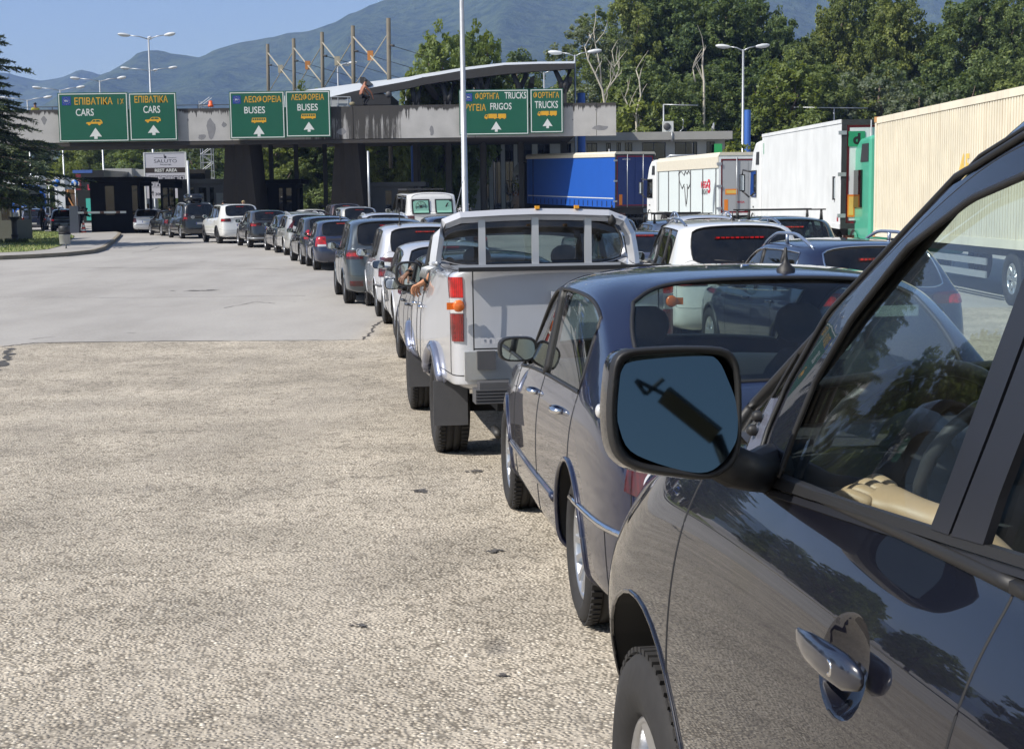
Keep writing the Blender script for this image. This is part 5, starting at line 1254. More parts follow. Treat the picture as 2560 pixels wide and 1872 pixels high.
M_INK = mat('sign_ink', (.02, .02, .03), .5); M_BRN = mat('sign_brown', (.030, .020, .017), .5)
mb = MB(); text_on(mb, 'SALUTO', (0, Y-.006, 0), (1, 0, 0), (0, 0, 1), (fx(387), fz(407), fx(444), fz(399)), 0, -.004); text_on(mb, 'Find your Light', (0, Y-.006, 0), (1, 0, 0), (0, 0, 1), (fx(402), fz(414), fx(430), fz(410)), 0)
mb.span((fx(387), Y-.008, fz(395)), (fx(409), Y-.003, fz(394.4))); mb.span((fx(421), Y-.008, fz(395)), (fx(443), Y-.003, fz(394.4))); mb.span((fx(412), Y-.008, fz(396)), (fx(418), Y-.003, fz(390))); mb.span((fx(411.6), Y-.008, fz(390)), (fx(413.5), Y-.003, fz(386.5))); W(mb, 'lettering', M_INK, rb, fixn=False)
mb = MB(); mb.span((X0+.04, Y-.010, fz(432)), (X1-.04, Y-.002, fz(419.5)), 0); text_on(mb, 'REST AREA', (0, Y-.013, 0), (1, 0, 0), (0, 0, 1), (fx(388), fz(430), fx(444), fz(422)), 1, .03); W(mb, 'title_band', [M_BRN, M_SWHITE], rb, fixn=False)
mb = MB()
def icon(cx, cy, kind):
    x, z = fx(cx), fz(cy); s = .19
    for a, b in (((-s, -s), (s, -s+.025)), ((-s, s-.025), (s, s)), ((-s, -s), (-s+.025, s)), ((s-.025, -s), (s, s))): mb.span((x+a[0], Y-.008, z+a[1]), (x+b[0], Y-.003, z+b[1]))
    dsk = lambda dx, dz, r: mb.prism([(x+dx+r*math.cos(t*math.pi/5), z+dz+r*math.sin(t*math.pi/5)) for t in range(10)], (0, Y-.008, 0), (1, 0, 0), (0, 0, 1), (0, .004, 0))
    if kind == 0:
        for dx in (-.07, .07): dsk(dx, .09, .03); mb.span((x+dx-.03, Y-.008, z-.13), (x+dx+.03, Y-.003, z+.055))
    elif kind == 1: dsk(-.02, .1, .03); dsk(.01, -.06, .07)
    elif kind == 2: mb.span((x-.1, Y-.008, z-.05), (x+.1, Y-.003, z+.06))
    elif kind == 3: mb.span((x-.07, Y-.008, z-.12), (x-.04, Y-.003, z+.12)); mb.span((x+.04, Y-.008, z-.12), (x+.07, Y-.003, z+.12))
    elif kind == 4: dsk(-.04, .02, .07); dsk(.05, .02, .07); mb.span((x-.07, Y-.008, z-.10), (x+.07, Y-.003, z-.02))
    elif kind == 5: dsk(0, .02, .09)
    else: mb.prism([(x-.08, z-.1), (x+.08, z-.1), (x, z+.13)], (0, Y-.008, 0), (1, 0, 0), (0, 0, 1), (0, .004, 0))
for i in range(6): icon(379+15.2*i, 446, i)
icon(379, 462, 5); icon(395, 462, 6)
mb.prism([(fx(381), fz(481)), (fx(383.6), fz(481)), (fx(381), fz(477)), (fx(381), fz(477))], (0, Y-.008, 0), (1, 0, 0), (0, 0, 1), (0, .004, 0)); mb.span((fx(380.2), Y-.008, fz(489)), (fx(381.8), Y-.003, fz(480))); mb.prism([(fx(378), fz(482)), (fx(384), fz(482)), (fx(381), fz(476))], (0, Y-.009, 0), (1, 0, 0), (0, 0, 1), (0, .004, 0))
text_on(mb, '300', (0, Y-.006, 0), (1, 0, 0), (0, 0, 1), (fx(387), fz(489), fx(404), fz(482)), 0, .02); W(mb, 'pictograms', M_INK, rb, fixn=False)
# ---- lamp posts
def lamp_post(px, ytop, Y, arms, lab, m=M_STEEL, r=.11, lean=0., hl=2.0, base=None, hs=1., twist=0.):
    t = at(px, ytop, Y); z0 = gz(Y); root = empty('lamp_post', (t.x, Y, z0), twist, lab, 'lamp post', 'street lamps')
    h = t.z-z0; mb = MB(); mb.tube([(0, 0, 0), (0, 0, 1.2), (0, 0, 1.25), (0, 0, h)], [r*1.25, r*1.25, r, r*.62], 10); mb.build('pole', m, root)
    for a in arms:
        dx, dy = math.cos(R(a)), math.sin(R(a)); L = hl
        mb = MB(); mb.tube([(0, 0, h-.1), (dx*L*.5, dy*L*.5, h+.12), (dx*L, dy*L, h+.2)], [.05, .045, .04], 6); ao = mb.build('arm', m, root)
        mb = MB(); rows = []
        for tt, w, hh in ((0, .05, .05), (.12, .13, .10), (.45, .20, .15), (.8, .17, .13), (1., .06, .06)):
            c = Vector((dx*(L+tt*hs), dy*(L+tt*hs), h+.2+.10*tt)); s = Vector((-dy, dx, 0))
            rows.append([c+s*math.cos(q)*w*hs+Vector((0, 0, 1))*math.sin(q)*hh*hs*(1 if math.sin(q) > 0 else 1.2) for q in [2*math.pi*k/10 for k in range(11)]])
        mb.grid(rows); mb.build('lamp_head', mat('lamp_head_grey', (.55, .57, .58), .4, var=.05), ao)
    return root
lamp_post(371, 96, 128, (195, -15, 100), 'tall double headed street lamp rising behind the second green sign', hl=1.5, hs=1.0)
lamp_post(374, 176, 170, (185, -5, 90), 'smaller three headed street lamp just below the tall one', hl=2.2, hs=1.0)
lamp_post(249, 202, 160, (190, -10), 'double headed street lamp above the first green sign', hl=2., hs=1.0)
lamp_post(150, 225, 170, (190, -10), 'low double headed street lamp at the left edge of the first green sign', hl=2., hs=1.0)
lamp_post(68, 250, 170, (190, -10), 'street lamp half hidden by the conifer tips', hl=2., hs=1.0)
lamp_post(844, 165, 150, (60, -10), 'street lamp seen between the third and fourth mast', hl=1.0, hs=1.0)
lamp_post(1437, 138, 118, (168, -8), 'double headed street lamp at the right end of the curved roof', hl=1., hs=1.1)
lamp_post(1360, 182, 150, (185, -5), 'thin lamp seen beneath the curved roof', hl=1., hs=.9)
lamp_post(1015, 230, 150, (185, -5), 'thin T topped lamp behind the gantry left of the lamp post', hl=1., hs=.6)
lamp_post(1858, 124, 105, (170, 10), 'double headed street lamp beside the blue column', hl=.9, hs=1.0)
# tall foreground pole (its head is above the frame)
Yp = 58.
lamp_post(1153, -70, Yp, (170, 10), 'tallest grey lamp post crossing the truck sign, its top out of frame', r=.135)
for px, yt, yb, Y, d, lab in ((566, 360, 520, 92, .17, 'white steel pole in front of the dark pier'), (469, 402, 505, 88, .16, 'short white pole right of the rest area board'), (920, 378, 515, 88, .14, 'thin white pole in front of the second pier'), (1523, 373, 420, 100, .10, 'short pale post above the blue lorry')):
    mb = MB(); a = at(px, yt, Y); mb.tube([(a.x, Y, gz(Y)), (a.x, Y, a.z)], d/2, 10); tag(mb.build('pole', M_STEEL), lab, 'pole')
M_BLUECOL = mat('blue_painted_column', (.035, .12, .42), .5, var=.15, scale=1.2)
for px, yt, Y, d, lab in ((1453, 235, 110, .58, 'thick blue column behind the right end of the gantry'), (1869, 277, 112, .48, 'thick blue column beside the right street lamp'), (1030, 350, 108, .22, 'slim blue column under the gantry')):
    mb = MB(); a = at(px, yt, Y); mb.lathe([(d/2*.96, a.z+.05), (d/2, a.z), (d/2, gz(Y))], 20, 0, 'z', (a.x, Y, 0)); mb.lathe([(.001, a.z+.05), (d/2*.96, a.z+.05)], 20, 0, 'z', (a.x, Y, 0)); tag(mb.build('blue_column', M_BLUECOL), lab, 'column')
for x0, x1, yy, xp, Y, lab in ((1658, 1745, 262, 1659, 125, 'thin L shaped post above the office building'), (1985, 2170, 269, 2085, 125, 'thin T shaped post above the white refrigerated lorry')):
    mb = MB(); a, b, c = at(x0, yy, Y), at(x1, yy+2, Y), at(xp, yy, Y); mb.tube([a, b], .05, 6); mb.tube([(c.x, Y, gz(Y)), (c.x, Y, c.z)], .07, 6); tag(mb.build('cable_post', M_STEEL), lab, 'post')
# ================================================================== street things on the left
bm = Matrix
def wpos(px, py, h=0): p = gpt(px, py, h) if h else ground(px, py); return p
M_GALV = mat('dull_zinc', (.36, .36, .34), .5, .4, var=.2, scale=8)
p = gpt(163, 621, .15); z0 = gz(p.y)+.15
root = empty('litter_bin', (p.x, p.y, z0), 0, 'grey metal litter bin with black bag rim on the island', 'litter bin')
mb = MB(); mb.tube([(.04, 0, 0), (.04, 0, .5)], .03, 8); mb.build('post', M_STEEL, root)
mb = MB(); mb.lathe([(.0, .17), (.205, .17), (.21, .19), (.22, .52), (.228, .53), (.228, .55), (.222, .56)], 24, smooth=True); mb.build('bucket', M_GALV, root)
mb = MB(); mb.lathe([(.225, .55), (.245, .59), (.235, .64), (.215, .66), (.20, .60)], 20); mb.build('bin_bag', M_BLACK, root)
mb = MB(); mb.lathe([(.215, .66), (.225, .68), (.225, .88), (.20, .90), (0, .91)], 24); mb.build('hood', M_TRIM, root)
p = gpt(38, 607, .15); z0 = gz(p.y)+.15
root = empty('iron_post', (p.x, p.y, z0), 0, 'dark cast iron post with a wide flat top on the grass', 'post')
mb = MB(); mb.lathe([(0, 0), (.24, 0), (.24, .05), (.15, .10), (.15, .30), (.17, .32), (.17, .36), (.13, .40), (.125, .95), (.15, 1.02), (.27, 1.15), (.28, 1.19), (0, 1.19)], 16); mb.build('shaft', mat('cast_iron', (.035, .036, .037), .5, .3, var=.2), root)
mb = MB(); r2 = random.Random(9)
for k in range(160):
    a = r2.uniform(0, 6.28); r = r2.uniform(.15, .7); x, y = math.cos(a)*r, math.sin(a)*r; mb.add([(x-.04, y, 0), (x+.04, y, 0), (x+r2.uniform(-.08, .08), y, r2.uniform(.08, .26))], [(0, 1, 2)])
o = mb.build('weeds', mat('weed_green', (.05, .07, .025), .8, var=.4), fixn=False); o.location = (p.x, p.y, z0); tag(o, 'weeds around the foot of the iron post', 'weeds', None, 'stuff')
# barrier
Y = 92.5; a = at(188, 560, Y); z0 = gz(Y)
bw = at(199, 500, Y).x-at(177, 500, Y).x; bx_ = a.x; zt_ = at(188, 515, Y).z; zb2 = at(198, 532, Y).z
root = empty('barrier', (bx_, Y, z0), 0, 'grey barrier cabinet with its white boom lowered across the lane', 'barrier')
mb = MB(); mb.box((0, 0, (zt_-z0)/2), (bw, .4, zt_-z0)); mb.build('cabinet', mat('cabinet_grey', (.17, .18, .21), .45, var=.06), root)
L = at(318, 535, Y).x-a.x; mb = MB(); mb.box((L/2+bw/4, -.26, zb2-z0), (L-bw/2, .05, .13)); mb.build('boom', M_SWHITE, root)
for k in range(3):
    mb = MB(); mb.box((bw/2+.5+k*1.0, -.29, zb2-z0), (.25, .006, .125)); mb.build('red_band', M_RED, root)
def cone(px, py, Y, lab):
    a = at(px, py, Y); root = empty('traffic_cone', (a.x, Y, gz(Y)), 0, lab, 'traffic cone'); mb = MB(); mb.box((0, 0, .02), (.38, .38, .04))
    H = .78; pr = lambda z: .15*(1-z/H)+.03
    for i in range(6): mb.lathe([(pr(i*H/6), .04+i*H/6), (pr((i+1)*H/6), .04+(i+1)*H/6)], 16, i % 2)
    mb.build('body', [mat('cone_red', (.55, .05, .02), .5), M_SWHITE], root)
cone(209, 572, 92.6, 'red and white banded traffic cone beside the barrier cabinet')
def disc_sign(px, py, Y, r, base, mark, lab, pole_px=None):
    a = at(px, py, Y); root = empty('traffic_sign', (a.x, Y, gz(Y)), 0, lab, 'traffic sign'); h = a.z-gz(Y)
    mb = MB(); mb.tube([(0, .05, 0), (0, .05, h)], .04, 8); mb.build('post', M_STEEL, root)
    mb = MB(); mb.lathe([(.001, -.01), (r, -.01), (r, .02), (.001, .02)], 24, 0, 'y', (0, 0, h)); mb.lathe([(r*.82, -.014), (r*1.0, -.014)], 24, 1, 'y', (0, 0, h)); 
    if mark == 'bar': mb.box((0, -.02, h), (r*1.7, .006, r*.2), 1, Matrix.Rotation(R(45), 3, 'Y'))
    if mark == 'arrow': mb.prism([(-.12, -.02), (0, .2), (.12, -.02), (.05, -.02), (.05, -.2), (-.05, -.2), (-.05, -.02)], (0, -.022, h), (1, 0, 0), (0, 0, 1), (0, .005, 0), 1)
    if mark == 'entry': mb.box((0, -.02, h), (r*1.3, .006, r*.35), 1)
    mb.build('disc', [base, M_SWHITE], root)
M_SB = mat('sign_blue_bright', (.02, .14, .50), .4)
disc_sign(141, 458, 112, .36, M_SB, 'bar', 'round blue sign with a white slash in front of the white lorry')
disc_sign(187, 459, 110, .34, M_SB, 'arrow', 'round blue sign with a white arrow left of the black coach')
disc_sign(121, 455, 114, .30, M_RED, 'entry', 'small round red sign on a thin post before the blue lorry')
mb = MB(); a = at(527, 266, YG+.5); mb.lathe([(0, -.05), (.17, -.05), (.17, .08), (.11, .10), (.12, .27), (.08, .32), (0, .32)], 14, 0, 'z', tuple(a)); tag(mb.build('orange_beacon', mat('orange_plastic', (.85, .12, .02), .4)), 'orange beacon on top of the gantry between the sign pairs', 'beacon')
# ================================================================== people
def skin_body(name, joints, bones, mats_, parent=None, lvl=2):
    names = list(joints); me = bpy.data.meshes.new(name); idx = {n: i for i, n in enumerate(names)}
    me.from_pydata([joints[n][0] for n in names], [(idx[a], idx[b]) for a, b in bones], []); o = bpy.data.objects.new(name, me); COL.objects.link(o)
    md = o.modifiers.new('s', 'SKIN'); sd = me.skin_vertices[0].data
    for n in names:
        r = joints[n][1]; sd[idx[n]].radius = (r, r) if not isinstance(r, tuple) else r
    sd[0].use_root = True
    s = o.modifiers.new('u', 'SUBSURF'); s.levels = lvl; s.render_levels = lvl
    dg = bpy.context.evaluated_depsgraph_get(); bpy.context.view_layer.update(); m2 = bpy.data.meshes.new_from_object(o.evaluated_get(bpy.context.evaluated_depsgraph_get()))
    bpy.data.objects.remove(o); m2.name = name
    for m in (mats_ if isinstance(mats_, list) else [mats_]): m2.materials.append(m)
    for p in m2.polygons: p.use_smooth = True
    o = bpy.data.objects.new(name, m2); COL.objects.link(o); o.parent = parent; return o
def person(x, y, z, rz, lab, top, legs, skin=M_SKIN, hairm=M_BLACK, pose='stand', hs=1., sleeves=True):
    V = Vector
    if pose == 'stand': J = dict(pel=(V((0, 0, .95)), .14), bel=(V((0, .01, 1.12)), .14), che=(V((0, 0, 1.36)), .165), nec=(V((0, .01, 1.50)), .06), hd0=(V((0, .03, 1.60)), .085), hd1=(V((0, .03, 1.72)), .075), sl=(V((-.19, 0, 1.43)), .065), sr=(V((.19, 0, 1.43)), .065), el=(V((-.27, .02, 1.16)), .045), er=(V((.27, .02, 1.16)), .045), wl=(V((-.28, .10, .92)), .03), wr=(V((.28, .10, .92)), .03), hl=(V((-.27, .13, .82)), .035), hr=(V((.27, .13, .82)), .035), kl=(V((-.12, .03, .50)), .065), kr=(V((.13, .0, .50)), .065), al=(V((-.16, .10, .09)), .045), ar=(V((.18, -.12, .09)), .045), tl=(V((-.18, .24, .04)), .04), tr=(V((.20, .02, .04)), .04), hipl=(V((-.09, 0, .88)), .095), hipr=(V((.09, 0, .88)), .095))
    elif pose == 'lean': J = dict(pel=(V((0, -.1, .95)), .14), bel=(V((0, 0, 1.10)), .14), che=(V((0, .16, 1.28)), .165), nec=(V((0, .27, 1.40)), .06), hd0=(V((0, .34, 1.48)), .085), hd1=(V((0, .38, 1.59)), .075), sl=(V((-.19, .2, 1.34)), .065), sr=(V((.19, .2, 1.34)), .065), el=(V((-.25, .42, 1.15)), .045), er=(V((.25, .42, 1.15)), .045), wl=(V((-.18, .62, 1.08)), .03), wr=(V((.18, .62, 1.08)), .03), hl=(V((-.15, .70, 1.06)), .035), hr=(V((.15, .70, 1.06)), .035), kl=(V((-.12, -.05, .50)), .065), kr=(V((.13, .05, .50)), .065), al=(V((-.13, -.15, .09)), .045), ar=(V((.14, .0, .09)), .045), tl=(V((-.14, 0, .04)), .04), tr=(V((.16, .14, .04)), .04), hipl=(V((-.09, -.08, .88)), .095), hipr=(V((.09, -.08, .88)), .095))
    else: J = dict(pel=(V((0, -.22, .52)), .15), bel=(V((0, -.17, .70)), .13), che=(V((0, -.08, .97)), .165), nec=(V((0, .0, 1.14)), .06), hd0=(V((0, .06, 1.22)), .085), hd1=(V((0, .10, 1.34)), .078), sl=(V((-.20, -.04, 1.04)), .07), sr=(V((.20, -.04, 1.04)), .07), el=(V((-.27, .26, .72)), .048), er=(V((.27, .28, .72)), .048), wl=(V((-.2, .36, .48)), .03), wr=(V((.2, .40, .45)), .03), hl=(V((-.18, .38, .38)), .036), hr=(V((.18, .42, .35)), .036), kl=(V((-.18, .22, .55)), .08), kr=(V((.20, .20, .48)), .08), al=(V((-.15, -.02, .10)), .048), ar=(V((.17, -.06, .10)), .048), tl=(V((-.16, .14, .04)), .04), tr=(V((.18, .10, .04)), .04), hipl=(V((-.1, -.18, .50)), .11), hipr=(V((.1, -.18, .50)), .11))
    root = empty('person', (x, y, z), rz, lab, 'person'); root.scale = (hs,)*3
    bones = [('pel', 'bel'), ('bel', 'che'), ('che', 'nec'), ('nec', 'hd0'), ('hd0', 'hd1'), ('che', 'sl'), ('che', 'sr'), ('sl', 'el'), ('sr', 'er'), ('el', 'wl'), ('er', 'wr'), ('wl', 'hl'), ('wr', 'hr'), ('pel', 'hipl'), ('pel', 'hipr'), ('hipl', 'kl'), ('hipr', 'kr'), ('kl', 'al'), ('kr', 'ar'), ('al', 'tl'), ('ar', 'tr')]
    b = skin_body('body', J, bones, [skin, top, legs, M_BLACK], root)
    for p in b.data.polygons:
        c = p.center; zz = c.z; k = 0
        dk = min((c-J[n][0]).length for n in ('kl', 'kr', 'hipl', 'hipr', 'pel', 'al', 'ar')); dn = min((c-J[n][0]).length for n in ('bel', 'che', 'sl', 'sr')+(('el', 'er', 'wl', 'wr') if sleeves else ()))
        dh = min((c-J[n][0]).length for n in ('hd0', 'hd1', 'hl', 'hr', 'nec')); df = min((c-J[n][0]).length for n in ('tl', 'tr'))
        m = min(dk, dn, dh, df); k = 2 if m == dk else (1 if m == dn else (0 if m == dh else 3)); p.material_index = k
    h = J['hd1'][0]; mb = MB(); f = (J['hd1'][0]-J['hd0'][0]).normalized()
    rows = []
    for i in range(7):
        t = i/6*math.pi*.62; rows.append([(h.x+.092*math.sin(t)*math.cos(a), h.y-.012+.105*math.sin(t)*math.sin(a), h.z-.015+.10*math.cos(t)+(.05*max(0, math.sin(a)) if i > 3 else 0)) for a in [2*math.pi*k/14 for k in range(15)]])
    mb.grid(rows); mb.build('hair', hairm, root); return root
M_CLB = mat('black_cloth', (.012, .012, .014), .9, var=.3); M_CLW = mat('white_cloth', (.60, .60, .58), .9, var=.1); M_CLG = mat('khaki_cloth', (.22, .19, .12), .9, var=.15); M_CLBL = mat('blue_cloth', (.05, .18, .50), .9, var=.15); M_TAN = mat('tanned_skin', (.30, .12, .065), .5, var=.15, scale=10); M_HAIRB = mat('fair_hair', (.35, .26, .13), .7)
a = at(912, 266, YG+.2); person(a.x, YG+.20, zt, R(-62), 'shirtless man in dark shorts crouching on top of the gantry', M_TAN, M_CLB, M_TAN, pose='crouch', hs=1.12)
a = at(886, 266, YG+.2); mb = MB(); mb.lathe([(0, 0), (.14, .02), (.20, .12), (.15, .24), (0, .27)], 12, 0, 'z', (at(880, 266, YG).x, YG+.25, zt)); tag(mb.build('cloth_bag', M_CLG), 'pale yellow cloth bag beside the crouching man', 'bag')
a = at(88, 266, YG+.9); person(a.x, YG+.9, zt-1.28, R(30), 'worker in a yellow vest standing behind the conifer tips on the gantry', mat('yellow_vest', (.50, .46, .06), .8), mat('orange_trousers', (.7, .15, .05), .8))
def ppl(px, py, Y, rz, lab, top, legs, **k):
    a = at(px, py, Y); return person(a.x, Y, gz(Y), R(rz), lab, top, legs, **k)
ppl(106, 555, 99.0, 150, 'man all in black standing with legs apart beside the black hatchback', M_CLB, M_CLB, hs=1.03)
ppl(195, 560, 98.5, -60, 'person in black leaning at the dark booth with something white in hand', M_CLB, M_CLB, pose='lean')
ppl(205, 562, 97.8, -50, 'shorter person in black just right of the leaning one', M_CLB, M_CLB, pose='lean', hs=.95)
ppl(38, 545, 103, 20, 'bending man in a white shirt and khaki shorts at the far left', M_CLW, M_CLG, pose='lean', hs=.95)
ppl(52, 540, 108, 200, 'person in a white top standing behind the bending man', M_CLW, M_CLB)
ppl(371, 520, 98.2, 180, 'fair haired person in black behind the silver estate at the booth', M_CLB, M_CLB, hairm=M_HAIRB, hs=1.0)
ppl(440, 525, 86.5, 120, 'person in a bright blue shirt bent beside the black van', M_CLBL, M_CLB, pose='lean', hs=.98)
ppl(559, 512, 76.5, 175, 'dark haired person looking over the roof of the white sport utility', M_CLB, M_CLB, hs=1.08)
ppl(609, 515, 80.5, 175, 'fair haired person behind the white sport utility roof', M_CLB, M_CLB, hairm=M_HAIRB, hs=1.08)
# ---- hand with five fingers (palm faces -Z, fingers along +Y, thumb on +X side)
def hand_mesh(name, mats_, curl=.5, parent=None, arm=(), s=1., fr=1.):
    V = Vector; J = {'w': (V((0, 0, 0)), (.028, .020)), 'p0': (V((0, .035, 0)), (.036, .017)), 'p1': (V((0, .075, .002)), (.040, .015))}; B = [('w', 'p0'), ('p0', 'p1')]; prev = 'w'
    for i, (p, r) in enumerate(arm): J['a%d' % i] = (V(p), r); B.append((prev, 'a%d' % i)); prev = 'a%d' % i
    o = skin_body(name, J, B, mats_, parent)
    vs, fs = [v.co.copy() for v in o.data.vertices], [tuple(p.vertices) for p in o.data.polygons]
    for i, (x, l, r) in enumerate(((-.033, .062, .0078), (-.012, .078, .0086), (.011, .084, .0088), (.032, .074, .0085))):
        r = r*fr; q = V((x, .075, .0)); Jf = {'r': (V((x*.8, .05, .0)), r*1.15)}; a = .12+.05*i; bn = [('r', 'k0')]; Jf['k0'] = (q+V((0, .012, .004)), r*1.12)
        for k, f in enumerate((.45, .31, .24)):
            a += curl*(.75, .95, .6)[k]*(1+.08*i); q = q+V((0, math.cos(a), -math.sin(a)))*l*f if k else q+V((0, .012, .004))+V((0, math.cos(a), -math.sin(a)))*l*f
            Jf['k%d' % (k+1)] = (q.copy(), r*(1-.10*k)); bn.append(('k%d' % k, 'k%d' % (k+1)))
        f_ = skin_body('f', Jf, bn, mats_); n = len(vs); vs += [v.co.copy() for v in f_.data.vertices]; fs += [tuple(i_+n for i_ in p.vertices) for p in f_.data.polygons]; bpy.data.objects.remove(f_)
    Jt = {'r': (V((.018, .02, -.004)), .014), 't0': (V((.042, .040, -.012)), .0125), 't1': (V((.060, .068, -.022)), .0105), 't2': (V((.066, .092, -.030)), .0088)}
    f_ = skin_body('f', Jt, [('r', 't0'), ('t0', 't1'), ('t1', 't2')], mats_); n = len(vs); vs += [v.co.copy() for v in f_.data.vertices]; fs += [tuple(i_+n for i_ in p.vertices) for p in f_.data.polygons]; bpy.data.objects.remove(f_)
    me = bpy.data.meshes.new(name); me.from_pydata([v*s for v in vs], [], fs); me.materials.append(mats_)
    for p in me.polygons: p.use_smooth = True
    o.data = me; return o
M_SKINH = mat('forearm_skin', (.46, .22, .12), .48, var=.18, scale=35, bmp=.35, bdist=.002)  # warm skin tone of the arm outside the pickup
hr = empty('person', (0, 0, 0), 0, 'bare forearm with a dark wristband hanging out of the silver pickup window', 'person')
o = hand_mesh('body', M_SKINH, .62, hr, (((0, -.03, .004), .026), ((0, -.10, .012), .036), ((0, -.20, .02), .043), ((0, -.30, .02), .046)), 1.2)
mb = MB(); mb.lathe([(.034, -.012), (.037, -.008), (.037, .008), (.034, .012)], 18, 0, 'y', (0, -.035, .004)); mb.build('wristband', M_BLACK, hr)
# the forearm lies on the sill of the driver window and the hand hangs down outside the door
PK = pick.root; Mp = Matrix.LocRotScale(PK.location, PK.rotation_euler, None)
A = at(1098, 682, 12.2); Bp = at(1062, 704, 12.3)
d = (Bp-A).normalized(); up = Vector((0, 0, 1)); xx = d.cross(up).normalized(); zz = xx.cross(d)
hr.matrix_world = Matrix(((xx.x, d.x, zz.x, Bp.x), (xx.y, d.y, zz.y, Bp.y), (xx.z, d.z, zz.z, Bp.z), (0, 0, 0, 1)))
# ================================================================== lorries
def streaked(name, col, dirt, amt, vs=(3.5, 3.5, .22)):
    m, nt, bs, out = _nt(name); t = tex(nt, 'noise', 1.2, detail=7, rough=.7, vec=vs); t2 = tex(nt, 'noise', 1.1, detail=4)
    c = mixc(nt, ramp(nt, t2.outputs[0], [(.3, 0.), (.7, 1.)]), [k*.9 for k in col], [min(1, k*1.06) for k in col]); c = mixc(nt, ramp(nt, t.outputs[0], [(.54, 0.), (.78, amt)]), c, dirt)
    nt.links.new(c, bs.inputs['Base Color']); bs.inputs['Roughness'].default_value = .5; MATS[name] = m; return m
M_TCREAM = streaked('container_cream', (.74, .68, .54), (.36, .24, .13), .55); M_TBLUE = mat('curtain_blue', (.012, .085, .40), .5, var=.08, scale=1.2, bmp=.15, bdist=.03)
M_TWHITE = streaked('trailer_white', (.68, .70, .70), (.36, .36, .34), .35, (.8, .8, .25)); M_TDARK = mat('lorry_chassis', (.03, .03, .032), .6, var=.3); M_REDB = mat('red_reflective', (.30, .012, .02), .5, var=.1); M_ORN = mat('orange_marker', (.75, .22, .02), .5, var=.1); M_YEL = mat('yellow_marker', (.72, .50, .12), .5); M_CURT = mat('white_curtain', (.60, .66, .66), .5, var=.06, scale=1.5, bmp=.15, bdist=.03)
M_CREAMR = mat('dirty_cream_roof', (.60, .56, .46), .6, var=.12)
def lorry(lab, rear, front, H, zbot, side, cab, name='lorry', ctrim=None, kind='box', cabh=3.7):
    """rear/front: world positions of the left rear and left front lower corners of the load body"""
    d = (front-rear); Lg = d.length; yaw = math.atan2(-d.x, d.y); root = empty(name, (rear.x, rear.y, gz(rear.y)), yaw, lab, 'lorry', 'lorries in the truck lane'); root.rotation_euler = (math.atan2(front.z-rear.z, Lg), 0, yaw)
    Wd = 2.5; z0, z1 = zbot, H
    mb = MB(); mb.span((0, 0, z0), (Wd, Lg, z1)); body = mb.build('container' if kind == 'cont' else 'box_body', side, root)
    mb = MB(); mb.span((.5, .4, .85), (2.0, Lg+2.6, z0-.002)); mb.build('chassis', M_TDARK, root)
    tm, rm = wheel_meshes(.50, .30, .29, 'truck')
    for y in (1.6, 2.9, 4.2, Lg-.9, Lg+2.2):
        for x in (.19, Wd-.19):
            w = bpy.data.objects.new('wheel', tm); COL.objects.link(w); w.parent = root; w.location = (x, y, .50)
            if x > 1: w.rotation_euler = (0, 0, math.pi)
            r_ = bpy.data.objects.new('rim', rm); COL.objects.link(r_); r_.parent = w
    # cab
    c0 = Lg+.75; c1 = c0+2.3; z_ = .55; prof = [(c0, z_), (c1-.05, z_), (c1, 1.2), (c1, 2.0), (c1-.16, 2.75), (c1-.62, cabh-.28), (c1-1.25, cabh), (c0, cabh+.05)]
    mb = MB(); mb.prism([(a, b) for a, b in prof], (.03, 0, 0), (0, 1, 0), (0, 0, 1), (Wd-.06, 0, 0)); cb = mb.build('cab', cab, root)
    md = cb.modifiers.new('b', 'BEVEL'); md.width = .10; md.segments = 3
    for x, s in ((.03, -1), (Wd-.03, 1)):
        mb = MB(); mb.prism([(c1-.22, 1.75), (c1-.40, 2.70), (c0+.70, 2.70), (c0+.70, 1.75)], (x+s*.004, 0, 0), (0, 1, 0), (0, 0, 1), (s*.035, 0, 0)); mb.build('side_window', G_DARK, cb)
        mb = MB(); mb.prism([(c0+.12, 2.9), (c0+.12, 3.35), (c0+.75, 3.35), (c0+.9, 2.9)], (x+s*.004, 0, 0), (0, 1, 0), (0, 0, 1), (s*.012, 0, 0)); mb.build('sleeper_window', M_TRIM, cb)
        mb = MB(); mb.tube([(x, c1-.25, 2.65), (x+s*.28, c1-.0, 2.72), (x+s*.30, c1, 2.55)], .035, 6); mb.box((x+s*.30, c1-.02, 2.25), (.20, .10, .62)); mb.tube([(x+s*.30, c1, 1.95), (x+s*.05, c1-.12, 1.72)], .035, 6); mh_ = mb.build('cab_mirror', M_TRIM, root)
        mb = MB(); mb.box((x+s*.30, c1-.078, 2.25), (.16, .006, .54)); mb.build('mirror_glass', M_MIRR, mh_)
        mb = MB(); mb.box((x+s*.01, c0+1.45, 1.38), (.03, .18, .05)); mb.build('cab_handle', M_TRIM, cb)
        mb = MB(); mb.lathe([(.62, -.02), (.56, .02)], 24, 0, 'x', (x+s*.015, Lg+2.2, .55)); mb.build('wheel_arch', M_TRIM, cb)
    mb = MB(); mb.prism([(.25, 1.85), (Wd-.25, 1.85), (Wd-.35, 2.9), (.35, 2.9)], (0, c1+.0, 0), (1, 0, 0), (0, 0, 1), (0, .01, 0)); mb.build('windscreen', G_DARK, cb)
    # underrun bar and lights
    mb = MB(); mb.span((.05, -.02, .55), (Wd-.05, .08, .68)); mb.build('underrun_bar', M_TDARK, root)
    for x in (.35, Wd-.35):
        mb = MB(); mb.span((x-.28, -.05, .82), (x+.28, .0, .95)); mb.build('tail_light', M_RED, root)
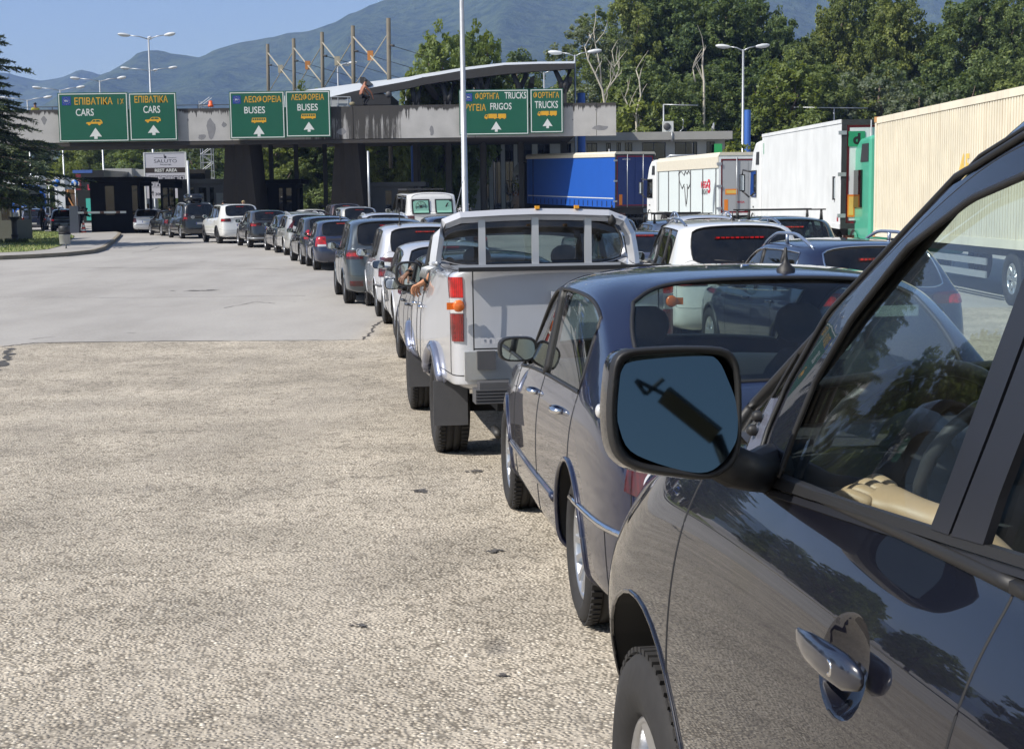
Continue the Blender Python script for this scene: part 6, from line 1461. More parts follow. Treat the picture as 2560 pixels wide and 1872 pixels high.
    for x in (-.0, Wd):
        mb = MB(); s = -1 if x == 0 else 1; mb.span((x-.01*s, 5.4, .45), (x+.02*s, Lg-2.5, .58)); mb.span((x-.01*s, 5.4, .70), (x+.02*s, Lg-2.5, .83)); mb.build('side_guard', M_STEEL, root)
    return root, Lg, Wd
def rear_frame(root, Wd, z0, z1, m, edge, t=.09):
    mb = MB()
    for a, b in (((0, z0), (t, z1)), ((Wd-t, z0), (Wd, z1)), ((t, z1-t), (Wd-t, z1)), ((t, z0), (Wd-t, z0+t))): mb.span((a[0], -.06, a[1]), (b[0], -.002, b[1]))
    mb.build('rear_frame', edge, root)
    mb = MB()
    for a, b in (((t+.01, z0+t+.01), (t+.07, z1-t-.01)), ((Wd-t-.07, z0+t+.01), (Wd-t-.01, z1-t-.01)), ((t+.07, z1-t-.07), (Wd-t-.07, z1-t-.01)), ((t+.07, z0+t+.01), (Wd-t-.07, z0+t+.07))): mb.span((a[0], -.012, a[1]), (b[0], -.002, b[1]))
    mb.build('reflective_border', M_REDB, root)
    for sx in (0, 1):
        a, b = (t+.08, Wd/2-.01) if sx == 0 else (Wd/2+.01, Wd-t-.08); mb = MB(); mb.span((a, -.03, z0+t+.08), (b, -.0025, z1-t-.08)); mb.build('rear_door', m, root)
    for x in (Wd*.30, Wd*.70):
        mb = MB(); mb.tube([(x, -.07, z0+.02), (x, -.07, z1-.02)], .02, 6); mb.build('locking_bar', M_STEEL, root)
    for sx in (.02, Wd-.02):
        for zz in (.12, .5, .88):
            mb = MB(); mb.box((sx, -.04, z0+(z1-z0)*zz), (.20, .08, .10)); mb.build('hinge', M_STEEL, root)
G = lambda X, Y: Vector((X, Y, gz(Y)))
# cream container with the green cab
d0 = Vector((at(2191, 400, 36.6).x, 36.6, gz(36.6))); h_ = Vector((-.012, 1, 0)).normalized()
rt, Lg, Wd = lorry('cream ribbed shipping container lorry with a green cab', d0-h_*13.7, d0, 3.92, 1.06, M_TCREAM, mat('cab_green', (.065, .36, .24), .4, var=.06, coat=.4), kind='cont', name='container_lorry', cabh=3.5)
mb = MB(); n = 92
for i in range(n): mb.span((-.030, .18+i*(Lg-.36)/n, 1.22), (-.001, .18+(i+.62)*(Lg-.36)/n, 3.78))
mb.build('side_ribs', M_TCREAM, rt)
M_RUST = mat('rusty_cream', (.50, .26, .10), .7, var=.4, scale=6)
mb = MB(); mb.span((-.045, -.02, 3.78), (.05, Lg+.02, 3.93)); mb.span((-.045, -.02, 1.05), (.05, Lg+.02, 1.22)); mb.span((-.045, Lg-.12, 1.22), (.05, Lg+.02, 3.78)); mb.span((-.045, -.02, 1.22), (.05, .12, 3.78)); mb.build('container_frame', M_TCREAM, rt)
for yy in (Lg-.06, .06):
    for zz in (3.88, 1.10): mb = MB(); mb.box((-.01, yy, zz), (.10, .18, .13)); mb.build('corner_casting', M_RUST, rt)
mb = MB(); text_on(mb, '45', (-.034, 0, 0), (0, -1, 0), (0, 0, 1), (-(Lg-6.6), 2.35, -(Lg-7.25), 2.85), 0, .03); mb.build('lettering', M_YEL, rt, fixn=False)
mb = MB(); mb.span((-.036, Lg-4.4, 1.26), (-.031, Lg-4.15, 1.36)); mb.build('small_orange_label', M_ORN, rt)
# white refrigerated lorry, letter d on its doors
r0 = Vector((at(2102, 400, 38.9).x, 38.9, gz(38.9)+0)); f0 = Vector((at(1905, 400, 52.4).x, 52.4, gz(52.4)+.12))
rt, Lg, Wd = lorry('white refrigerated lorry with a green square letter d on its rear door', r0, f0, 3.93, 1.12, M_TWHITE, M_TWHITE, name='refrigerated_lorry')
rear_frame(rt, Wd, 1.12, 3.93, M_TWHITE, M_TDARK, .13)
mb = MB(); mb.span((.17, -.048, 3.24), (.60, -.042, 3.63), 0); text_on(mb, 'd', (0, -.050, 0), (1, 0, 0), (0, 0, 1), (.29, 3.29, .48, 3.58), 1, .05); mb.build('letter_plate', [mat('plate_green', (.02, .26, .12), .5), M_BLACK], rt, fixn=False)
mb = MB(); mb.span((.17, -.048, 1.42), (.36, -.042, 2.0), 0); mb.span((.205, -.051, 1.47), (.325, -.0485, 1.95), 1); mb.build('marker_plate', [M_ORN, M_YEL], rt)
mb = MB(); mb.span((-.006, Lg-.42, 3.25), (-.001, Lg-.30, 3.62)); mb.build('green_label', mat('plate_green', (.02, .26, .12)), rt)
mb = MB(); mb.span((-.006, .25, 1.30), (-.001, .42, 1.42)); mb.build('small_label', M_REDB, rt)
mb = MB(); mb.span((-.02, 0, 3.84), (.0, Lg, 3.94)); mb.span((-.02, 0, 1.11), (.0, Lg, 1.24)); mb.build('side_rail', M_STEEL if False else M_TWHITE, rt)
mb = MB(); mb.span((.3, Lg, 2.2), (2.2, Lg+.45, 3.8)); mb.build('cooling_unit', M_TWHITE, rt)
# white curtain lorry
r0 = Vector((at(1796, 400, 61.5).x, 61.5, gz(61.5))); f0 = Vector((at(1644, 400, 74.2).x, 74.2, gz(74.2)+.05))
rt, Lg, Wd = lorry('white curtain side lorry with a drawn elephant outline and red MEGA lettering', r0, f0, 3.55, 1.1, M_CURT, M_TWHITE, name='curtain_lorry', cabh=3.6)
rear_frame(rt, Wd, 1.10, 3.50, mat('door_white_shaded', (.36, .37, .38), .5, var=.05), M_TWHITE)  # grey carries the weak grazing light on a white rear face
mb = MB(); mb.prism([(-.04, 3.05), (-.04, 3.5), (.06, 3.68), (Wd-.06, 3.68), (Wd+.04, 3.5), (Wd+.04, 3.4), (Wd, 3.4), (Wd, 3.551), (0, 3.551), (0, 3.05)], (0, -.05, 0), (1, 0, 0), (0, 0, 1), (0, Lg+.1, 0)); mb.build('roof_cover', M_CREAMR, rt)
for k in range(6): mb = MB(); y = .35+k*(Lg-.7)/5; mb.tube([(-.03, y, 3.04), (-.03, y, 1.12)], .02, 5); mb.build('curtain_strap', M_GREYPL, rt)
mb = MB(); 
def yc(px): # photo x -> distance along the left side
    dd = ray(px, 470); o = rt.location; hx, hy = -math.sin(rt.rotation_euler[2]), math.cos(rt.rotation_euler[2]); return (o.x-dd.x/dd.y*o.y)/(dd.x/dd.y*hy-hx)
text_on(mb, 'MEGA', (-.012, 0, 0), (0, -1, 0), (0, 0, 1), (-yc(1753), 2.22, -yc(1771), 2.52), 0, .03); text_on(mb, '3', (-.014, 0, 0), (0, -1, 0), (0, 0, 1), (-yc(1770), 2.0, -yc(1776), 2.60), 0, .03); text_on(mb, 'LIGHT', (-.012, 0, 0), (0, -1, 0), (0, 0, 1), (-yc(1755), 1.95, -yc(1770), 2.17), 1, .01)
mb.build('lettering', [mat('lettering_red', (.55, .02, .04), .5), M_GREYPL], rt, fixn=False)
mb = MB(); q = lambda a, b: (-.015, yc(a), b); S = .022
mb.tube([q(1697, 2.9), q(1703, 3.0), q(1707, 2.9), q(1711, 2.8), q(1714, 3.0), q(1718, 2.85), q(1722, 3.0), q(1727, 2.8)], S, 4); mb.tube([q(1697, 2.9), q(1700, 2.5), q(1706, 2.2), q(1711, 2.4)], S, 4); mb.tube([q(1727, 2.8), q(1726, 2.4), q(1721, 2.2), q(1718, 2.4)], S, 4); mb.tube([q(1712, 2.3), q(1714, 1.8), q(1716, 1.4)], S, 4); mb.tube([q(1719, 2.3), q(1719, 1.9), q(1717, 1.5)], S, 4); mb.build('line_drawing', M_GREYPL, rt)
mb = MB(); mb.span((.28, -.036, 1.95), (.80, -.031, 2.18), 0); mb.span((.33, -.039, 2.0), (.75, -.0365, 2.13), 1); mb.span((.24, -.036, 1.2), (.40, -.031, 1.75), 0); mb.build('marker_plate', [M_ORN, M_YEL], rt)
mb = MB(); text_on(mb, 'MEGA', (0, -.036, 0), (1, 0, 0), (0, 0, 1), (.75, 1.60, 1.1, 1.68), 0, .02); mb.build('small_lettering', mat('lettering_red', (.55, .02, .04)), rt, fixn=False)
mb = MB(); mb.tube([(.7, Lg+1.2, 3.0), (.7, Lg+1.2, 3.75), (.8, Lg+.9, 3.85), (2.1, Lg+.9, 3.85), (2.2, Lg+1.2, 3.7)], .05, 8); mb.build('exhaust_pipe', M_STEEL, rt)
# blue curtain lorry
r0 = Vector((at(1536, 400, 85.).x, 85., gz(85))); f0 = Vector((at(1316, 400, 97.5).x, 97.5, gz(97.5)+.25))
rt, Lg, Wd = lorry('bright blue curtain side lorry with a black cab and silver spirals', r0, f0, 4.28, 1.25, M_TBLUE, mat('cab_black', (.010, .010, .012), .35, coat=.4), name='blue_lorry', cabh=3.9)
M_BLD2 = mat('door_blue_shaded', (.012, .035, .16), .5, var=.1); rear_frame(rt, Wd, 1.25, 4.28, M_BLD2, M_TDARK)  # darker blue puts the shade of the sunless rear into the doors
mb = MB(); mb.prism([(-.05, 4.12), (-.05, 4.30), (.05, 4.42), (Wd-.05, 4.42), (Wd+.05, 4.30), (Wd+.05, 4.2), (Wd, 4.2), (Wd, 4.281), (0, 4.281), (0, 4.12)], (0, -.05, 0), (1, 0, 0), (0, 0, 1), (0, Lg+.1, 0)); mb.build('roof_cover', M_CREAMR, rt)
mb = MB(); mb.span((-.012, .2, 1.75), (-.001, Lg-.2, 1.80)); mb.build('white_stripe', M_SWHITE, rt)
mb = MB(); mb.tube([(-.02, Lg-1.1, 4.1), (-.02, Lg-1.1, 1.3)], .03, 5); mb.build('curtain_strap', M_BLACK, rt)
for k in range(20): mb = MB(); y = .4+k*(Lg-.8)/19; mb.tube([(-.02, y, 1.62), (-.02, y, 1.3)], .018, 4); mb.build('buckle_strap', M_BLACK, rt)
mb = MB(); text_on(mb, 'schmitz', (0, -.036, 0), (1, 0, 0), (0, 0, 1), (.45, 3.95, .95, 4.05), 0, .01); mb.build('small_lettering', M_SWHITE, rt, fixn=False)
mb = MB(); mb.span((.25, -.036, 1.4), (.45, -.031, 2.0)); mb.build('marker_plate', M_ORN, rt)
mb = MB()
for cy, cz, rr in ((Lg+2.0, 2.05, .42), (Lg+2.9, 1.60, .30), (Lg+1.9, 2.9, .16)):
    mb.tube([(-.0, cy+rr*(1-t/26)*math.cos(t*.5), cz+rr*(1-t/26)*math.sin(t*.5)*1.1) for t in range(26)], .035, 5)
mb.build('spiral_decoration', M_STEEL, rt)
# ---- white camper van in the middle lane
vn = PP(L=5.3, W=2.05, H=2.22, wb=3.2, ro=1.1, R=.34, belt=1.42, beltr=1.42, hood=1.35, slant=.10, dpw=.0, cowl=2.9, atop=2.1, bpil=1.6, cpil=.3, zbot=.3, wr=.80, wt=.88, wstyle='cap', high=False, lamps=[(((10, .9), (60, .9), (60, 1.35), (14, 1.35)), M_RED, .1)], plate_z=.9, nm='camper_van', cat='van')
def van_tw(r):
    for j in (1, 2, 3, 4, 5):
        for k in (7,): x, y, z = r[j][k]; r[j][k] = (x, y, z-.02)
vn['tweak'] = van_tw; M_MINT = mat('mint_window_sheet', (.20, .40, .31), .35, var=.1, coat=.6)
cv = mk(vn, 'white camper van with mint green rear windows and a round symbol', None, paint=WHT, bumpmat=M_TRIM, glassr=mat('van_white_rear', (.70, .70, .69), .35, var=.06, coat=.6), sealr=.004, interior=False); place(cv, None, R(14), -3.12, 56.5)
T = -1.1; b = cv.bvh
for sx in (-1, 1):
    mb = MB(); rows = []
    for i in range(7):
        row = []
        for j in range(7):
            x, z = sx*.44+(-.34+.68*i/6), 1.40+.55*j/6; h = b.ray_cast(Vector((x, T-2, z)), Vector((0, 1, 0)))[0]; row.append((x, (h.y if h else T)-.022, z))
        rows.append(row)
    mb.grid(rows, 0, False); f = mb.build('rear_window', M_RUB, cv.root)
    mb = MB(); mb.grid([[(p[0]*.84+sx*.44*.16, p[1]-.012, 1.675+(p[2]-1.675)*.82) for p in r] for r in rows], 0, False); mb.build('window_sheet', M_MINT, f)
h = b.ray_cast(Vector((-.44, T-2, 1.68)), Vector((0, 1, 0)))[0]; y = h.y-.05
mb = MB()
for rr in (.19, .035): mb.tube([(-.44+rr*math.cos(a), y, 1.68+rr*math.sin(a)) for a in [2*math.pi*k/20 for k in range(21)]], .010, 4)
for k in range(8): a = math.pi*k/4; mb.tube([(-.44, y, 1.68), (-.44+.18*math.cos(a), y, 1.68+.18*math.sin(a))], .007, 4)
mb.build('compass_symbol', M_TRIM, cv.root)
mb = MB(); mb.prism([(.30, 1.50), (.36, 1.48), (.44, 1.47), (.52, 1.50), (.50, 1.58), (.56, 1.70), (.62, 1.82), (.56, 1.80), (.50, 1.70), (.46, 1.60), (.36, 1.58)], (0, y+.012, 0), (1, 0, 0), (0, 0, 1), (0, .003, 0)); mb.build('dark_motif', M_TRIM, cv.root)
mb = MB(); z = cv.roofz(0, .5)+.06; mb.box((-.15, .6, z+.03), (1.4, 2.0, .06)); mb.build('solar_panel', M_TRIM, cv.root)
# ---- vehicles beyond the booths at the far left
r0 = G(at(95, 500, 150).x, 150); lorry('blue cab lorry with a white box far behind the booths', r0-Vector((1, 2, 0))+Vector((-3.2, 0, 0)), r0+Vector((1.2, -6.5, 0)), 3.8, 1.1, M_TWHITE, mat('cab_blue', (.02, .12, .50), .4), name='far_lorry')[0]['group'] = 'lorries beyond the booths'
def side_lorry(lab, px0, px1, ytop, Y, side, cab, cabpx, name='far_lorry', letters=None):
    """a lorry standing across the view far away: load body px0..px1, cab on the side cabpx"""
    A, B = at(px0, 500, Y), at(px1, 500, Y); zt2 = at(px0, ytop, Y).z; z0 = gz(Y); root = empty(name, (A.x, Y, z0), 0, lab, 'lorry', 'lorries beyond the booths')
    mb = MB(); mb.span((0, 0, 1.1), (B.x-A.x, 2.5, zt2-z0)); mb.build('box_body', side, root)
    if cab:
        C = at(cabpx, 500, Y).x-A.x; lo, hi = (C, 0) if C < 0 else (B.x-A.x, C); s = -1 if C < 0 else 1; H = 3.2
        a, b = (hi, lo) if s < 0 else (lo, hi); mb = MB(); mb.prism([(a+s*.3, .6), (b, .6), (b, 1.6), (b-s*.5, H-.4), (b-s*.9, H), (a+s*.3, H+.1)], (0, .1, 0), (1, 0, 0), (0, 0, 1), (0, 2.3, 0)); cb = mb.build('cab', cab, root)
        mb = MB(); mb.prism([(b-s*.25, 1.7), (b-s*.6, 2.5), (b-s*1.3, 2.5), (b-s*1.3, 1.7)], (0, .08, 0), (1, 0, 0), (0, 0, 1), (0, .02, 0)); mb.build('side_window', G_DARK, cb)
    tm, rm = wheel_meshes(.50, .30, .29, 'truck')
    for x in (1.2, 2.4, (B.x-A.x)*.8):
        w = bpy.data.objects.new('wheel', tm); COL.objects.link(w); w.parent = root; w.location = (x, .2, .5); w.rotation_euler = (0, 0, R(90)); r_ = bpy.data.objects.new('rim', rm); COL.objects.link(r_); r_.parent = w
    mb = MB(); mb.span((.2, .5, .7), (B.x-A.x-.2, 2, 1.1)); mb.build('chassis', M_TDARK, root)
    if letters: letters(root, B.x-A.x, zt2-z0)
    return root
def rd(root, w, h):
    mb = MB(); mb.span((.9, -.02, h-1.5), (w-1.2, -.004, h-.35), 0); text_on(mb, 'IVALCO', (0, -.024, 0), (1, 0, 0), (0, 0, 1), (1.1, h-1.35, w-1.4, h-.5), 1, .02); mb.build('red_panel', [mat('panel_red', (.6, .02, .05), .5), M_SWHITE], root, fixn=False)
side_lorry('white lorry box behind the conifer at the far left', -40, 100, 441, 158, M_TWHITE, None, 0)
side_lorry('white and orange lorry right of the blue cab lorry', 138, 163, 443, 146, M_TWHITE, mat('cab_white_orange', (.70, .30, .10), .4, var=.6, scale=.8), 184)
side_lorry('grey lorry box with a red lettered panel above the black booth', 264, 332, 422, 130, mat('box_grey', (.42, .42, .40), .5), None, 0, letters=rd)
mb = MB(); A = at(332, 424, 131); B = at(362, 424, 131); mb.span((A.x+.02, 131, .9), (B.x+.6, 133, A.z)); c = (A.x+B.x)/2; mb.prism([(c-.3+.75*math.cos(t*math.pi/6), 3.6+.9*math.sin(t*math.pi/6)) for t in range(12)], (0, 130.98, 0), (1, 0, 0), (0, 0, 1), (0, .015, 0), 1); mb.span((A.x+.2, 131.2, gz(131)), (A.x+.6, 132.8, .9), 2); tag(mb.build('yellow_marked_trailer', [mat('box_grey', (.42, .42, .40)), M_YEL, M_TDARK]), 'grey trailer with a round yellow picture behind the rest area board', 'trailer', 'lorries beyond the booths')
# black coach with a teal lower corner
Yc = 122.; A, B = at(192, 500, Yc), at(262, 500, Yc); zc = at(220, 426, Yc).z; root = empty('coach', (A.x, Yc, gz(Yc)), 0, 'black coach with dark red edge and teal lower corner behind the booth', 'coach'); w = B.x-A.x; h = zc-gz(Yc)
mb = MB(); mb.prism([(0, .3), (w, .3), (w, h), (.5, h), (.1, h-.5)], (0, 0, 0), (1, 0, 0), (0, 0, 1), (0, 9, 0)); mb.build('body', mat('coach_black', (.02, .02, .022), .3, coat=.5), root)
mb = MB(); mb.span((.0, -.03, h-1.6), (.42, -.004, h-.3)); mb.build('red_edge', mat('coach_red', (.16, .02, .03), .4), root)
mb = MB(); mb.span((.75, -.03, .5), (1.9, -.004, 2.3)); mb.build('teal_corner', mat('coach_teal', (.06, .42, .34), .4), root)
mb = MB(); text_on(mb, 'La Ti', (0, -.03, 0), (1, 0, 0), (0, 0, 1), (.95, h-1.6, 1.8, h-1.15), 0, .03); mb.build('lettering', mat('lettering_pink', (.6, .06, .10), .5), root, fixn=False)
mb = MB(); mb.box((w*.25, -.01, h-.1), (w*.7, .03, .25)); mb.build('sky_strip', mat('coach_blue', (.06, .12, .35), .3), root)
# ================================================================== TREES
M_BARK = mat('bark', (.13, .10, .075), .9, var=.35, scale=6, bmp=.5, bdist=.03); M_BIRCH = mat('pale_bark', (.50, .46, .38), .8, var=.25, scale=5)
def leafm(name, c, tr=.42):
    if name in MATS: return MATS[name]
    m, nt, bs, out = _nt(name); t = tex(nt, 'noise', .9, detail=5, rough=.7); t2 = tex(nt, 'noise', 7., detail=3)
    k = mixc(nt, ramp(nt, t.outputs[0], [(.3, 0.), (.7, 1.)]), [x*.62 for x in c], [min(1, x*1.5) for x in c]); k = mixc(nt, t2.outputs[0], k, [x*1.1 for x in c])
    oi = nt.nodes.new('ShaderNodeObjectInfo'); k = mixc(nt, 1., k, ramp(nt, oi.outputs['Random'], [(0., (.62, .72, .62)), (.35, (1., 1., .9)), (.7, (.85, .95, 1.05)), (1., (1.35, 1.22, .95))]), 'MULTIPLY')
    nt.links.new(k, bs.inputs['Base Color']); bs.inputs['Roughness'].default_value = .55; bs.inputs['Specular IOR Level'].default_value = .35
    tl = nt.nodes.new('ShaderNodeBsdfTranslucent'); nt.links.new(mixc(nt, .5, k, [c[0]*1.8, c[1]*1.6, c[2]*.5]), tl.inputs[0]); mx = nt.nodes.new('ShaderNodeMixShader'); mx.inputs[0].default_value = tr
    nt.links.new(bs.outputs[0], mx.inputs[1]); nt.links.new(tl.outputs[0], mx.inputs[2]); nt.links.new(mx.outputs[0], out.inputs[0]); MATS[name] = m; return m
L_MID = leafm('leaf_mid', (.17, .215, .075)); L_DARK = leafm('leaf_dark', (.095, .135, .052)); L_YEL = leafm('leaf_yellowgreen', (.165, .205, .045)); L_OLIVE = leafm('leaf_silvery', (.17, .20, .14)); L_CON = leafm('needles_dark', (.040, .062, .038), .12); L_CONT = leafm('needles_tip', (.13, .16, .06), .15)
def crown_mesh(seed, H, Rr, nl, mats_, trunk_h=.25, lobes=16, leaf=.34, tall=1., skinbark=M_BARK, forks=4, spread=1.):
    r2 = random.Random(seed); mb = MB(); tk = MB(); cs = []
    for i in range(lobes):
        t = (i+.5)/lobes; z = H*(trunk_h+(1-trunk_h)*(.06+.90*t)); w = Rr*(math.sin(math.pi*min(.97, (.15+.80*t)))**.7)*r2.uniform(.45, 1.)*spread; a = i*2.4+r2.uniform(-.6, .6)
        rr = Rr*r2.uniform(.34, .54)*(1-.35*t); cs.append((Vector((math.cos(a)*w*.75, math.sin(a)*w*.75, z-rr*.3)), rr))
    tk.tube([(0, 0, -.3), (r2.uniform(-.2, .2), r2.uniform(-.2, .2), H*.3), (r2.uniform(-.4, .4), r2.uniform(-.4, .4), H*.62), (0, 0, H*.86)], [Rr*.075, Rr*.055, Rr*.035, .04], 8)
    for c, rr in cs[::2]:
        b = Vector((0, 0, max(H*.15, c.z-rr*1.6))); m = b.lerp(c, .5)+Vector((r2.uniform(-.4, .4), r2.uniform(-.4, .4), -.2)); tk.tube([b, m, c], [Rr*.032, Rr*.02, .03], 6)
    tot = sum(r*r for _, r in cs)
    for c, rr in cs:
        n = int(nl*rr*rr/tot); mi = r2.choice((0, 0, 1)) if len(mats_) > 1 else 0
        # each lobe is several small twig clumps, leaving gaps
        clumps = [(Vector((r2.gauss(0, 1), r2.gauss(0, 1), r2.gauss(0, .8))).normalized()*rr*r2.uniform(.55, 1.05), rr*r2.uniform(.16, .34)) for _ in range(22)]
        for k in range(n):
            q, s = clumps[k % 22]; d = Vector((r2.gauss(0, 1), r2.gauss(0, 1), r2.gauss(0, .75))); d = d.normalized()*s*r2.random()**.4
            p = c+q+d; nrm = (q.normalized()*.5+Vector((r2.gauss(0, .6), r2.gauss(0, .6), r2.gauss(.3, .5)))).normalized(); u = nrm.orthogonal().normalized(); u.rotate(Quaternion(nrm, r2.uniform(0, 6.28))); v = nrm.cross(u); l = leaf*r2.uniform(.5, 1.15)
            mb.add([p-u*l*.5, p-v*l*.32+u*l*.05, p+u*l*.6, p+v*l*.32+u*l*.05], [(0, 1, 2, 3)], mi if r2.random() < .8 else 1-mi if len(mats_) > 1 else 0)
    return mb.mesh('crown', mats_), tk.mesh('trunk', [skinbark])
PROTO = {}
def tree(kind, x, y, h, lab, name='leafy_tree', group=None, rz=0., z=None, w=1.):
    cm, tm, H0 = PROTO[kind]; root = empty(name, (x, y, gz(y) if z is None else z), rz, lab, 'tree', group); s = h/H0; root.scale = (s*w, s*w, s)
    for nm, me in (('trunk', tm), ('crown', cm)): o = bpy.data.objects.new(nm, me); COL.objects.link(o); o.parent = root
    return root
PROTO['tallA'] = crown_mesh(11, 22, 5.6, 62000, [L_MID, L_DARK], .10, 40, .36)+(22,)
PROTO['tallB'] = crown_mesh(12, 22, 6.2, 62000, [L_DARK, L_MID], .08, 38, .38)+(22,)
PROTO['round'] = crown_mesh(13, 12, 4.4, 36000, [L_YEL, L_MID], .16, 26, .30)+(12,)
PROTO['olive'] = crown_mesh(14, 12, 5.0, 18000, [L_OLIVE, L_DARK], .08, 18, .34)+(12,)
PROTO['birch'] = crown_mesh(15, 20, 4.0, 20000, [L_MID, L_OLIVE], .36, 20, .30, skinbark=M_BIRCH)+(20,)
PROTO['bush'] = crown_mesh(16, 5, 3.2, 9000, [L_YEL, L_MID], .02, 12, .28)+(5,)
PROTO['dark'] = crown_mesh(17, 14, 5.4, 36000, [L_DARK, L_MID], .04, 28, .36)+(14,)
GT = 'tall trees behind the office and the lorries'; r2 = random.Random(21)
def Ttop(kind, px, ytop, Y, lab, **k):
    t = at(px, ytop, Y); return tree(kind, t.x, Y, t.z-gz(Y), lab, rz=r2.uniform(0, 6.28), **k)
Ttop('round', 1105, 78, 118, 'bright green leafy tree between the lamp post and the curved roof', w=.72)
Ttop('round', 1190, 68, 122, 'bright green leafy tree right of the tallest lamp post', w=.70)
Ttop('round', 1055, 160, 124, 'lower left bright green tree above the curved roof', w=.6)
Ttop('birch', 1478, 20, 140, 'tree with pale forked trunk and thin crown at the right end of the gantry', w=1.15)
Ttop('birch', 1545, 60, 138, 'second pale trunked tree beside the forked one', w=.8)
Ttop('dark', 1290, 128, 165, 'dark tree top right of the bright green tree above the roof', w=.8)
for i, (px, yt, Y, kd) in enumerate([(1580, -35, 150, 'tallA'), (1655, -60, 152, 'tallB'), (1735, -70, 156, 'tallA'), (1815, -40, 150, 'tallB'), (1880, -35, 158, 'tallA'), (1950, 35, 150, 'tallA'), (2015, 88, 146, 'tallB'), (2095, -25, 150, 'tallB'), (2170, -70, 155, 'tallA'), (2250, -30, 146, 'tallB'), (2330, 55, 148, 'tallA'), (2440, -40, 140, 'tallB'), (2520, -10, 138, 'tallA'), (2600, -40, 145, 'tallB'), (2700, -30, 145, 'tallA')]):
    Ttop(kd, px, yt, Y, 'tall dense tree %s' % ['just right of the pale trunked trees', 'second from the pale trunks', 'behind the short marker post', 'above the right street lamp, left side', 'directly behind the right street lamp', 'right of the street lamp', 'in the dip where the mountain shows', 'right of the mountain gap', 'second right of the mountain gap', 'above the white refrigerated lorry', 'with the low top above the green cab', 'above the front of the cream container', 'above the middle of the cream container', 'at the right edge of the picture', 'beyond the right edge'][i], group=GT, w=[.8, 1., .7, .9, .75][i % 5])
for i, (px, yt, Y, kd) in enumerate([(1600, 150, 134, 'dark'), (1700, 190, 130, 'dark'), (1790, 170, 134, 'dark'), (1920, 160, 132, 'dark'), (1990, 150, 128, 'round'), (2080, 190, 128, 'dark'), (2200, 150, 130, 'olive'), (2300, 190, 124, 'olive'), (2420, 175, 124, 'dark'), (2540, 130, 122, 'dark'), (1560, 240, 131, 'bush'), (1700, 275, 128, 'round')]):
    Ttop(kd, px, yt, Y, '%s shrub tree, %s' % (('silvery' if kd == 'olive' else 'green'), ['left of the street lamp pole', 'over the flat roof', 'directly left of the right street lamp', 'right of the second blue column', 'brighter one above the white curtain lorry', 'above the refrigerated lorry front', 'left one with silvery leaves', 'right one with silvery leaves', 'over the cream container front', 'over the cream container middle', 'lowest one at the end of the gantry', 'with brighter leaves behind the flat roof'][i]), group='lower trees in front of the tall ones', w=1.1)
for lab, paths in (('pale bare forked trunk in front of the trees right of the gantry end', [[(1512, 262), (1506, 225), (1488, 185), (1470, 150), (1462, 118)], [(1510, 245), (1527, 205), (1536, 168), (1530, 128)], [(1504, 215), (1500, 165), (1488, 110), (1484, 78)], [(1520, 222), (1540, 195), (1548, 172)]]),
                   ('thin pale crooked trunk left of the short marker post', [[(1592, 330), (1590, 282), (1602, 240), (1598, 200), (1590, 176)], [(1592, 300), (1572, 270), (1562, 245)]]),
                   ('dead upright stub of a trunk among the trees left of the street lamp', [[(1760, 205), (1756, 165), (1759, 122)], [(1738, 205), (1732, 172)]])):
    mb = MB(); q0 = at(*paths[0][0], 127.5)
    for k, pth in enumerate(paths):
        pts = [at(a, b, 127.5+.3*k) for a, b in pth]; n = len(pts)
        if k == 0: pts = [Vector((pts[0].x, pts[0].y, gz(127)-.1))]+pts; n += 1
        mb.tube(pts, [(.13 if k == 0 else .075)*(1-.72*i/(n-1)) for i in range(n)], 7)
        r3 = random.Random(k+len(pth)*7)
        for w in range(5):
            b0 = pts[min(n-1, 1+w*(n-1)//5)]; e = b0+Vector((r3.uniform(-1.1, 1.1), r3.uniform(-.6, .2), r3.uniform(.7, 1.9))); mb.tube([b0, b0.lerp(e, .5)+Vector((r3.uniform(-.25, .25), 0, 0)), e], [.04, .028, .012], 5)
    tag(mb.build('bare_trunk', M_BIRCH), lab, 'tree trunk')
GB = 'trees seen under the gantry'
for i, (px, yt, Y, kd) in enumerate([(60, 380, 185, 'dark'), (130, 372, 190, 'olive'), (195, 390, 180, 'round'), (300, 372, 175, 'dark'), (360, 360, 170, 'round'), (440, 352, 165, 'dark'), (500, 365, 150, 'olive'), (560, 350, 150, 'dark'), (690, 345, 126, 'round'), (740, 330, 132, 'round'), (790, 345, 126, 'dark'), (940, 350, 124, 'round'), (1000, 340, 128, 'dark'), (1070, 350, 120, 'round'), (1130, 340, 126, 'round'), (860, 345, 135, 'dark'), (640, 340, 140, 'dark')]):
    Ttop(kd, px, yt-25, Y, '%s tree seen below the gantry, %s' % ({'dark': 'dark green', 'olive': 'greyish', 'round': 'yellow green'}[kd], ['behind the conifer', 'behind the thin left lamp poles', 'over the black coach', 'over the red lettered lorry', 'directly behind the rest area board', 'right of the rest area board', 'behind the lattice tower', 'against the left dark pier', 'left one between the piers', 'middle one between the piers', 'right one between the piers', 'right of the second pier', 'behind the slim blue column', 'left of the tallest lamp post', 'right of the tallest lamp post', 'just behind the second pier', 'just behind the left dark pier'][i]), group=GB, w=1.25)
Ttop('bush', 1822, 372, 100, 'small yellow green bush right of the office building'); Ttop('bush', 1547, 395, 104, 'tiny green bush top above the blue lorry', w=.5)
Ttop('round', 790, 216, 128, 'leafy tree top showing between the masts at the roof end', w=.8)
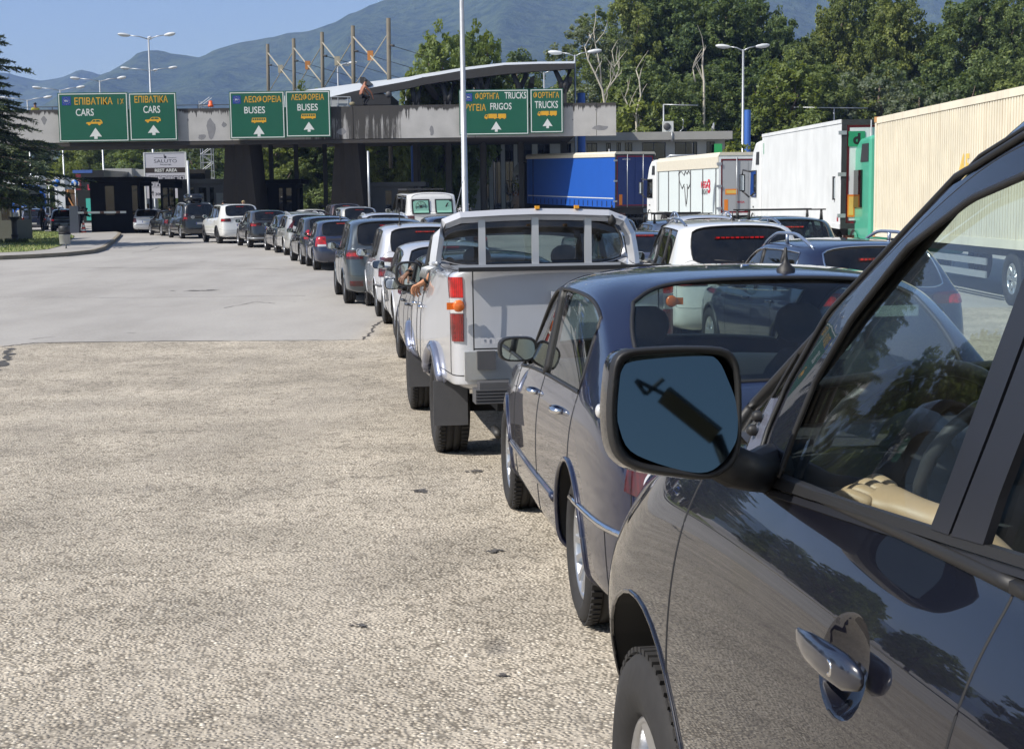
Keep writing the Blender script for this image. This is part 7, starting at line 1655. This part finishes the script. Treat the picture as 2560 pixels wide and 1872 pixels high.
for i, (x, y, h, k) in enumerate([(-75, 150, 16, 'dark'), (-66, 165, 14, 'dark'), (-88, 130, 15, 'tallA'), (-52, 60, 13, 'dark'), (-56, 42, 12, 'round'), (-60, 26, 13, 'dark'), (-62, 10, 12, 'tallB'), (-50, 178, 12, 'round'), (-43, 78, 11, 'dark'), (-50, 88, 13, 'tallB'), (-58, 100, 14, 'dark'), (-66, 112, 15, 'tallA'), (-47, 68, 10, 'round')]): tree(k, x, y, h, 'tree outside the left edge of the picture, %s' % ['farthest row', 'second row', 'tall one', 'beside the hut', 'yellow green one', 'darker one', 'nearest tall one', 'low one', 'first of the hidden row', 'second of the hidden row', 'third of the hidden row', 'fourth of the hidden row', 'fifth of the hidden row'][i], group='trees left of the picture', rz=i)
# ---- the conifer at the left edge
def conifer(x, y, H, Rb, seed, lab):
    r2 = random.Random(seed); mb = MB(); tk = MB(); tk.tube([(0, 0, -.2), (0, 0, H*.5), (0, 0, H)], [.32, .2, .03], 10)
    nb = 175
    for i in range(nb):
        t = (i/nb); z = 1.9+t*(H-2.2); L = Rb*(1-t)**.75*min(1., .62+t*2.2)*r2.uniform(.50, 1.16)+.25; a = i*2.399+r2.uniform(-.2, .2); d = Vector((math.cos(a), math.sin(a), 0)); s = Vector((-d.y, d.x, 0)); n = 9; pts = []
        for k in range(n+1):
            u = k/n; pts.append(Vector((0, 0, z))+d*L*u+Vector((0, 0, L*(.10*u-.30*u*u+.12*u**3)))+s*math.sin(u*3+i)*.06*L)
        tk.tube(pts, [.05*(1-.9*k/n)+.008 for k in range(n+1)], 4)
        for k in range(1, n+1):
            u = k/n; ln = L*.30*(1-.55*u)+.18
            for sg in (-1, 1):
                for e in range(2):
                    b = pts[k].lerp(pts[k-1], .5*e); dr = (d*r2.uniform(.55, .95)+s*sg*r2.uniform(.6, 1.)+Vector((0, 0, r2.uniform(-.35, .02)))).normalized(); l = ln*r2.uniform(.7, 1.1)
                    m = max(4, int(l/.055))
                    for q in range(m):
                        c = b+dr*l*(q+.5)/m-Vector((0, 0, .10*l*((q+.5)/m)**2)); tip = q > m*.60
                        for w in range(2):
                            nd = (dr+Vector((r2.gauss(0, .55), r2.gauss(0, .55), r2.gauss(.05, .40)))).normalized(); sd = nd.cross(Vector((r2.gauss(0, 1), r2.gauss(0, 1), r2.gauss(0, 1)))).normalized(); ll = .17*r2.uniform(.7, 1.2)
                            mb.add([c-sd*.027, c+sd*.027, c+nd*ll], [(0, 1, 2)], 1 if (tip and r2.random() < .4) else 0)
    root = empty('conifer', (x, y, gz(y)+.1), 0, lab, 'tree')
    mb.build('crown', [L_CON, L_CONT], root, fixn=False); tk.build('trunk', M_BARK, root)
cp = at(-88, 560, 66); conifer(cp.x, 66, 11.2, 5.3, 4, 'dark drooping conifer at the left edge of the picture')
# ================================================================== the near off-roader on the right
G_SUV = glass('near_offroader', (.84, .93, .93), 1.15, .03)
def suv_tw(r):
    for j in range(12):
        q = r[j]; k = q[3][0]/.9425
        def st(i, x=None, z=None):
            a = q[i]; q[i] = (a[0] if x is None else x*k, a[1], a[2] if z is None else z)
        if j >= 2 and j <= 6:
            st(5, .832); st(4, .925, 1.13); st(3, .945, .80); st(2, .925, .42); st(1, .84)
            st(6, .700, 1.845 if j < 6 else 1.80); st(7, .640, 1.935 if j < 6 else 1.885)
        if j == 7: st(5, .832, 1.235); st(4, .912, 1.10); st(3, .945, .80); st(6, .76, 1.265); st(7, .68, 1.285); st(8, .36, 1.31); st(9, 0, 1.32)
        if j == 8: st(5, .862, 1.10); st(4, .93, .98); st(3, .955, .78); st(6, .78, 1.15); st(7, .66, 1.165); st(8, .34, 1.185)
        if j == 9: st(5, .85, 1.0); st(4, .93, .90); st(3, .97, .74)
SUVP = PP(L=4.76, W=1.885, H=1.965, wb=2.79, ro=1.03, R=.39, ww=.26, rim=.215, belt=1.285, beltr=1.32, hood=1.13, slant=.25, cowl=2.62, atop=1.62, bpil=1.33, cpil=.30, zbot=.42, wr=.64, wt=.72, tweak=suv_tw, arch=.475, level=4, paint=SUVB, glass=G_SUV, glassf=G_SUV, glassr=G_DARK,
          wstyle='five', lamps=[(((10, .9), (60, .9), (60, 1.2), (12, 1.2)), M_RED, .1)], nomir=True, handles=(), lipr=.006, tyre=.365, sealr=.012, pilr=.004, seatz=.84, gapr=.003, high=False, rseat=.3,
          )
_r, _p, _c = two_box(SUVP); suv_tw(_r); _m = cage_to_mesh(_r, _p, _c, 3)
_b = BVHTree.FromPolygons([v.co.copy() for v in _m.vertices], [tuple(p.vertices) for p in _m.polygons]); bpy.data.meshes.remove(_m)
_M = Matrix.LocRotScale(Vector((1.569, .584, gz(.584))), Matrix.Rotation(R(8), 3, 'Z').to_quaternion(), None).inverted()
HP = _b.ray_cast(_M @ CAM, (_M.to_3x3() @ ray(2112, 1640)).normalized())[0]
SUVP['scoops'] = [(HP.x-.035, HP.y, HP.z, .080, .100, .088, DF), (HP.x-.035, HP.y-1.05, HP.z+.01, .085, .115, .098, DR)]
sv_ = make_car(SUVP, 'nearest car, glossy blue black off-roader filling the right side of the picture', None, 'near_offroader', 'off-roader')
place(sv_, None, R(8), 1.569, .584)
SR = sv_.root; bpy.context.view_layer.update(); SM = SR.matrix_world.copy(); SI = SM.inverted()
def hit_px(px, py, off=0., far=30):
    d = SI.to_3x3() @ ray(px, py); o = SI @ CAM; h, n, _, _ = sv_.bvh.ray_cast(o, d.normalized())
    if h is None: return None
    return h+n*off
def hit_yz(y, z, off=0., sx=-1):
    h, n, _, _ = sv_.bvh.ray_cast(Vector((sx*3, y, z)), Vector((-sx, 0, 0)))
    if h is None: return Vector((sx*.6, y, z))
    return h+Vector((sx*off, 0, off*.3))
def lerp_poly(P, n):
    P = [Vector(p) for p in P]; d = [0]
    for a, b in zip(P, P[1:]): d.append(d[-1]+(b-a).length)
    out = []
    for i in range(n+1):
        t = d[-1]*i/n; k = max(j for j in range(len(d)-1) if d[j] <= t+1e-9); out.append(P[k].lerp(P[k+1], (t-d[k])/max(1e-9, d[k+1]-d[k])))
    return out
SWAP = True
def strip_px(nm, A, B, off, m, parent=SR, n=36, k=6, thick=.012):
    a, b = lerp_poly([(p[0], p[1]) for p in A], n), lerp_poly([(p[0], p[1]) for p in B], n); rows = []
    for i in range(n+1):
        rows.append([hit_px(*a[i].lerp(b[i], j/k), off) for j in range(k+1)])
    ok = [r for r in rows if all(x is not None for x in r)]
    if (ok[1][0]-ok[0][0]).cross(ok[0][1]-ok[0][0]).x > 0: ok.reverse()
    mb = MB(); mb.grid([r[::-1] for r in ok] if SWAP else ok); back = [[p+Vector((thick, 0, 0)) for p in r] for r in ok]
    mb.grid([[r[0] for r in ok], [r[0] for r in back]], 0, False); mb.grid([[r[-1] for r in ok], [r[-1] for r in back]], 0, False); mb.grid([ok[0], back[0]], 0, False); mb.grid([ok[-1], back[-1]], 0, False)
    return mb.build(nm, m, parent, fixn=False)
def line_px(nm, A, r, m, parent=SR, off=0., n=40):
    pts = [hit_px(p[0], p[1], off) for p in lerp_poly(A, n)]; pts = [p for p in pts if p is not None]; mb = MB(); mb.tube(pts, r, 6); return mb.build(nm, m, parent)
FD = sv_.parts[(DF, 0)]
M_SATIN = mat('satin_black_pillar', (.014, .015, .020), .38, var=.15); PT = SUVB
# door window frame: painted band between the glass edge and the roof gutter
strip_px('window_frame', [(1948, 1196), (1990, 1090), (2045, 955), (2135, 800), (2278, 618), (2440, 497), (2600, 430)], [(1905, 1188), (1938, 1080), (1985, 975), (2080, 812), (2215, 640), (2390, 475), (2600, 345)], .010, PT, FD)
line_px('window_seal', [(1962, 1200), (2000, 1092), (2055, 958), (2146, 804), (2288, 624), (2448, 503), (2600, 437)], .0055, M_RUB, FD, .012)
line_px('gutter_seal', [(1900, 1190), (1935, 1078), (1982, 970), (2076, 806), (2212, 632), (2386, 468), (2600, 335)], .0055, M_RUB, FD, .012)
line_px('gutter_seal', [(1876, 1120), (1915, 1035), (1968, 945), (2060, 790), (2195, 618), (2370, 452), (2600, 310)], .0035, M_RUB, SR, .006)
# B pillar
strip_px('door_pillar', [(2346, 1326), (2395, 1200), (2450, 1052), (2600, 650)], [(2392, 1342), (2442, 1215), (2500, 1065), (2660, 640)], .012, M_SATIN, FD)
strip_px('door_pillar', [(2398, 1344), (2448, 1217), (2508, 1067), (2670, 640)], [(2480, 1366), (2520, 1245), (2565, 1130), (2740, 690)], .012, M_SATIN, sv_.parts[(DR, 0)])
# belt trims
strip_px('belt_trim', [(1930, 1196), (2100, 1246), (2392, 1338), (2600, 1402)], [(1925, 1220), (2095, 1270), (2390, 1366), (2600, 1432)], .010, M_RUB, FD)
strip_px('belt_trim', [(1922, 1223), (2095, 1273), (2390, 1369), (2600, 1435)], [(1930, 1240), (2095, 1296), (2388, 1392), (2600, 1460)], .004, M_SATIN, FD)
# mirror sail plate with two studs
strip_px('mirror_sail', [(1868, 1152), (1895, 1085), (1940, 1000)], [(1915, 1175), (1925, 1100), (1948, 1002)], .010, mat('sail_plate', (.16, .17, .22), .25, .4, var=.1), FD, 10, 3)
for px, py in ((1918, 1048), (1905, 1082)):
    c = hit_px(px, py, .014)
    if c: mb = MB(); mb.lathe([(.011, 0), (.011, -.010), (.006, -.016), (0, -.016)], 10, 0, 'x', tuple(c)); mb.build('stud', M_RUB, FD)
# handle
mb = MB(); Y0, Z0 = HP.y+.005, HP.z+.005; xs_ = HP.x-.012
secs = [(-.118, .004, .004, .006), (-.113, .015, .012, .008), (-.100, .020, .018, .010), (-.080, .026, .024, .014), (-.02, .026, .023, .020), (.035, .023, .019, .023), (.075, .016, .013, .022), (.094, .007, .007, .020)]
rows = []
for dy, hz_, hx, out in secs: rows.append([(xs_-out+math.cos(a)*hx*.6, Y0+dy, Z0+math.sin(a)*hz_+(.006 if dy > .09 else 0)) for a in [2*math.pi*k/16 for k in range(17)]])
mb.grid(rows); mb.add(rows[0][:-1], [tuple(range(16))]); mb.build('door_handle', paint('handle_blue', (.006, .008, .018), .0, .3, .0), FD)
mb = MB(); mb.lathe([(.012, 0), (.012, -.003), (.006, -.003), (.005, .004), (0, .004)], 16, 0, 'x', (xs_-.027, Y0-.055, Z0)); mb.build('key_lock', M_CHROME, FD)
# fender liner edge with screw
# door mirror
RIM = [(1527, 951), (1536, 899), (1561, 876), (1620, 869), (1726, 867), (1813, 874), (1845, 899), (1857, 951), (1859, 1046), (1855, 1127), (1831, 1172), (1778, 1197), (1691, 1188), (1596, 1169), (1550, 1141), (1529, 1099), (1522, 1029)]
GLS = [(1545, 976), (1561, 927), (1589, 899), (1655, 890), (1761, 892), (1796, 906), (1817, 948), (1838, 1011), (1838, 1081), (1824, 1116), (1796, 1151), (1761, 1171), (1708, 1169), (1620, 1144), (1571, 1116), (1550, 1064), (1541, 1010)]
def smooth_loop(P, n):
    k = len(P); out = []
    for i in range(n):
        t = i/n*k; a = int(t); f = t-a; p0, p1, p2, p3 = [Vector(P[(a+q) % k]) for q in (-1, 0, 1, 2)]
        out.append(.5*((2*p1)+(p2-p0)*f+(2*p0-5*p1+4*p2-p3)*f*f+(3*p1-p0-3*p2+p3)*f**3))
    return out
def m_ring(P, Y, sc=1., dx=0., dz=0., tilt=0., tw=.18):
    L = smooth_loop(P, 48); c = Vector((sum(p.x for p in L)/48, sum(p.y for p in L)/48)); out = []
    C = at(c.x, c.y, Y)
    for p in L: q = at(p.x, p.y, Y); d = (q-C)*sc; out.append(C+Vector((d.x+dx, d.z*tilt+(d.x*tw), d.z+dz)))
    return out
YM = 2.36
def WM(mb, nm, m, parent=SR, **k):
    o = mb.build(nm, m, parent, **k); o.matrix_parent_inverse = SI; return o
rings = [m_ring(RIM, YM+.055, .88), m_ring(RIM, YM+.012, .90), m_ring(RIM, YM, .965), m_ring(RIM, YM+.006, 1.0), m_ring(RIM, YM+.03, 1.02, -.004)]
mb = MB(); mb.grid([r+[r[0]] for r in rings]); mh = WM(mb, 'mirror_rim', M_RUB)
rings = [m_ring(RIM, YM+.028, 1.015, -.004), m_ring(RIM, YM+.06, 1.02, -.014), m_ring(RIM, YM+.105, .96, -.020), m_ring(RIM, YM+.145, .72, -.018), m_ring(RIM, YM+.16, .3, -.015)]
mb = MB(); mb.grid([r+[r[0]] for r in rings]); mb.add(rings[-1], [tuple(range(48))]); sh = WM(mb, 'door_mirror', SUVB); 
g_ = m_ring(GLS, YM+.030, 1.02, 0, 0, .20, -.05); mb = MB(); mb.add(g_, [tuple(range(48))]); WM(mb, 'mirror_glass', mat('dark_mirror_glass', (.10, .135, .15), .02, 1., var=.02), SR)
# a lamp on a bracket behind the viewer, seen in the mirror
_q = [Vector(p) for p in (g_[0], g_[12], g_[24])]; _n = (_q[1]-_q[0]).cross(_q[2]-_q[0]).normalized()
_n = -_n if _n.y > 0 else _n
def refl_pt(px, py, dist):
    m_ = at(px, py, YM+.03); d = (m_-CAM).normalized(); r = d-2*d.dot(_n)*_n; return m_+r*dist
_a, _b = refl_pt(1660, 985, 9.), refl_pt(1790, 1090, 9.); _c, _d = refl_pt(1590, 950, 9.), refl_pt(1615, 985, 9.)
lp = empty('lamp_post', (_b.x, _b.y, gz(_b.y)), 0, 'lamp with a brown box head behind the viewer, seen only in the big mirror', 'lamp post')
mb = MB(); mb.tube([_a, _b], [.16, .16], 4, 0, True, .5); o = mb.build('lamp_box', mat('brown_lamp_box', (.11, .085, .05), .6), lp); o.matrix_parent_inverse = Matrix.Translation(-lp.location)
mb = MB(); mb.tube([_a, _c], .018, 5); mb.tube([_a+Vector((0, 0, .12)), _d], .018, 5); mb.tube([_c, _d], .018, 5); mb.tube([_b, _b+Vector((.3, -.3, -.8)), Vector((_b.x+.5, _b.y-.5, gz(_b.y)))], .05, 6); o = mb.build('bracket', M_DSTEEL, lp); o.matrix_parent_inverse = Matrix.Translation(-lp.location)
a, b2 = at(1830, 1165, YM+.05), SM @ hit_px(1925, 1170, .0)
mb = MB(); mb.tube([a+Vector((-.05, .02, .02)), a, a.lerp(b2, .5)+Vector((0, 0, -.008)), b2], [.03, .036, .034, .045], 12); WM(mb, 'mirror_arm', M_RUB)
mb = MB(); c = at(1499, 1027, YM+.065); mb.box(c, (.018, .03, .028)); o = WM(mb, 'turn_light', M_WLENS, SR, sub=2)
# interior: wheel, column, dash pad, driver hand on the wheel
def inpt(px, py, depth): return SI @ at(px, py, depth)
c = inpt(2290, 1130, 2.75); mb = MB(); mb.tube([c+Vector((math.cos(a)*.19, math.sin(a)*-.085, math.sin(a)*.17)) for a in [2*math.pi*k/40 for k in range(41)]], .016, 8); mb.build('steering_rim', M_TRIM, SR)
mb = MB(); mb.lathe([(0, .03), (.07, .03), (.085, 0), (.05, -.06)], 18, 0, 'y', tuple(c)); mb.box(c, (.34, .02, .035)); mb.build('wheel_hub', M_TRIM, SR)
mb = MB(); mb.grid([[(x, 2.02+y+.02*math.cos(x*3), z) for x in (-.72, -.5, -.2, .2, .5, .72)] for y, z in ((.62, 1.20), (.40, 1.235), (.16, 1.22), (.06, 1.15), (.10, .9))]); mb.build('dash_top', mat('dash_grey', (.05, .052, .055), .7, var=.15, scale=30), SR)
hr2 = empty('person', (0, 0, 0), 0, 'pale hand of the driver resting behind the side window of the nearest car', 'person')
M_SKINP = mat('pale_skin', (.48, .32, .19), .5, var=.14, scale=22, bmp=.3, bdist=.002)
hand_mesh('body', M_SKINP, .75, hr2, (((0, -.03, .0), .032), ((0, -.09, -.02), .036), ((.0, -.16, -.07), .042), ((0, -.24, -.13), .045)), 1.35, 1.3)
Hc = at(2300, 1285, 2.50); dd = (at(2150, 1222, 2.58)-Hc).normalized(); upv = Vector((.10, -.35, .95)); xx = dd.cross(upv).normalized(); zz = xx.cross(dd)
hr2.matrix_world = Matrix(((xx.x, dd.x, zz.x, Hc.x), (xx.y, dd.y, zz.y, Hc.y), (xx.z, dd.z, zz.z, Hc.z), (0, 0, 0, 1)))
# ================================================================== air
mb = MB(); mb.span((-5600, -120, -8), (5600, 5300, 760)); hz = MB(); 
m = bpy.data.materials.new('haze_air'); m.use_nodes = True; nt = m.node_tree; nt.nodes.remove(nt.nodes['Principled BSDF'])
pv = nt.nodes.new('ShaderNodeVolumePrincipled'); pv.inputs['Color'].default_value = (.37, .54, 1, 1); pv.inputs['Density'].default_value = 1.35e-4; pv.inputs['Anisotropy'].default_value = .0
nt.links.new(pv.outputs[0], nt.nodes['Material Output'].inputs['Volume'])
o = mb.build('haze', m); tag(o, 'thin blue summer haze', None, None, 'stuff')
